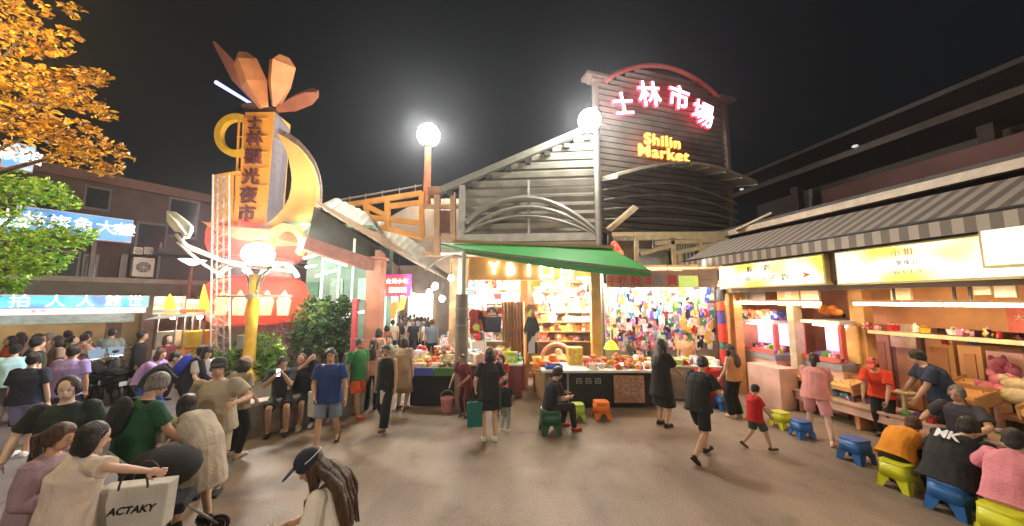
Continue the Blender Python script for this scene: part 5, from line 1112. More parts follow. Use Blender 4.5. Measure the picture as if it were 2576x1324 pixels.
for q in (.9,2.9,4.9): lbox(AW,'lit_window',(0,0,1,1),.15,.2,glow('alley_window',(.75,.85,.75),.6),aw_,z=(1.0,2.9),u=(q,q+1.4),w=0)
c=at(1003,718,13.4); t=thing('projecting_sign',c,0,'red and magenta lit sign with white characters hanging over the alley','sign')
m=MB(); m.box(c,(.98,.12,.85)); keep(m.build('casing',glow('sign_magenta',(.55,.05,.30),.5)),t); m=MB(); m.box(c+V((-.08,-.065,-.02)),(.78,.02,.72)); keep(m.build('lit_face',glow('sign_red',(.95,.07,.04),.9)),t)
text_mesh('lettering','台灣小吃',.22,glow('letter_white','0'),facemat(c+V((-.04,-.085,.14)),(1,0,0),(0,1,0)),t,extrude=.004); text_mesh('lettering','鹽酥雞',.24,glow('letter_white','0'),facemat(c+V((.0,-.085,-.2)),(1,0,0),(0,1,0)),t,extrude=.004)
m=MB(); m.tube([c+V((0,0,.4)),c+V((0,0,1.2))],[.02]*2,5); keep(m.build('hanger',M_dark),t)
for k,(px,py,hh,c_,lb) in enumerate(((988,782,46,(.85,.35,.05),'orange vertical banner in the alley below the red sign'),(1010,765,40,(.80,.65,.12),'yellow banner in the alley beside the orange one'))):
    q=at(px,py,14.2+k); kk=14.2/F; m=MB(); m.prism([q+V((x*kk,0,z*kk)) for x,z in ((-8,-hh/2),(6,-hh/2+6),(12,hh/2),(-4,hh/2-4))],(0,.04,0)); tag(m.build('hanging_banner',mat('alley_banner%d'%k,c_,.6,emit=.3,bump=0)),lb,'banner')
# ---------------------------------------------------------------- right row of open stalls
RB=Plane((5.94,9.75),(.177,-.984))
def Ru(px,w=0,py=800): return RB.hit(px,py,w)[0]
rb=thing('game_arcade_stall',RB.P(3,0,1.5),RB.rz,'orange-lit open stall row with timber walls along the right side','building')
M_olit=mat('orange_wall',(.62,.29,.09),.6,sc=2,var=.2); M_opan=mat('orange_panel',(.72,.40,.14),.5,sc=3,var=.18); M_pink=mat('pink_counter',(.62,.38,.30),.6,sc=3,var=.2)
u0=-.1; uE=6.6
lbox(RB,'back_wall',(0,0,1,1),3.2,3.3,M_olit,rb,z=(0,3.0),u=(u0,uE+1),w=0)
lbox(RB,'ceiling',(0,0,1,1),-.1,3.2,mat('stall_ceiling_dark',(.22,.13,.08),.7),rb,z=(2.98,3.05),u=(u0,uE+1),w=0)
lbox(RB,'end_wall',(0,0,1,1),0.1,3.2,M_olit,rb,z=(0,3.0),u=(u0-.1,u0),w=0)
for px,wp,mt,pw in ((1838,20,M_opan,.1),(1988,16,M_beige,.5),(2156,36,M_opan,1.1)):
    a=Ru(px-wp/2,pw); b=Ru(px+wp/2,pw); lbox(RB,'pillar',(0,0,1,1),pw,pw+.25,mt,rb,z=(0,2.95),u=(min(a,b),max(a,b)),w=0)
lbox(RB,'header_beam',(0,0,1,1),-.05,.1,mat('header',(.13,.09,.06),.6),rb,z=(2.70,2.86),u=(u0,uE+1),w=0)
lbox(RB,'cream_rail',(0,0,1,1),.9,.98,mat('rail_cream',(.75,.62,.35),.5),rb,z=(RB.hit(2375,850,.9)[1]-.03,RB.hit(2375,850,.9)[1]+.04),u=(Ru(2178,.9),uE+1),w=0)
m=MB(); 
for q in range(6): lbox(RB,'ceiling_batten',(0,0,1,1),.3+.5*q,.36+.5*q,M_opan,rb,z=(2.90,2.97),u=(u0,uE+1),w=0)
# upper transom panels: vents, pictures
for px,c_ in (((1850,728,1880,768),(.18,.15,.13)),((1885,728,1925,768),(.08,.06,.06)),((1955,724,2010,770),(.45,.26,.14)),((2015,722,2060,775),(.5,.42,.3)),((2240,718,2290,760),(.55,.38,.22)),((2500,712,2555,748),(.6,.5,.36)),((2448,712,2490,742),(.65,.55,.4))):
    lbox(RB,'transom_panel',px,.5,.56,mat('transom%d'%px[0],c_,.6,sc=3,var=.25),rb)
lbox(RB,'inner_wall',(0,0,1,1),1.9,1.95,M_olit,rb,z=(1.95,2.75),u=(Ru(2180,1.9),uE+1),w=0)
for px in (2248,2400,2440): 
    q=Ru(px,.4,770); lbox(RB,'hanger_rod',(0,0,1,1),.4,.43,M_dark,rb,z=(2.45,2.95),u=(q,q+.03),w=0)
# signs
yw=panelglow('yellow_sign',[(.95,.80,.10),(.95,.88,.45),(.95,.93,.82),(.95,.88,.5),(.95,.78,.08)],1.1,.62)
zs0,zs1=2.83,3.38
sign_box(RB,(1812,660,2072,720),-.35,-.18,yw,'yellow and white backlit sign with blue characters and an orange fish shape',[('蝦',.36,.74,.30,T_blue),('釣',.54,.74,.30,T_blue),('小',.22,.28,.26,T_grey),('魚',.34,.28,.30,T_grey),('1',.50,.28,.26,T_grey),('回',.58,.28,.30,T_grey),('釣',.70,.28,.34,T_grey),('➤',.88,.34,.34,T_org)],u=(Ru(1812,-.35,690),Ru(2072,-.35,690)),z=(zs0,zs1),rim=mat('sign_rim',(.6,.5,.2),.5))
sign_box(RB,(2108,650,2480,718),-.35,-.18,yw,'long yellow and white backlit sign with faint writing in the middle of the right row',[('小 姐',.40,.80,.22,T_org),('彈 珠 台',.42,.50,.14,T_grey),('一 局 五 十 元',.40,.24,.13,T_grey),('1 元',.8,.8,.2,T_org),('打 彈 珠',.82,.52,.14,T_grey),('100 TWD',.82,.24,.14,T_grey)],u=(Ru(2108,-.35,690),uE-.9),z=(zs0-.02,zs1),rim=mat('sign_rim','0'))
sign_box(RB,(2480,590,2576,700),-.62,-.42,yw,'nearest and highest yellow backlit sign box at the right edge',[('打 棒 球',.4,.7,.16,T_grey)],u=(Ru(2478,-.62,650),uE+1.2),z=(2.95,3.50),rim=mat('sign_rim','0'))
lbox(RB,'sign_post',(0,0,1,1),-.22,-.05,mat('sign_post',(.16,.09,.07),.6),rb,z=(2.86,3.6),u=(Ru(2082,-.2,690),Ru(2104,-.2,690)),w=0)
# tubes
for i,(x0,x1,y_) in enumerate(((1826,1942,772),(1948,2066,781),(2152,2372,796),(2382,2600,812))):
    a,za=RB.hit(x0,y_-2,.25); b,zb_=RB.hit(x1,y_+2,.25); z=2.425
    t=thing('tube_lamp',RB.P((a+b)/2,z,.25),RB.rz,('glowing tube lamp at the far end of the right row','second glowing tube lamp of the right row, above the red booth','long glowing tube lamp right of the orange pillar','nearest glowing tube lamp at the right edge')[i],'tube lamp','tube lamps under the right-hand signs')
    m=MB(); m.tube([RB.P(a,z,.25),RB.P(b,z,.25)],[.026]*2,8); keep(m.build('tube',G_tube,smooth=40),t)
    m=MB(); m.beam(RB.P(a-.02,z+.055,.25),RB.P(b+.02,z+.055,.25),.07,.045); keep(m.build('fitting',mat('fitting_orange',(.70,.40,.18),.5)),t)
# orange decoration
dd=RB.P(*RB.hit(2088,782,.2),.2); m=MB()
for i in range(7): m.ell(dd+RB.u*(.05*i-.15)+V((0,0,.05*math.sin(i*2))),(.09,.06,.07),n=8,k=6)
tag(m.build('paper_decoration',mat('deco_orange',(.85,.25,.02),.6),smooth=True),'orange paper decoration hung between the second and third tube lamps','decoration')
# striped awning above
aw=thing('striped_awning',RB.P(3,3.6,-.3),RB.rz,'brown and cream striped awning above the yellow signs','awning')
ms_=stripes('awning_stripe',(.33,.28,.23),(.14,.115,.095),4.4,'X',.7)
def sheet(name,P4,mt,parent,nu=1,th=.03):
    o_=V(P4[0]); m=MB(); m.add([RB_loc(p) for p in P4],[(0,1,2,3)]); ob=m.build(name,mt); sd=ob.modifiers.new('s','SOLIDIFY'); sd.thickness=th; ob.parent=parent; return ob
Wi=(Matrix.Translation(RB.P(3,3.6,-.3))@Matrix.Rotation(RB.rz,4,'Z')).inverted()
def RB_loc(p): return Wi@V(p)
zv=3.44
sheet('cover',[RB.P(-.6,zv+.17,-.75),RB.P(uE+1.6,zv+.17,-.75),RB.P(uE+1.6,zv+.84,.5),RB.P(-.6,zv+.84,.5)],ms_,aw)
sheet('valance',[RB.P(-.6,zv-.04,-.76),RB.P(uE+1.6,zv-.04,-.76),RB.P(uE+1.6,zv+.17,-.76),RB.P(-.6,zv+.17,-.76)],ms_,aw)
m=MB(); m.tube([RB_loc(RB.P(-.6,zv+.2,-.72)),RB_loc(RB.P(uE+1.6,zv+.2,-.72))],[.03]*2,6); m.build('front_rail',M_dark,aw)
ef=thing('eave_beam',RB.P(0,5.0,1.2),RB.rz,'long pale eave edge sloping above the striped awning','roof')
m=MB(); a=at(1782,604,12.2); b=at(2576,402,RB.P(0,0).y-5.0); 
ez=4.60; e0=RB.P(-4.5,ez,1.1); e1=RB.P(uE+1.5,ez,1.1)
m.beam(e0,e1,.14,.16); keep(m.build('gutter',mat('gutter',(.50,.40,.30),.5)),ef)
m=MB(); m.prism([e0+V((0,0,.09)),e1+V((0,0,.09)),e1+RB.n*5+V((0,0,1.0)),e0+RB.n*5+V((0,0,1.0))],(0,0,.08)); keep(m.build('roof_sheet',mat('roof_dark',(.06,.05,.045),.7)),ef)
m=MB(); m.prism([RB.P(-3,4.2,2.3),RB.P(uE+1.5,3.9,2.3),RB.P(uE+1.5,ez+.4,2.3),RB.P(-3,ez+.4,2.3)],RB.n*.1); keep(m.build('upper_wall',mat('upper_dark',(.04,.035,.035),.8)),ef)
for q in (-3.5,-1,1.5,4,6.5):
    m=MB(); m.beam(RB.P(q,3.0,2.2),RB.P(q,ez,2.2),.12,.12); keep(m.build('support_post',M_brown),ef)
# viaduct beyond
va=thing('viaduct',RB.P(0,0,12),RB.rz,'dark elevated railway viaduct and platform roof beyond the right-hand stalls','viaduct')
m=MB(); ug=RB.hit(2066,480,9)[0]; m.prism([RB.P(ug,6.4,9),RB.P(14,6.4,9),RB.P(14,7.45,9),RB.P(ug,7.45,9)],RB.n*1.0); keep(m.build('girder',mat('girder_pink',(.20,.10,.09),.7,sc=.6,var=.2)),va)
m=MB(); m.prism([RB.P(-11,8.95,10),RB.P(14,8.95,10),RB.P(14,9.2,10),RB.P(-11,9.2,10)],RB.n*6); keep(m.build('platform_roof',mat('platform',(.13,.105,.095),.7)),va)
m=MB(); m.prism([RB.P(-11,6.4,13),RB.P(14,6.4,13),RB.P(14,8.94,13),RB.P(-11,8.94,13)],RB.n*.5); keep(m.build('back_wall',mat('platform','0')),va)
m=MB(); m.prism([RB.P(-11,10.8,12),RB.P(14,10.8,12),RB.P(14,11.0,12),RB.P(-11,11.0,12)],RB.n*5); keep(m.build('upper_roof',mat('platform','0')),va)
m=MB(); m.prism([RB.P(-11,9.22,14),RB.P(14,9.22,14),RB.P(14,10.78,14),RB.P(-11,10.78,14)],RB.n*.5); keep(m.build('clerestory',mat('platform','0')),va)
for q in (-14,-7,0,6):
    m=MB(); m.box(RB.P(q,4.4,11.5),(.4,.4,8.8),rz=RB.rz); keep(m.build('pier',mat('pier_dark',(.12,.085,.08),.8)),va)
m=MB()
for q,z,w_ in ((-3,9.25,9.9),(2,7.5,8.9),(-9,9.25,9.9)): m.ell(RB.P(q,z,w_),(.12,.12,.06),n=8,k=5)
keep(m.build('marker_light',glow('marker',(.9,.9,.85),.30)),va)
sm=thing('roof_pole',at(2042,560,17),0,'thin grey pole standing above the eave beside the market hall','pole'); m=MB(); m.tube([at(2042,600,17),at(2040,476,17)],[.1,.08],8); keep(m.build('shaft',M_steel),sm)
# ---------------------------------------------------------------- booths and furniture inside the right row
def crate_or(name,label,cat,px,w0,w1,mt,z=None,bevel=.01):
    u0_,u1_,z0_,z1_=RB.rect(*px,w0)
    if z: z0_,z1_=z
    t=thing(name,RB.P((u0_+u1_)/2,z0_,(w0+w1)/2),RB.rz,label,cat); lbox(RB,'body',px,w0,w1,mt,t,z=(z0_,z1_),u=(u0_,u1_),bevel=bevel); return t,(u0_,u1_,z0_,z1_)
def booth(label,px,w,red):
    u0_,u1_,z0_,z1_=RB.rect(*px,w); t=thing('lit_booth',RB.P((u0_+u1_)/2,0,w+.4),RB.rz,label,'game booth')
    mt=mat('booth_red',(.62,.12,.09),.4); gl=panelglow('booth_purple',[(.75,.35,.95),(.95,.65,1),(.85,.45,.95),(.45,.35,.9)],2.2,1.0)
    lbox(RB,'base',(0,0,1,1),w,w+.8,M_pink,t,z=(.05,.98),u=(u0_,u1_),w=0); lbox(RB,'sill',(0,0,1,1),w-.04,w+.8,mat('booth_grey',(.25,.25,.27),.4),t,z=(.99,1.12),u=(u0_-.02,u1_+.02),w=0)
    lbox(RB,'red_band',(0,0,1,1),w-.05,w-.0,mt,t,z=(1.14,1.24),u=(u0_,u1_),w=0)
    lbox(RB,'lit_back',(0,0,1,1),w+.7,w+.75,gl,t,z=(1.3,z1_),u=(u0_,u1_),w=0); lbox(RB,'lintel',(0,0,1,1),w-.02,w+.8,M_white,t,z=(z1_+.005,z1_+.08),u=(u0_-.04,u1_+.04),w=0)
    for q in (u0_-.05,u1_-.01): lbox(RB,'side_post',(0,0,1,1),w-.02,w+.1,mt if red else M_pink,t,z=(1.25,z1_),u=(q,q+.06),w=0)
    m=MB(); m.tube([RB.P(u0_+.05,z1_-.05,w+.3),RB.P(u1_-.05,z1_-.05,w+.3)],[.02]*2,6); keep(m.build('light_strip',glow('strip_violet',(1,.75,1),6)),t)
    return t,(u0_,u1_,z1_)
b1,r1=booth('purple-lit booth with a red side post at the far end of the right row',(1855,812,1948,900),.5,True)
b2_,r2_=booth('red-framed booth with a violet lit middle, left of the orange pillar',(2016,815,2112,880),.7,True)
random.seed(5)
for (r_,w_,n_,wh) in ((r1,.75,12,'inside the purple-lit booth'),(r2_,.95,12,'inside the red-framed booth')):
    for i in range(n_):
        s=random.uniform(.13,.22); goods(random.choice(('plush','box','ball')),random.choice(('lime','purple','pink','white','blue','black','green')),RB.P(random.uniform(r_[0]+.1,r_[1]-.1),1.13+s*.5,w_+random.uniform(-.1,.3)),(s,s,s),random.uniform(0,6),wh,name='prize')
for i,(f,c_) in enumerate(((.1,'teal'),(.3,'red'),(.5,'cream'),(.7,'orange'),(.88,'blue'))):
    s=.24; goods('box',c_,RB.P(r1[0]+(r1[1]-r1[0])*f,r1[2]+.09+s*.5,.8),(s,s,s*(1.2 if i%2 else .9)),.1,'on top of the purple-lit booth')
t,_=crate_or('counter','pale pink counter below the purple-lit booth','counter',(1882,930,1962,990),-.1,.4,M_pink,z=(0,.92))
# striped marker post red/blue at end of the row
x=RB.P(*[Ru(1815,-.2),0,-.2]); ps=thing('striped_post',(x.x,x.y,0),0,'post wrapped in red and blue cloth between the display wall and the right row','post')
for i,(z0_,z1_,c_) in enumerate(((0.0,.75,(.06,.05,.05)),(.76,1.15,(.55,.04,.03)),(1.16,1.35,(.05,.14,.12)),(1.36,1.85,(.70,.05,.03)),(1.86,2.2,(.08,.06,.25)),(2.21,2.45,(.75,.08,.03)),(2.46,2.8,(.05,.05,.06)))):
    m=MB(); m.tube([(0,0,z0_),(0,0,z1_)],[.10+.008*(i%2)]*2,12); m.build('band',mat('band%d'%i,c_,.8,sc=6,bump=.3),ps,smooth=40)
# wooden game cabinets along the back
random.seed(3)
for i,(px,w_,zt,mt,lb) in enumerate((((2110,820,2160,925),1.0,1.95,mat('board_yellow',(.78,.50,.16),.5),'tall yellow board standing against the orange pillar'),((2190,850,2240,930),2.2,1.7,M_opan,'first orange timber cabinet behind the man in orange'),((2245,850,2320,935),2.2,1.72,mat('cab_dark',(.28,.13,.06),.5),'dark orange timber cabinet against the back wall'),((2330,850,2400,935),2.2,1.7,M_opan,'orange timber cabinet behind the man in dark blue'),((2410,850,2470,940),2.0,1.65,M_opan,'orange timber cabinet right of the man in dark blue'),((2480,860,2576,940),1.9,1.6,M_pink,'pinkish cabinet near the right edge'))):
    t,(a,b,c_,d_)=crate_or('cabinet',lb,'cabinet',px,w_,w_+.5 if i else w_+.06,mt,z=(0.02 if i else 1.15,zt))
    if i:
        lbox(RB,'door_panel',(0,0,1,1),w_-.02,w_,M_olit if mt is M_opan else M_opan,t,z=(.2,zt-.15),u=(a+.08,b-.08),w=0)
# tilted pinball tables
for i,(u_,lb) in enumerate(((1.0,'wooden pinball table nearest the pink counter'),(1.75,'second wooden pinball table, below the red-framed booth'),(2.5,'third wooden pinball table, beside the yellow board'),(4.0,'wooden pinball table behind the low game table'),(5.0,'wooden pinball table beside the pile of pink bags'))):
    wq=.85 if i<3 else 1.2; t=thing('pinball_table',RB.P(u_,0,wq),RB.rz,lb,'game table','wooden pinball tables in the right row')
    m=MB(); c0=RB.P(u_,.95 if i>2 else .80,wq); Mx=Matrix((RB.u,RB.n,V((0,0,1)))).transposed()@Matrix.Rotation(R(12),3,'X'); m.box(c0,(.58,1.0,.10),M=Mx); keep(m.build('playfield',M_opan,bevel=.01),t)
    m=MB(); m.box(c0+V((0,0,.02)),(.62,.05,.2),M=Mx)
    for sg in (-1,1): m.box(c0+RB.u*sg*.30,(.03,1.02,.2),M=Mx)
    keep(m.build('rim',M_wood),t)
    for sg in (-1,1):
        for q in (-.42,.42): m=MB(); m.beam(RB.P(u_+sg*.26,0,wq+q),RB.P(u_+sg*.26,.66 if i<3 else .8,wq+q),.05,.05); keep(m.build('leg',M_dwood),t)
    m=MB()
    for k_ in range(14): m.ell(c0+Mx@V((random.uniform(-.24,.24),random.uniform(-.4,.4),.06)),(.012,.012,.02),n=6,k=4)
    keep(m.build('pins',M_chrome),t)
random.seed(21)
for i in range(60):
    k_=i%3; s=random.uniform(.10,.22)
    if k_==0: p_=RB.P(random.uniform(2.9,6.4),random.choice((1.62,1.72))+s*.5,random.uniform(2.1,2.5)); wh='on top of the timber cabinets'
    elif k_==1: p_=RB.P(random.uniform(2.6,6.4),RB.hit(2375,850,.9)[1]+.04+s*.5,.94); s*=.8; wh='on the cream rail of the right row'
    else: p_=RB.P(random.uniform(.6,3.2),2.02+s*.5,random.uniform(2.9,3.1)); wh='on the high back shelf of the right row'
    goods(random.choice(('box','bottle','plush','bag','box')),random.choice(('red','white','yellow','brown','cream','blue','green','pink','black')),p_,(s,s*.7,s),random.uniform(0,6),wh,name='prize')
hs_=thing('wall_shelf',RB.P(2,2.0,3.0),RB.rz,'high timber back shelf behind the lit booths','shelf'); lbox(RB,'board',(0,0,1,1),2.8,3.19,M_wood,hs_,z=(1.97,2.01),u=(.3,3.3),w=0)
for i,(u_,z_,c_,tx,lb) in enumerate(((2.75,1.75,(.75,.62,.35),'規 則','cream rules poster on the back wall'),(4.4,2.2,(.70,.15,.10),'大 獎','red prize poster above the middle cabinets'),(5.5,2.2,(.75,.70,.60),'打十發','pale poster above the right-hand cabinets'))):
    t=thing('poster',RB.P(u_,z_,1.88),RB.rz,lb,'poster'); m=MB(); m.box((0,0,0),(.42,.012,.5)); m.build('sheet',mat('poster_sheet%d'%i,c_,.6,sc=6,var=.2),t)
    text_mesh('lettering',tx,.12,T_grey if i!=1 else mat('ink_cream',(.8,.7,.4),.6,bump=0),facemat(RB.P(u_,z_,1.87),RB.u,RB.n),t,extrude=.002)
# pink plush bags
for i,(px,py,w_,s,c_,lb) in enumerate(((2512,928,1.7,.42,'pink','upper pink stuffed bag at the right edge'),(2545,945,1.6,.40,'pink','pink stuffed bag at the far right of the pile'),(2520,975,1.4,.46,'pink','middle pink stuffed bag of the pile'),(2560,985,1.3,.44,'cream','cream stuffed bag in the pink pile'),(2485,990,1.3,.40,'pink','lower pink stuffed bag nearest the seated man'))):
    u_,z_=RB.hit(px,py,w_); o=goods('plush',c_,RB.P(u_,max(z_,.25),w_),(s*1.3,s*.8,s),i*.7,'',label=lb,cat='stuffed bag',name='stuffed_bag',group='pink stuffed bags by the right edge')
sh=thing('bag_shelf',RB.P(5.2,0,1.7),RB.rz,'low shelf carrying the pile of pink bags','shelf')
lbox(RB,'board',(0,0,1,1),1.1,2.0,M_wood,sh,z=(.62,.68),u=(4.3,6.6),w=0); 
for q in (4.35,6.5): lbox(RB,'leg',(0,0,1,1),1.15,1.95,M_dwood,sh,z=(0,.62),u=(q,q+.06),w=0)
# long low game table near the stools
LT=Plane((gr(1985,1045).x,gr(1985,1045).y),(.177,-.984))
lt=thing('low_game_table',LT.P(2.3,0,.5),LT.rz,'long low wooden game table in front of the plastic stools','table')
lbox(LT,'table_top',(0,0,1,1),.45,1.1,mat('table_pinkish',(.50,.33,.24),.5,sc=3),lt,z=(.42,.47),u=(-.3,5.2),w=0,bevel=.01)
lbox(LT,'apron',(0,0,1,1),.48,.51,M_pink,lt,z=(.26,.415),u=(-.25,5.15),w=0)
for q in (-.2,.9,2.0,3.1,4.2,5.0): lbox(LT,'leg',(0,0,1,1),.52,1.05,mat('leg_orange',(.55,.25,.10),.6),lt,z=(0,.42),u=(q,q+.07),w=0)
random.seed(8)
for i in range(40):
    q=random.uniform(-.2,5.0); s=random.uniform(.05,.11); goods(random.choice(('box','tray','ball')),random.choice(('white','purple','cream','grey','cyan','red','green')),LT.P(q,.47+s*.5,random.uniform(.55,1.0)),(s*1.4,s,s),random.uniform(0,3),'on the long low game table',name='game_piece')
# pedestal dish
c=RB.P(*RB.hit(2273,1000,.4),.4); pd=thing('pedestal_table',(c.x,c.y,0),0,'small cream pedestal table behind the low game table','table')
zt=RB.hit(2273,985,.4)[1]; m=MB(); m.tube([(0,0,zt-.03),(0,0,zt)],[.16,.17],16); m.build('top',mat('ped_cream',(.70,.60,.38),.5),pd,smooth=40); m=MB(); m.tube([(0,0,.03),(0,0,zt-.03)],[.035]*2,10); m.build('stem',mat('ped_cream','0'),pd); m=MB(); m.tube([(0,0,0),(0,0,.04)],[.15,.12],16); m.build('foot',mat('ped_cream','0'),pd)
# ---------------------------------------------------------------- plastic stools
def make_stool(sz=.30,h=.30):
    t=thing('plastic_stool'); s=sz/2; top=s*.86
    def sq(r,z,n=20,p=4.5):
        o=[]
        for j in range(n):
            a=2*PI*(j+.5)/n; ca,sa=math.cos(a),math.sin(a); o.append(((abs(ca)**(2/p))*(1 if ca>0 else -1)*r,(abs(sa)**(2/p))*(1 if sa>0 else -1)*r,z))
        return o
    m=MB(); rings=[sq(top,h-.03),sq(top*1.02,h-.012),sq(top*.97,h),sq(top*.3,h-.004)]
    vs=sum(rings,[]); n=20; fs=[(i*n+j,i*n+(j+1)%n,(i+1)*n+(j+1)%n,(i+1)*n+j) for i in range(3) for j in range(n)]+[tuple(range(3*n,4*n)),tuple(range(n-1,-1,-1))]
    m.add(vs,fs); parts=[m.build('seat',mat('stool_p','808080'),t,smooth=50)]
    m=MB()
    r0=sq(top,h-.03); r1=sq(top*1.10,h*.42)
    m.add(r0+r1,[(j,(j+1)%n,n+(j+1)%n,n+j) for j in range(n)]); o=m.build('skirt',mat('stool_p','0'),t,smooth=50); sd=o.modifiers.new('s','SOLIDIFY'); sd.thickness=.006; parts.append(o)
    for sx in(-1,1):
        for sy in(-1,1):
            m=MB(); a=V((sx*top*1.02,sy*top*1.02,h*.44)); b=V((sx*s*.97,sy*s*.97,0)); 
            for d1 in ((-sx*.11,0),(0,-sy*.11)):
                m.prism([a,a+V((d1[0],d1[1],0)),b+V((d1[0]*.55,d1[1]*.55,0)),b],V((0,-sy*.008,0)) if d1[0] else V((-sx*.008,0,0)))
            parts.append(m.build('leg',mat('stool_p','0'),t))
    return t
def place_stool(proto,first,px,py,colr,rz,label,sc=1,h=None,pos=None):
    o=proto if first else copy_tree(proto); p=pos or gr(px,py); o.location=(p[0],p[1],0); o.rotation_euler=(0,0,rz); o.scale=(sc,sc,(h or sc))
    mt=mat('plastic_'+colr,{'yellow':(.62,.62,.02),'blue':(.02,.11,.36),'green':(.45,.60,.08),'orange':(.90,.22,.02),'dgreen':(.02,.10,.05)}[colr],.35,bump=0,var=.05)
    for c in o.children: 
        if first or True:
            c.material_slots[0].link='OBJECT'; c.material_slots[0].material=mt
    tag(o,label,'stool','plastic stools around the square'); return o
sp=make_stool()
rz0=RB.rz
place_stool(sp,True,1966,1075,'yellow',rz0+.1,'yellow plastic stool beside the boy in red')
place_stool(sp,False,2018,1100,'blue',rz0-.2,'blue plastic stool behind the legs of the girl in pink')
place_stool(sp,False,2155,1160,'blue',rz0+.05,'blue plastic stool standing empty in the middle of the row',1.15)
place_stool(sp,False,1817,1030,'blue',rz0,'farthest small blue stool, by the feet of the woman in black trousers')
place_stool(sp,False,2266,1228,'yellow',rz0+.1,'yellow plastic stool under the person in the orange top',1.15)
place_stool(sp,False,2400,1290,'blue',rz0+.1,'blue plastic stool under the person in the black lettered shirt',1.2)
place_stool(sp,False,2545,1375,'yellow',rz0+.05,'large yellow plastic stool in the bottom right corner',1.25)
place_stool(sp,False,1454,1056,'green',.1,'light green stool before the black-fronted table',.95,1.1)
place_stool(sp,False,1513,1051,'orange',.05,'orange stool before the black-fronted table',1.2,1.15)
place_stool(sp,False,1384,1088,'dgreen',.1,'dark green stool under the seated person in black',1.35,1.45)
# waste bin style small bucket near post etc.
bk=thing('bucket',(*gr(1125,1035)[:2],0),0,'pink plastic bucket under the alley corner stall','bucket'); m=MB(); m.tube([(0,0,0),(0,0,.3)],[.12,.16],14); m.build('pail',mat('bucket_pink',(.6,.25,.28),.4),bk,smooth=40); m=MB(); m.torus((0,0,.3),(1,0,0),(0,0,1),.16,.008,0,180,n=14,k=5); m.build('handle',M_steel,bk)
# ---------------------------------------------------------------- people placement
def g2(px,py,z=0): p=gr(px,py,z); return (p.x,p.y)
WALK=dict(feet=((-.09,.26,.09,0,1,.25),(.10,-.26,.13,0,1,-.7)))
WALK2=dict(feet=((-.09,-.24,.13,0,1,-.7),(.10,.26,.09,0,1,.25)))
def strap(col):
    def f(part,d):
        m=MB(); a=d['P3']+d['X'][3]*.09+V((0,0,-.01)); pts=[a,d['P2']+d['Y'][2]*.155,d['P1']-d['X'][1]*.12+d['Y'][1]*.11,d['P0']-d['X'][0]*.19+d['Y'][0]*.02,d['P1']-d['X'][1]*.1-d['Y'][1]*.13,d['P2']-d['Y'][2]*.15,a]; m.tube(pts,[.014]*7,6); part('strap',m,cloth(col),vx=.008,it=0)
    return f
def backpack(col):
    def f(part,d):
        m=MB(); c=d['P2']-d['Y'][2]*.21; M=Matrix((d['X'][2],d['Y'][2],d['U'][2])).transposed(); c=c+d['Y'][2]*.03; m.ell(c,(.145,.085,.20),M=M,n=14,k=9); m.ell(c-d['U'][2]*.06-d['Y'][2]*.045,(.11,.055,.10),M=M)
        for s in (-1,1): m.tube([d['P3']+d['X'][3]*s*.11-d['Y'][3]*.09,d['P3']+d['X'][3]*s*.11+d['Y'][3]*.09-d['U'][3]*.04,d['P1']+d['X'][1]*s*.15+d['Y'][1]*.04],[.02]*3,6)
        part('backpack',m,cloth(col),wr=.004)
    return f
# --- foreground left
person('person in a pale beige T-shirt with a black bob, arm stretched over the white bag',(-3.42,2.80),-22,1.52,0,'f',0,'black','bob','cdbfb2','short',.12,'55504e','pants','444444',lean=8,hands=((-.12,.34,.95),(.47,.32,1.27)),fat=1.12,loose=.03,hp=-12,pole=((-.6,-.6,-.3),(.7,-.2,.2)),hy=-25)
person('person in a mauve top with a dark ponytail at the bottom left corner',(-3.85,2.95),-75,1.48,0,'f',1,'brown','pony','9a8089','long',.12,'3a3538','pants','222222',lean=8,hands=((-.06,.30,1.05),(.10,.26,1.0)),hp=-10,loose=.02)
person('pale-faced person in a black T-shirt facing the camera behind the mauve top',(-4.75,3.8),212,1.68,0,'m',2,'black','short','26302a','short',.12,'2a2a2e','shorts','222222',fat=1.1,loose=.03,hands=((-.30,.10,.85),(.32,.16,.95)),hy=8)
person('person in a navy T-shirt and lavender shorts at the left edge',g2(42,1150),20,1.64,1,'f',0,'black','short','1b2138','short',.06,'8f8cb4','shorts','dddddd',loose=.03,hands=((-.26,.1,.8),(.26,.06,.78)),hy=20)
person('person in a lavender T-shirt with cropped black hair, walking away on the left',g2(150,1110),15,1.68,1,'m',1,'black','short','8f80bd','short',.12,'39405c','pants','333333',loose=.035,fat=1.1,**WALK)
person('person in a dark green T-shirt with grey-flecked hair standing at the stroller',(-4.02,3.80),-22,1.70,0,'m',1,'grey','short','174a2c','short',.12,'181c1a','pants','222222',loose=.025,hands=((-.24,.20,.90),(.22,.34,.92)),hp=-22,lean=10,extra=backpack('151a1c'),fat=1.08)
person('person in a cream dress bending over the black stroller',(-3.55,4.10),72,1.62,0,'f',0,'black','bob','b9ae9b','short',.42,'a89d8a','mini','2a2a2a',hip=(0,-.08,.88),lean=48,curl=18,hp=25,loose=.03,hands=((-.16,.62,.92),(.16,.60,.88)),feet=((-.10,.12,.07),(.10,-.08,.07)))
person('person in a beige T-shirt with a cross-body strap and black cap, facing the camera',(-3.95,4.75),203,1.72,0,'m',1,'black','short','a79b86','short',.14,'b3a78f','shorts','3b3b3b',loose=.04,cap='2a2c2a',hands=((-.30,.34,1.18),(.28,.10,.82)),extra=strap('1a1a1a'),fat=1.08,hy=8)
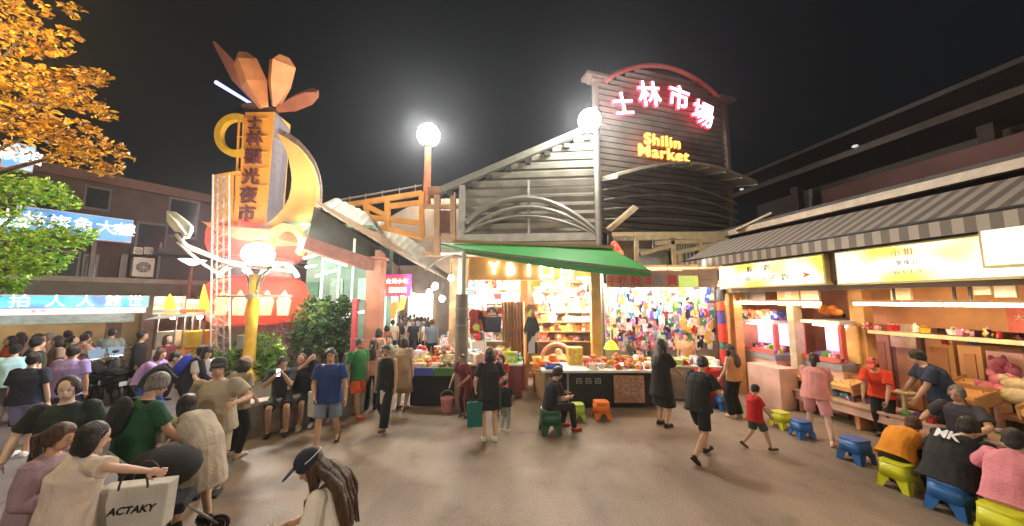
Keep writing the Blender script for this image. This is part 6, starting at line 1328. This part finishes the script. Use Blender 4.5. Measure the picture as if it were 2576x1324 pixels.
person('person in a khaki top with a pinkish cap seen from behind near the planter corner',g2(588,1150),-15,1.56,1,'f',1,'black','bob','8f7f63','short',.10,'161616','pants','b9a48f',cap='c09a90',loose=.02,hands=((-.22,.14,.95),(.22,.14,.95)),hp=-14)
# cap girl
def capband(part,d):
    m=MB(); pts=[]
    for i in range(19):
        a=R(200+320*i/18-250); pts.append(d['HC']+d['hu']*.062+d['hx']*math.sin(a)*.096+d['hy']*(math.cos(a)*.112-.012))
    m.tube(pts,[.006]*19,5); part('cap_piping',m,cloth('c8c4bb'),vx=.006,it=0)
def bagstraps(part,d):
    for s in (-1,1):
        m=MB(); m.tube([d['P2']+d['X'][2]*s*.13-d['Y'][2]*.15,d['P3']+d['X'][3]*s*.12-d['Y'][3]*.06+V((0,0,.02)),d['P3']+d['X'][3]*s*.12+d['Y'][3]*.09-d['U'][3]*.05,d['P1']+d['X'][1]*s*.13+d['Y'][1]*.14],[.018]*4,6); part('bag_strap',m,cloth('4a3b20'),vx=.008,it=0)
person('person in a navy cap with very long brown hair, bottom centre-left, looking down',(-1.24,2.55),104,1.50,0,'f',1,'brown','verylong','d9d2c8','short',.12,'777777','pants','222222',cap='1c2338',hp=-32,lean=10,curl=6,hands=((-.10,.34,1.10),(.14,.32,1.06)),extra=lambda p,d:(capband(p,d),bagstraps(p,d)),hy=6,loose=.02)
# --- left middle crowd
person('person in a lilac long-sleeved top leaning forward at the left of the scooters',g2(352,1062),-80,1.58,1,'f',0,'brown','bob','a98fd0','long',.04,'4d4a52','pants','333333',lean=30,curl=14,hip=(0,-.06,.88),hands=((-.16,.62,1.0),(.16,.62,1.0)),loose=.02)
person('person in a dark jacket and blue jeans stooping beside the lilac top',g2(372,1085),-60,1.66,1,'m',0,'black','short','1b1c22','long',.05,'3a56a8','pants','cfd0d8',lean=40,curl=16,hip=(0,-.1,.86),hands=((-.12,.55,.85),(.14,.55,.8)),feet=((-.12,.25,.07),(.12,-.30,.10)))
person('person in a dark navy hoodie with a bright blue bag on the back',g2(452,1088),-35,1.64,1,'m',1,'black','short','151a2b','long',.05,'1a1c24','pants','222222',lean=22,curl=10,hands=((-.16,.4,.9),(.16,.4,.9)),extra=backpack('1f3cc8'))
person('person in a greyish white shirt with a dark bob beside the navy hoodie',g2(492,1080),-110,1.60,1,'f',0,'black','bob','b4aeb4','short',.10,'33343c','pants','222222',lean=14,hands=((-.16,.36,.98),(.16,.38,.94)))
person('person in a maroon top behind the lilac top, face to the right',g2(402,1010),-90,1.62,2,'f',0,'brown','bob','6a2630','short',.08,'222222','pants')
person('person in a black jacket beside the far shop pillar',g2(335,1005),-60,1.70,2,'m',1,'black','short','18191c','long',.08,'22242a','pants')
crowd=[(8,1020,'d2663a','orange','f',1,'bob'),(8,1075,'a5cfe0','pale blue','f',0,'short'),(68,1018,'b79a86','tan','m',1,'short'),(98,1008,'a88f7e','beige','m',0,'grey'),(128,1025,'9c8574','brownish beige','f',1,'bob'),(160,1000,'c6a890','peach','f',0,'pony'),(188,1005,'bb8f80','dusty pink','m',1,'short'),(58,1062,'23352c','dark green','m',0,'short'),(205,985,'7d8a70','sage green','m',1,'short'),(262,985,'8a9690','pale grey-green','m',0,'short'),(150,985,'5c6a58','olive','m',1,'short'),(30,990,'8d7a6c','taupe','f',1,'long')]
for i,(px,py,c_,nm,sx,sk_,st) in enumerate(crowd):
    g_=st=='grey'; person(f'person in a {nm} top in the crowd by the left shop, {"with short hair" if st in("short","grey") else "with longer hair"}',g2(px,py),random.uniform(-60,60)+(180 if i%4==0 else 0),random.uniform(1.56,1.72),2,sx,sk_,'grey' if g_ else 'black','short' if g_ else st,c_,'short',.10,random.choice(('222222','3a3c44','55504a')),'pants','222222',loose=.03,hands=random.choice((None,((-.15,.3,1.0),(.16,.34,.95)))))
# --- people around the planter and middle
person('person seated on the planter in a dark grey T-shirt and shorts, phone held up',g2(703,1079),-155,1.70,1,'m',1,'black','short','2a2c30','short',.06,'20231f','shorts','2a2a2a',**seat(lean=12,curl=12,hp=-15,hands=((-.05,.34,1.10),(.08,.36,1.08)),feet=((-.16,.40,.07),(.13,.36,.07)),hip=(0,0,.66)))
person('person in black seated on the planter drinking, right of the dark grey T-shirt',g2(752,1066),-165,1.66,1,'m',1,'brown','short','1c1b1a','short',.06,'191919','shorts','c9b7a6',**seat(lean=6,curl=8,hands=((-.08,.22,1.22),(.16,.30,.82)),feet=((-.12,.40,.07),(.15,.38,.07)),hip=(0,0,.66)))
person('person with black hair seated low beside the walking blue T-shirt, white tote at the side',g2(790,1056),-172,1.60,1,'f',0,'black','long','33343c','short',.06,'1d1e22','pants','d9d4cc',**seat(lean=16,curl=10,hp=-20,hip=(0,0,.66),feet=((-.12,.40,.07),(.12,.38,.07))))
person('person in a white top seated on the planter behind the blue T-shirt',g2(826,1046),-170,1.60,1,'f',0,'brown','short','cfc4bc','short',.08,'5a5550','pants','aaaaaa',**seat(hip=(0,0,.66)))
person('person in a blue T-shirt and grey shorts striding across with a folded arm',(-3.16,6.12),-168,1.66,0,'m',1,'black','short','1c3a78','short',.14,'6f7d8c','shorts','2c2a2a',hands=((-.30,.12,.86),(.16,.26,.95)),loose=.03,fat=1.05,feet=((-.10,-.30,.14,0,1,-.8),(.10,.24,.08,0,1,.1)),hy=10)
person('person in a green T-shirt and bright orange shorts walking behind the blue T-shirt',g2(892,1050),-120,1.68,1,'m',1,'grey','short','2f7a45','short',.12,'d85a1c','shorts','b8433a',loose=.025,**WALK2)
person('person in a long black jumpsuit walking towards the camera',g2(968,1078),175,1.62,0,'f',1,'black','bun','141a19','none',.16,'121817','wide','6b4a3a',hands=((-.24,.10,.80),(.25,-.02,.80)),loose=.02,hp=-8,**WALK)
person('person in a beige dress with dark brown hair, back turned, beside the jumpsuit',g2(1010,1030),-10,1.64,1,'f',0,'brown','bob','b39a84','short',.40,'a38b76','skirt','8a6a5a',loose=.03)
person('person in a peach top and black shorts, back turned, left of the jumpsuit',g2(932,1030),10,1.60,1,'f',0,'brown','long','c09a88','short',.10,'1d211f','pants','333333')
far=[(930,932,'d8c2b6','white','f','short','standing by the reddish-brown column'),(968,925,'b06a52','rust red','f','bob','past the reddish-brown column'),(952,912,'5b9ac0','sky blue','f','bob','beside the rust red top'),(1016,900,'c4a49c','mauve pink','m','short','with a dark rucksack in the alley'),(1046,882,'8f83b8','pale violet','f','pony','in the alley'),(1038,905,'1d1f22','black','f','bob','between the mauve pink and violet tops'),(1066,890,'4f5c50','grey-green','m','short','on the right of the alley'),(985,905,'cdb79a','sand','m','short','in the alley mouth'),(1000,868,'8a4b3c','brick','f','bob','deep in the alley'),(1030,862,'6d7480','slate','m','short','far down the alley'),(1058,868,'d0a4a8','rose','f','long','far down the alley right side'),(1076,872,'2b2d33','charcoal','m','short','against the bright counter'),(975,885,'e0d6ce','ivory','f','long','in the alley beside the orange banner'),(945,980,'bb8a78','salmon','f','bob','in the alley mouth behind the jumpsuit')]
for i,(px,py,c_,nm,sx,st,wh) in enumerate(far):
    person(f'person in a {nm} top {wh}',g2(px,py),(180 if i%3==2 else 0)+random.uniform(-25,25),random.uniform(1.56,1.74),2,sx,i%2,'black' if i%3 else 'brown',st,c_,'short',.10,random.choice(('1d1f22','2b3038','3a3a3a')),random.choice(('pants','pants','shorts')),'333333',extra=backpack('241d1f') if i in(3,) else None,**(WALK if i%2 else WALK2))
more=[(958,900,'aa8f86','dusty beige','m','short','left of the orange banner'),(1008,884,'39414f','ink blue','m','short','under the yellow banner'),(1024,878,'c9b9a8','oatmeal','f','pony','behind the mauve pink top'),(1052,872,'7a3f3a','rusty brown','m','short','behind the pale violet top'),(990,872,'b7c4cc','ice blue','f','bob','under the red alley sign'),(1012,858,'5a4a44','cocoa','m','short','near the far end of the alley'),(1040,857,'c8c2bc','off-white','m','short','near the far end, beside the counters'),(1022,852,'8c6f9a','plum','f','bob','at the very end of the alley'),(1072,905,'e2d2c6','cream','f','long','leaning to the bright alley counter'),(1084,918,'6b7b8c','steel blue','m','short','by the alley corner stall'),(975,1000,'9aa58c','moss','m','short','behind the jumpsuit on the right')]
for i,(px,py,c_,nm,sx,st,wh) in enumerate(more):
    person(f'person in a {nm} top {wh}',g2(px,py),(180 if i%3==1 else 0)+random.uniform(-30,30),random.uniform(1.56,1.74),2,sx,i%2,'black' if i%3 else 'brown',st,c_,'short',.10,random.choice(('1d1f22','2b3038','3a3a3a','6a6258')),random.choice(('pants','pants','shorts')),'333333',**(WALK if i%2 else WALK2))
# --- centre
person('person in a black top and short skirt with long bare legs and white shoes',(-.40,6.40),12,1.62,0,'f',0,'black','bob','161b1b','short',.16,'1c2020','mini','e4dcd2',hands=((-.26,.16,.92),(.22,.20,.98)),loose=.02,hy=-20,hp=-8)
person('small child in black with grey trousers beside the bare-legged person',(-.14,6.85),-14,.98,1,'m',1,'black','short','161a1a','short',.10,'8f9794','pants','d8cfc8',fat=1.2,loose=.03,hands=((-.2,.3,.95),(.2,.3,1.0)))
person('person in a bright red top with a pale mask facing the camera behind the child',(-.24,7.75),178,1.32,1,'f',0,'black','bob','b51a22','short',.10,'77252a','pants','333333',mask='c9ccd2',hands=((-.16,.34,.92),(.18,.34,.88)),loose=.02,hp=-10)
person('person in a maroon top bending behind the round grey post',(-1.0,7.7),150,1.38,1,'f',1,'black','short','6e1a28','short',.14,'541824','pants','333333',lean=22,hands=((-.16,.4,.95),(.20,.4,.9)))
person('person in black seated on the dark green stool looking right',g2(1384,1086),-72,1.62,1,'m',1,'black','short','1b1a1a','short',.06,'242024','pants','a83a22',**seat(lean=12,curl=10,hp=-20,hands=((-.10,.38,.70),(.14,.40,.68)),hip=(0,0,.50),feet=((-.16,.36,.07),(.15,.46,.07))))
person('person in a black dress with long dark hair right of the snack table',g2(1668,1072),-62,1.70,1,'f',1,'black','long','1d1a1a','short',.34,'1a1817','skirt','2a2020',hands=((-.1,.34,1.0),(.16,.38,1.02)),hp=-12,loose=.03)
person('person in a peach shirt behind the accessory counter',(DW.P(DW.hit(1724,870,.0)[0],0,-.25).x,9.75),165,1.62,1,'f',0,'brown','short','cf9f78','short',.10,'7fae78','pants','333333')
person('person in all black shorts and T-shirt stepping forward, head down',(2.98,5.68),-62,1.60,0,'f',1,'black','short','1a1c1b','short',.12,'141514','shorts','221c1c',lean=14,curl=6,hp=-22,hands=((-.14,.40,1.12),(.20,.36,1.08)),loose=.03,feet=((-.10,.28,.08,0,1,.2),(.10,-.30,.14,0,1,-.8)),hy=12)
person('person in an orange-beige top and black trousers at the end of the stool row',g2(1853,1052),25,1.54,1,'f',0,'brown','long','c58a58','none',.06,'161614','wide','d9b48f',hands=((-.2,.2,.9),(.24,.18,.9)))
person('boy in a red T-shirt and dark shorts striding right with an arm out',(4.12,6.05),-98,1.06,0,'m',1,'black','short','b8141a','short',.16,'3a4436','shorts','3c2d2c',fat=1.12,hands=((-.16,.44,.98),(.12,.36,.86)),hp=-14,loose=.03,feet=((-.08,-.30,.14,0,1,-.7),(.10,.30,.08,0,1,.1)))
person('girl in a pink blouse and shorts with a long black ponytail at the low table',(5.50,6.42),-48,1.54,0,'f',0,'black','pony','cf8a86','short',.10,'cc8f92','shorts','e8b8a0',lean=20,curl=8,hp=-14,loose=.045,hands=((-.12,.46,.90),(.18,.44,.86)),feet=((-.14,.10,.07),(.22,-.22,.07)))
# --- right row
def rp(px,py,w): u_,z_=RB.hit(px,py,w); p=RB.P(u_,0,w); return (p.x,p.y)
person('person in a bright orange-red shirt and pink headscarf leaning over behind the low table',rp(2222,1010,.35),118,1.52,0,'f',1,'black','short','d8401c','short',.12,'1a1714','pants','333333',lean=28,curl=14,hp=-15,cap='c8574a',hands=((-.16,.42,.70),(.18,.44,.72)),loose=.03)
person('person in a dark navy polo with glasses standing with back half turned at the cabinets',rp(2372,950,.62),60,1.70,0,'m',1,'black','short','1d2a44','short',.12,'15181c','pants','222222',lean=24,curl=8,hp=-14,hands=((-.20,.42,.82),(.20,.46,.80)),loose=.035,fat=1.12,hy=-20)
person('person in a charcoal shirt seated behind the low table, arm stretched along it',rp(2425,1040,.25),105,1.66,0,'m',1,'grey','short','38343a','short',.08,'1d201f','pants','222222',**seat(hip=(0,0,.44),lean=8,hands=((-.30,.44,.62),(.36,.30,.60)),hp=-8,loose=.03))
person('person in a golden orange top bowed over the low table on a yellow stool',g2(2262,1218),-74,1.60,0,'f',1,'brown','short','dd8a1c','short',.04,'15130f','pants','222222',**seat(hip=(0,0,.40),lean=52,curl=30,hp=10,hands=((-.16,.60,.52),(.18,.58,.52)),feet=((-.16,.36,.07),(.16,.20,.07)),loose=.035))
def mk(part,d):
    cu=bpy.data.curves.new('print','FONT'); cu.body='MK'; cu.size=.15; cu.extrude=.006; cu.align_x='CENTER'; cu.align_y='CENTER'; cu.offset=.004
    me=evaluated(bpy.data.objects.new('t',cu))
    me.materials.clear(); me.materials.append(mat('ink_white',(.7,.7,.68),.7,bump=0)); c=d['P2']+d['U'][2]*.01-d['Y'][2]*.232; x=d['X'][2]; z=-d['Y'][2]; y=d['U'][2]
    for v in me.vertices:
        q=v.co.copy(); v.co=c+x*q.x+y*q.y+z*(q.z-abs(q.x)**2*1.0)
    o=bpy.data.objects.new('shirt_print',me); C.objects.link(o); o.parent=root_hack[0]
root_hack=[None]
def mk_wrap(part,d):
    class _P: pass
    def f(name,mb,mt,vx=None,it=2,wr=0): return part(name,mb,mt,vx,it,wr)
    m=MB(); m.box((0,0,-5),(.01,.01,.01)); o=part('shirt_print',m,mat('ink_white',(.7,.7,.68),.7,bump=0),vx=.008,it=0)
    root_hack[0]=o.parent; bpy.data.objects.remove(o); mk(part,d)
person('person in a black T-shirt with white letters on the back, hunched on a blue stool',g2(2402,1285),-80,1.72,0,'m',1,'black','short','17181a','short',.12,'6a5d4c','shorts','222222',fat=1.15,loose=.05,extra=mk_wrap,**seat(hip=(0,0,.40),lean=38,curl=16,hp=-5,hands=((-.22,.52,.56),(.24,.52,.56)),feet=((-.18,.40,.07),(.2,.3,.07))))
person('person in a pink top and sand trousers on the big yellow corner stool',g2(2560,1365),-70,1.66,0,'f',1,'black','short','d07f88','short',.05,'b39a74','pants','222222',**seat(hip=(0,0,.42),lean=26,curl=16,hands=((-.2,.5,.6),(.2,.5,.6)),loose=.03))
# ---------------------------------------------------------------- carried and parked things
def shopping_bag(label,loc,w,h,d,rz,mt,txt=None,tcol=None,straps=True):
    t=thing('shopping_bag',loc,rz,label,'bag'); m=MB()
    m.prism([(-w/2,-d/2,0),(w/2,-d/2,0),(w*.54,-d/2,h),(-w*.54,-d/2,h)],(0,d,0)); m.build('body',mt,t,bevel=.012)
    if straps:
        for y_ in (-d/2,d/2):
            m=MB(); m.torus((0,y_,h-.02),(1,0,0),(0,0,1),w*.22,.008,0,180,n=14,k=5,ry=.16); m.build('handle',M_dark,t)
    if txt:
        W_=Matrix.Translation(V(loc))@Matrix.Rotation(rz,4,'Z')@Matrix.Translation((0,-d/2-.004,h*.5))@Matrix.Rotation(PI/2,4,'X'); text_mesh('lettering',txt,h*.22,tcol or mat('ink_black','101010',.6,bump=0),W_,t,extrude=.002,shear=.3,offset=.002)
    return t
st=thing('baby_stroller',(-3.42,3.55,0),R(-62),'black folding stroller among the group at the lower left','stroller')
m=MB(); m.ell((0,0,.86),(.25,.30,.20),n=14,k=8); m.build('canopy',cloth('141517'),st,smooth=True)
m=MB(); m.box((0,.02,.52),(.36,.42,.10)); m.box((0,-.22,.70),(.36,.07,.42)); m.build('seat',cloth('1c1e22'),st,bevel=.02)
m=MB()
for s in (-1,1): m.tube([(s*.22,-.48,1.02),(s*.22,-.10,.62),(s*.22,.42,.12)],[.013]*3,6); m.tube([(s*.22,.10,.55),(s*.22,-.36,.12)],[.013]*2,6)
m.tube([(-.22,-.48,1.02),(.22,-.48,1.02)],[.016]*2,8); m.tube([(-.22,-.36,.12),(.22,-.36,.12)],[.01]*2,6); m.build('frame',M_steel,st)
for sx in(-.24,.24):
    for sy in (-.36,.42): m=MB(); m.torus((sx,sy,.10),(0,1,0),(0,0,1),.085,.02,n=16,k=6); m.tube([(sx-.012,sy,.10),(sx+.012,sy,.10)],[.06]*2,12); m.build('wheel',M_dark,st)
shopping_bag('large white shopping bag with black lettering hanging on the stroller',(-3.12,3.05,.62),.44,.36,.14,R(14),cloth('b8b5ac'),'ACRONYM'[:4]+'SKY' if False else 'ACTAKY')
shopping_bag('black handbag held low at the bottom left by the person in mauve',(-3.15,2.35,.45),.34,.28,.12,R(-40),cloth('17171a'))
shopping_bag('teal bag hanging beside the bare-legged person',(-.66,6.30,.28),.26,.42,.08,R(10),cloth('1f6a66'))
shopping_bag('white tote bag leaning beside the seated person by the blue T-shirt',(-3.72,6.75,.30),.30,.46,.10,R(-15),cloth('b8bcb8'),straps=True)
shopping_bag('white plastic bag dangling beside the jumpsuit',(gr(1000,1050).x,6.9,.50),.20,.26,.08,.2,cloth('c8c4be'))
shopping_bag('small yellow bag at the side of the person in green',(gr(912,1020).x,7.7,.72),.20,.22,.08,.2,cloth('d8a81c'))
# phones
def phone(label,loc,rz): 
    t=thing('phone',loc,rz,label,'phone'); m=MB(); m.box((0,0,0),(.075,.01,.15)); m.build('case',M_dark,t,bevel=.003); m=MB(); m.box((0,-.0065,0),(.066,.002,.138)); m.build('screen',glow('phone_screen',(.7,.8,1),1.2),t)
p=g2(703,1079); phone('phone held up by the person in the dark grey T-shirt',(p[0]+.14,p[1]-.36,1.14),R(20))
# scooters
def scooter():
    t=thing('scooter'); b=mat('scooter_black',(.02,.022,.022),.25,.2,bump=0)
    m=MB(); m.loft([(V((0,-.55,.62)),V((1,0,0)),V((0,0,1)),.10,.08),(V((0,-.35,.58)),V((1,0,0)),V((0,0,1)),.15,.15),(V((0,0,.50)),V((1,0,0)),V((0,0,1)),.15,.17),(V((0,.14,.34)),V((1,0,0)),V((0,0,1)),.13,.06),(V((0,.42,.33)),V((1,0,0)),V((0,0,1)),.13,.05)],14); m.loft([(V((0,.42,.30)),V((1,0,0)),V((0,1,0)),.15,.06),(V((0,.50,.62)),V((1,0,0)),V((0,1,0)),.19,.06),(V((0,.58,.92)),V((1,0,0)),V((0,1,0)),.12,.07)],14); m.build('body',b,t,smooth=50)
    m=MB(); m.loft([(V((0,-.62,.76)),V((1,0,0)),V((0,0,1)),.12,.05),(V((0,-.3,.78)),V((1,0,0)),V((0,0,1)),.15,.055),(V((0,.05,.72)),V((1,0,0)),V((0,0,1)),.12,.05)],12); m.build('seat',M_blk,t,smooth=50)
    for y_ in (-.52,.72):
        m=MB(); m.torus((0,y_,.24),(0,1,0),(0,0,1),.19,.055,n=22,k=8); w_=m.build('wheel',M_dark,t,smooth=True); m=MB(); m.tube([(-.03,y_,.24),(.03,y_,.24)],[.13]*2,14); o=m.build('rim',M_chrome,w_)
    m=MB(); m.tube([(0,.72,.24),(0,.60,.95)],[.03]*2,8); m.tube([(-.32,.50,1.02),(-.12,.58,1.0),(.12,.58,1.0),(.32,.50,1.02)],[.016]*4,8); m.build('handlebar',M_chrome,t)
    m=MB(); m.ell((0,.66,.82),(.09,.05,.07)); m.build('headlight',mat('headlight',(.6,.6,.6),.1,bump=0),t,smooth=True)
    for s in (-1,1): m=MB(); m.ell((s*.30,.52,1.16),(.07,.015,.045)); m.tube([(s*.26,.52,1.02),(s*.29,.52,1.13)],[.006]*2,5); m.build('mirror',M_dark,t,smooth=True)
    m=MB(); m.prism([(-.12,.60,.98),(.12,.60,.98),(.16,.66,1.24),(-.16,.66,1.24)],(0,.008,0)); m.build('windscreen',mat('screen_blue',(.25,.40,.6),.1,bump=0),t)
    m=MB(); m.box((0,-.74,.5),(.14,.01,.10)); m.build('number_plate',M_white,t); return t
sc=scooter()
for i,(px,py,rz_,lb) in enumerate(((232,1005,60,'dark parked scooter nearest the lavender T-shirt'),(262,1012,70,'dark parked scooter with a pale blue windscreen, in the middle of the row'),(300,1000,62,'dark parked scooter nearest the far shop pillar'),(285,972,55,'dark scooter in the second row by the shop pillar'))):
    o=sc if i==0 else copy_tree(sc); p=g2(px,py); o.location=(p[0],p[1],0); o.rotation_euler=(0,0,R(rz_)); tag(o,lb,'scooter','scooters parked on the left')
m=MB(); mon=thing('lit_tablet',at(215,886,9.5),0,'small pale blue lit screen above the scooters','screen'); m.box((0,0,0),(.26,.03,.18)); m.build('screen',glow('screen_pale',(.45,.65,.95),1.0),mon); 
m=MB(); m.tube([(0,.02,-.1),(0,.02,-1.0)],[.015]*2,6); m.build('stand',M_dark,mon)
# ---------------------------------------------------------------- off-frame lamps: two rear fills added, sodium one assumed by the tree
def unseen_lamp(label,x,y,z,e,r=.22,col=None,name=None):  # builds only the added lamps standing out of view
    t=thing('street_lamp',(x,y,0),0,label,'street lamp'); m=MB(); m.tube([(0,0,0),(0,0,z-.2)],[.08,.05],10); m.build('post',M_steel,t); m=MB(); m.ell((0,0,z),(r,r,r),n=14,k=8); m.build('lamp_globe',glow(name,col,e),t,smooth=True)
unseen_lamp('unseen fill lamp added behind the camera, lighting the near pavement',-1.5,-4.5,5.6,REAR_FILL,.35,(1,.86,.70),'fill_rear')  # fill lamp added out of view to brighten the foreground
unseen_lamp('unseen fill lamp added behind the camera on the stall side',5.0,-2.5,4.6,REAR_FILL*.8,.3,(1,.80,.58),'fill_rear2')  # second added fill, unseen, brightening the stall side
unseen_lamp('unseen sodium street lamp assumed beside the tall tree at the left',-8.2,3.6,6.6,ASSUMED_SODIUM,.25,(1,.70,.28),'assumed_sodium')  # assumed lamp out of view, added to cast orange light on the trees
# ---------------------------------------------------------------- render settings
bpy.data.scenes.remove(_TS)
S.view_settings.view_transform='Standard'; S.view_settings.look='None'; S.view_settings.gamma=1; S.view_settings.exposure=EXPO
S.cycles.use_denoising=True; S.cycles.use_light_tree=True; S.cycles.max_bounces=6; S.cycles.diffuse_bounces=3; S.cycles.glossy_bounces=3; S.cycles.transparent_max_bounces=8
S.cycles.sample_clamp_indirect=4; S.cycles.caustics_reflective=False; S.cycles.caustics_refractive=False
print('OBJECTS',len(bpy.data.objects),'GOODS',GOODS,'PEOPLE',len(PEOPLE))
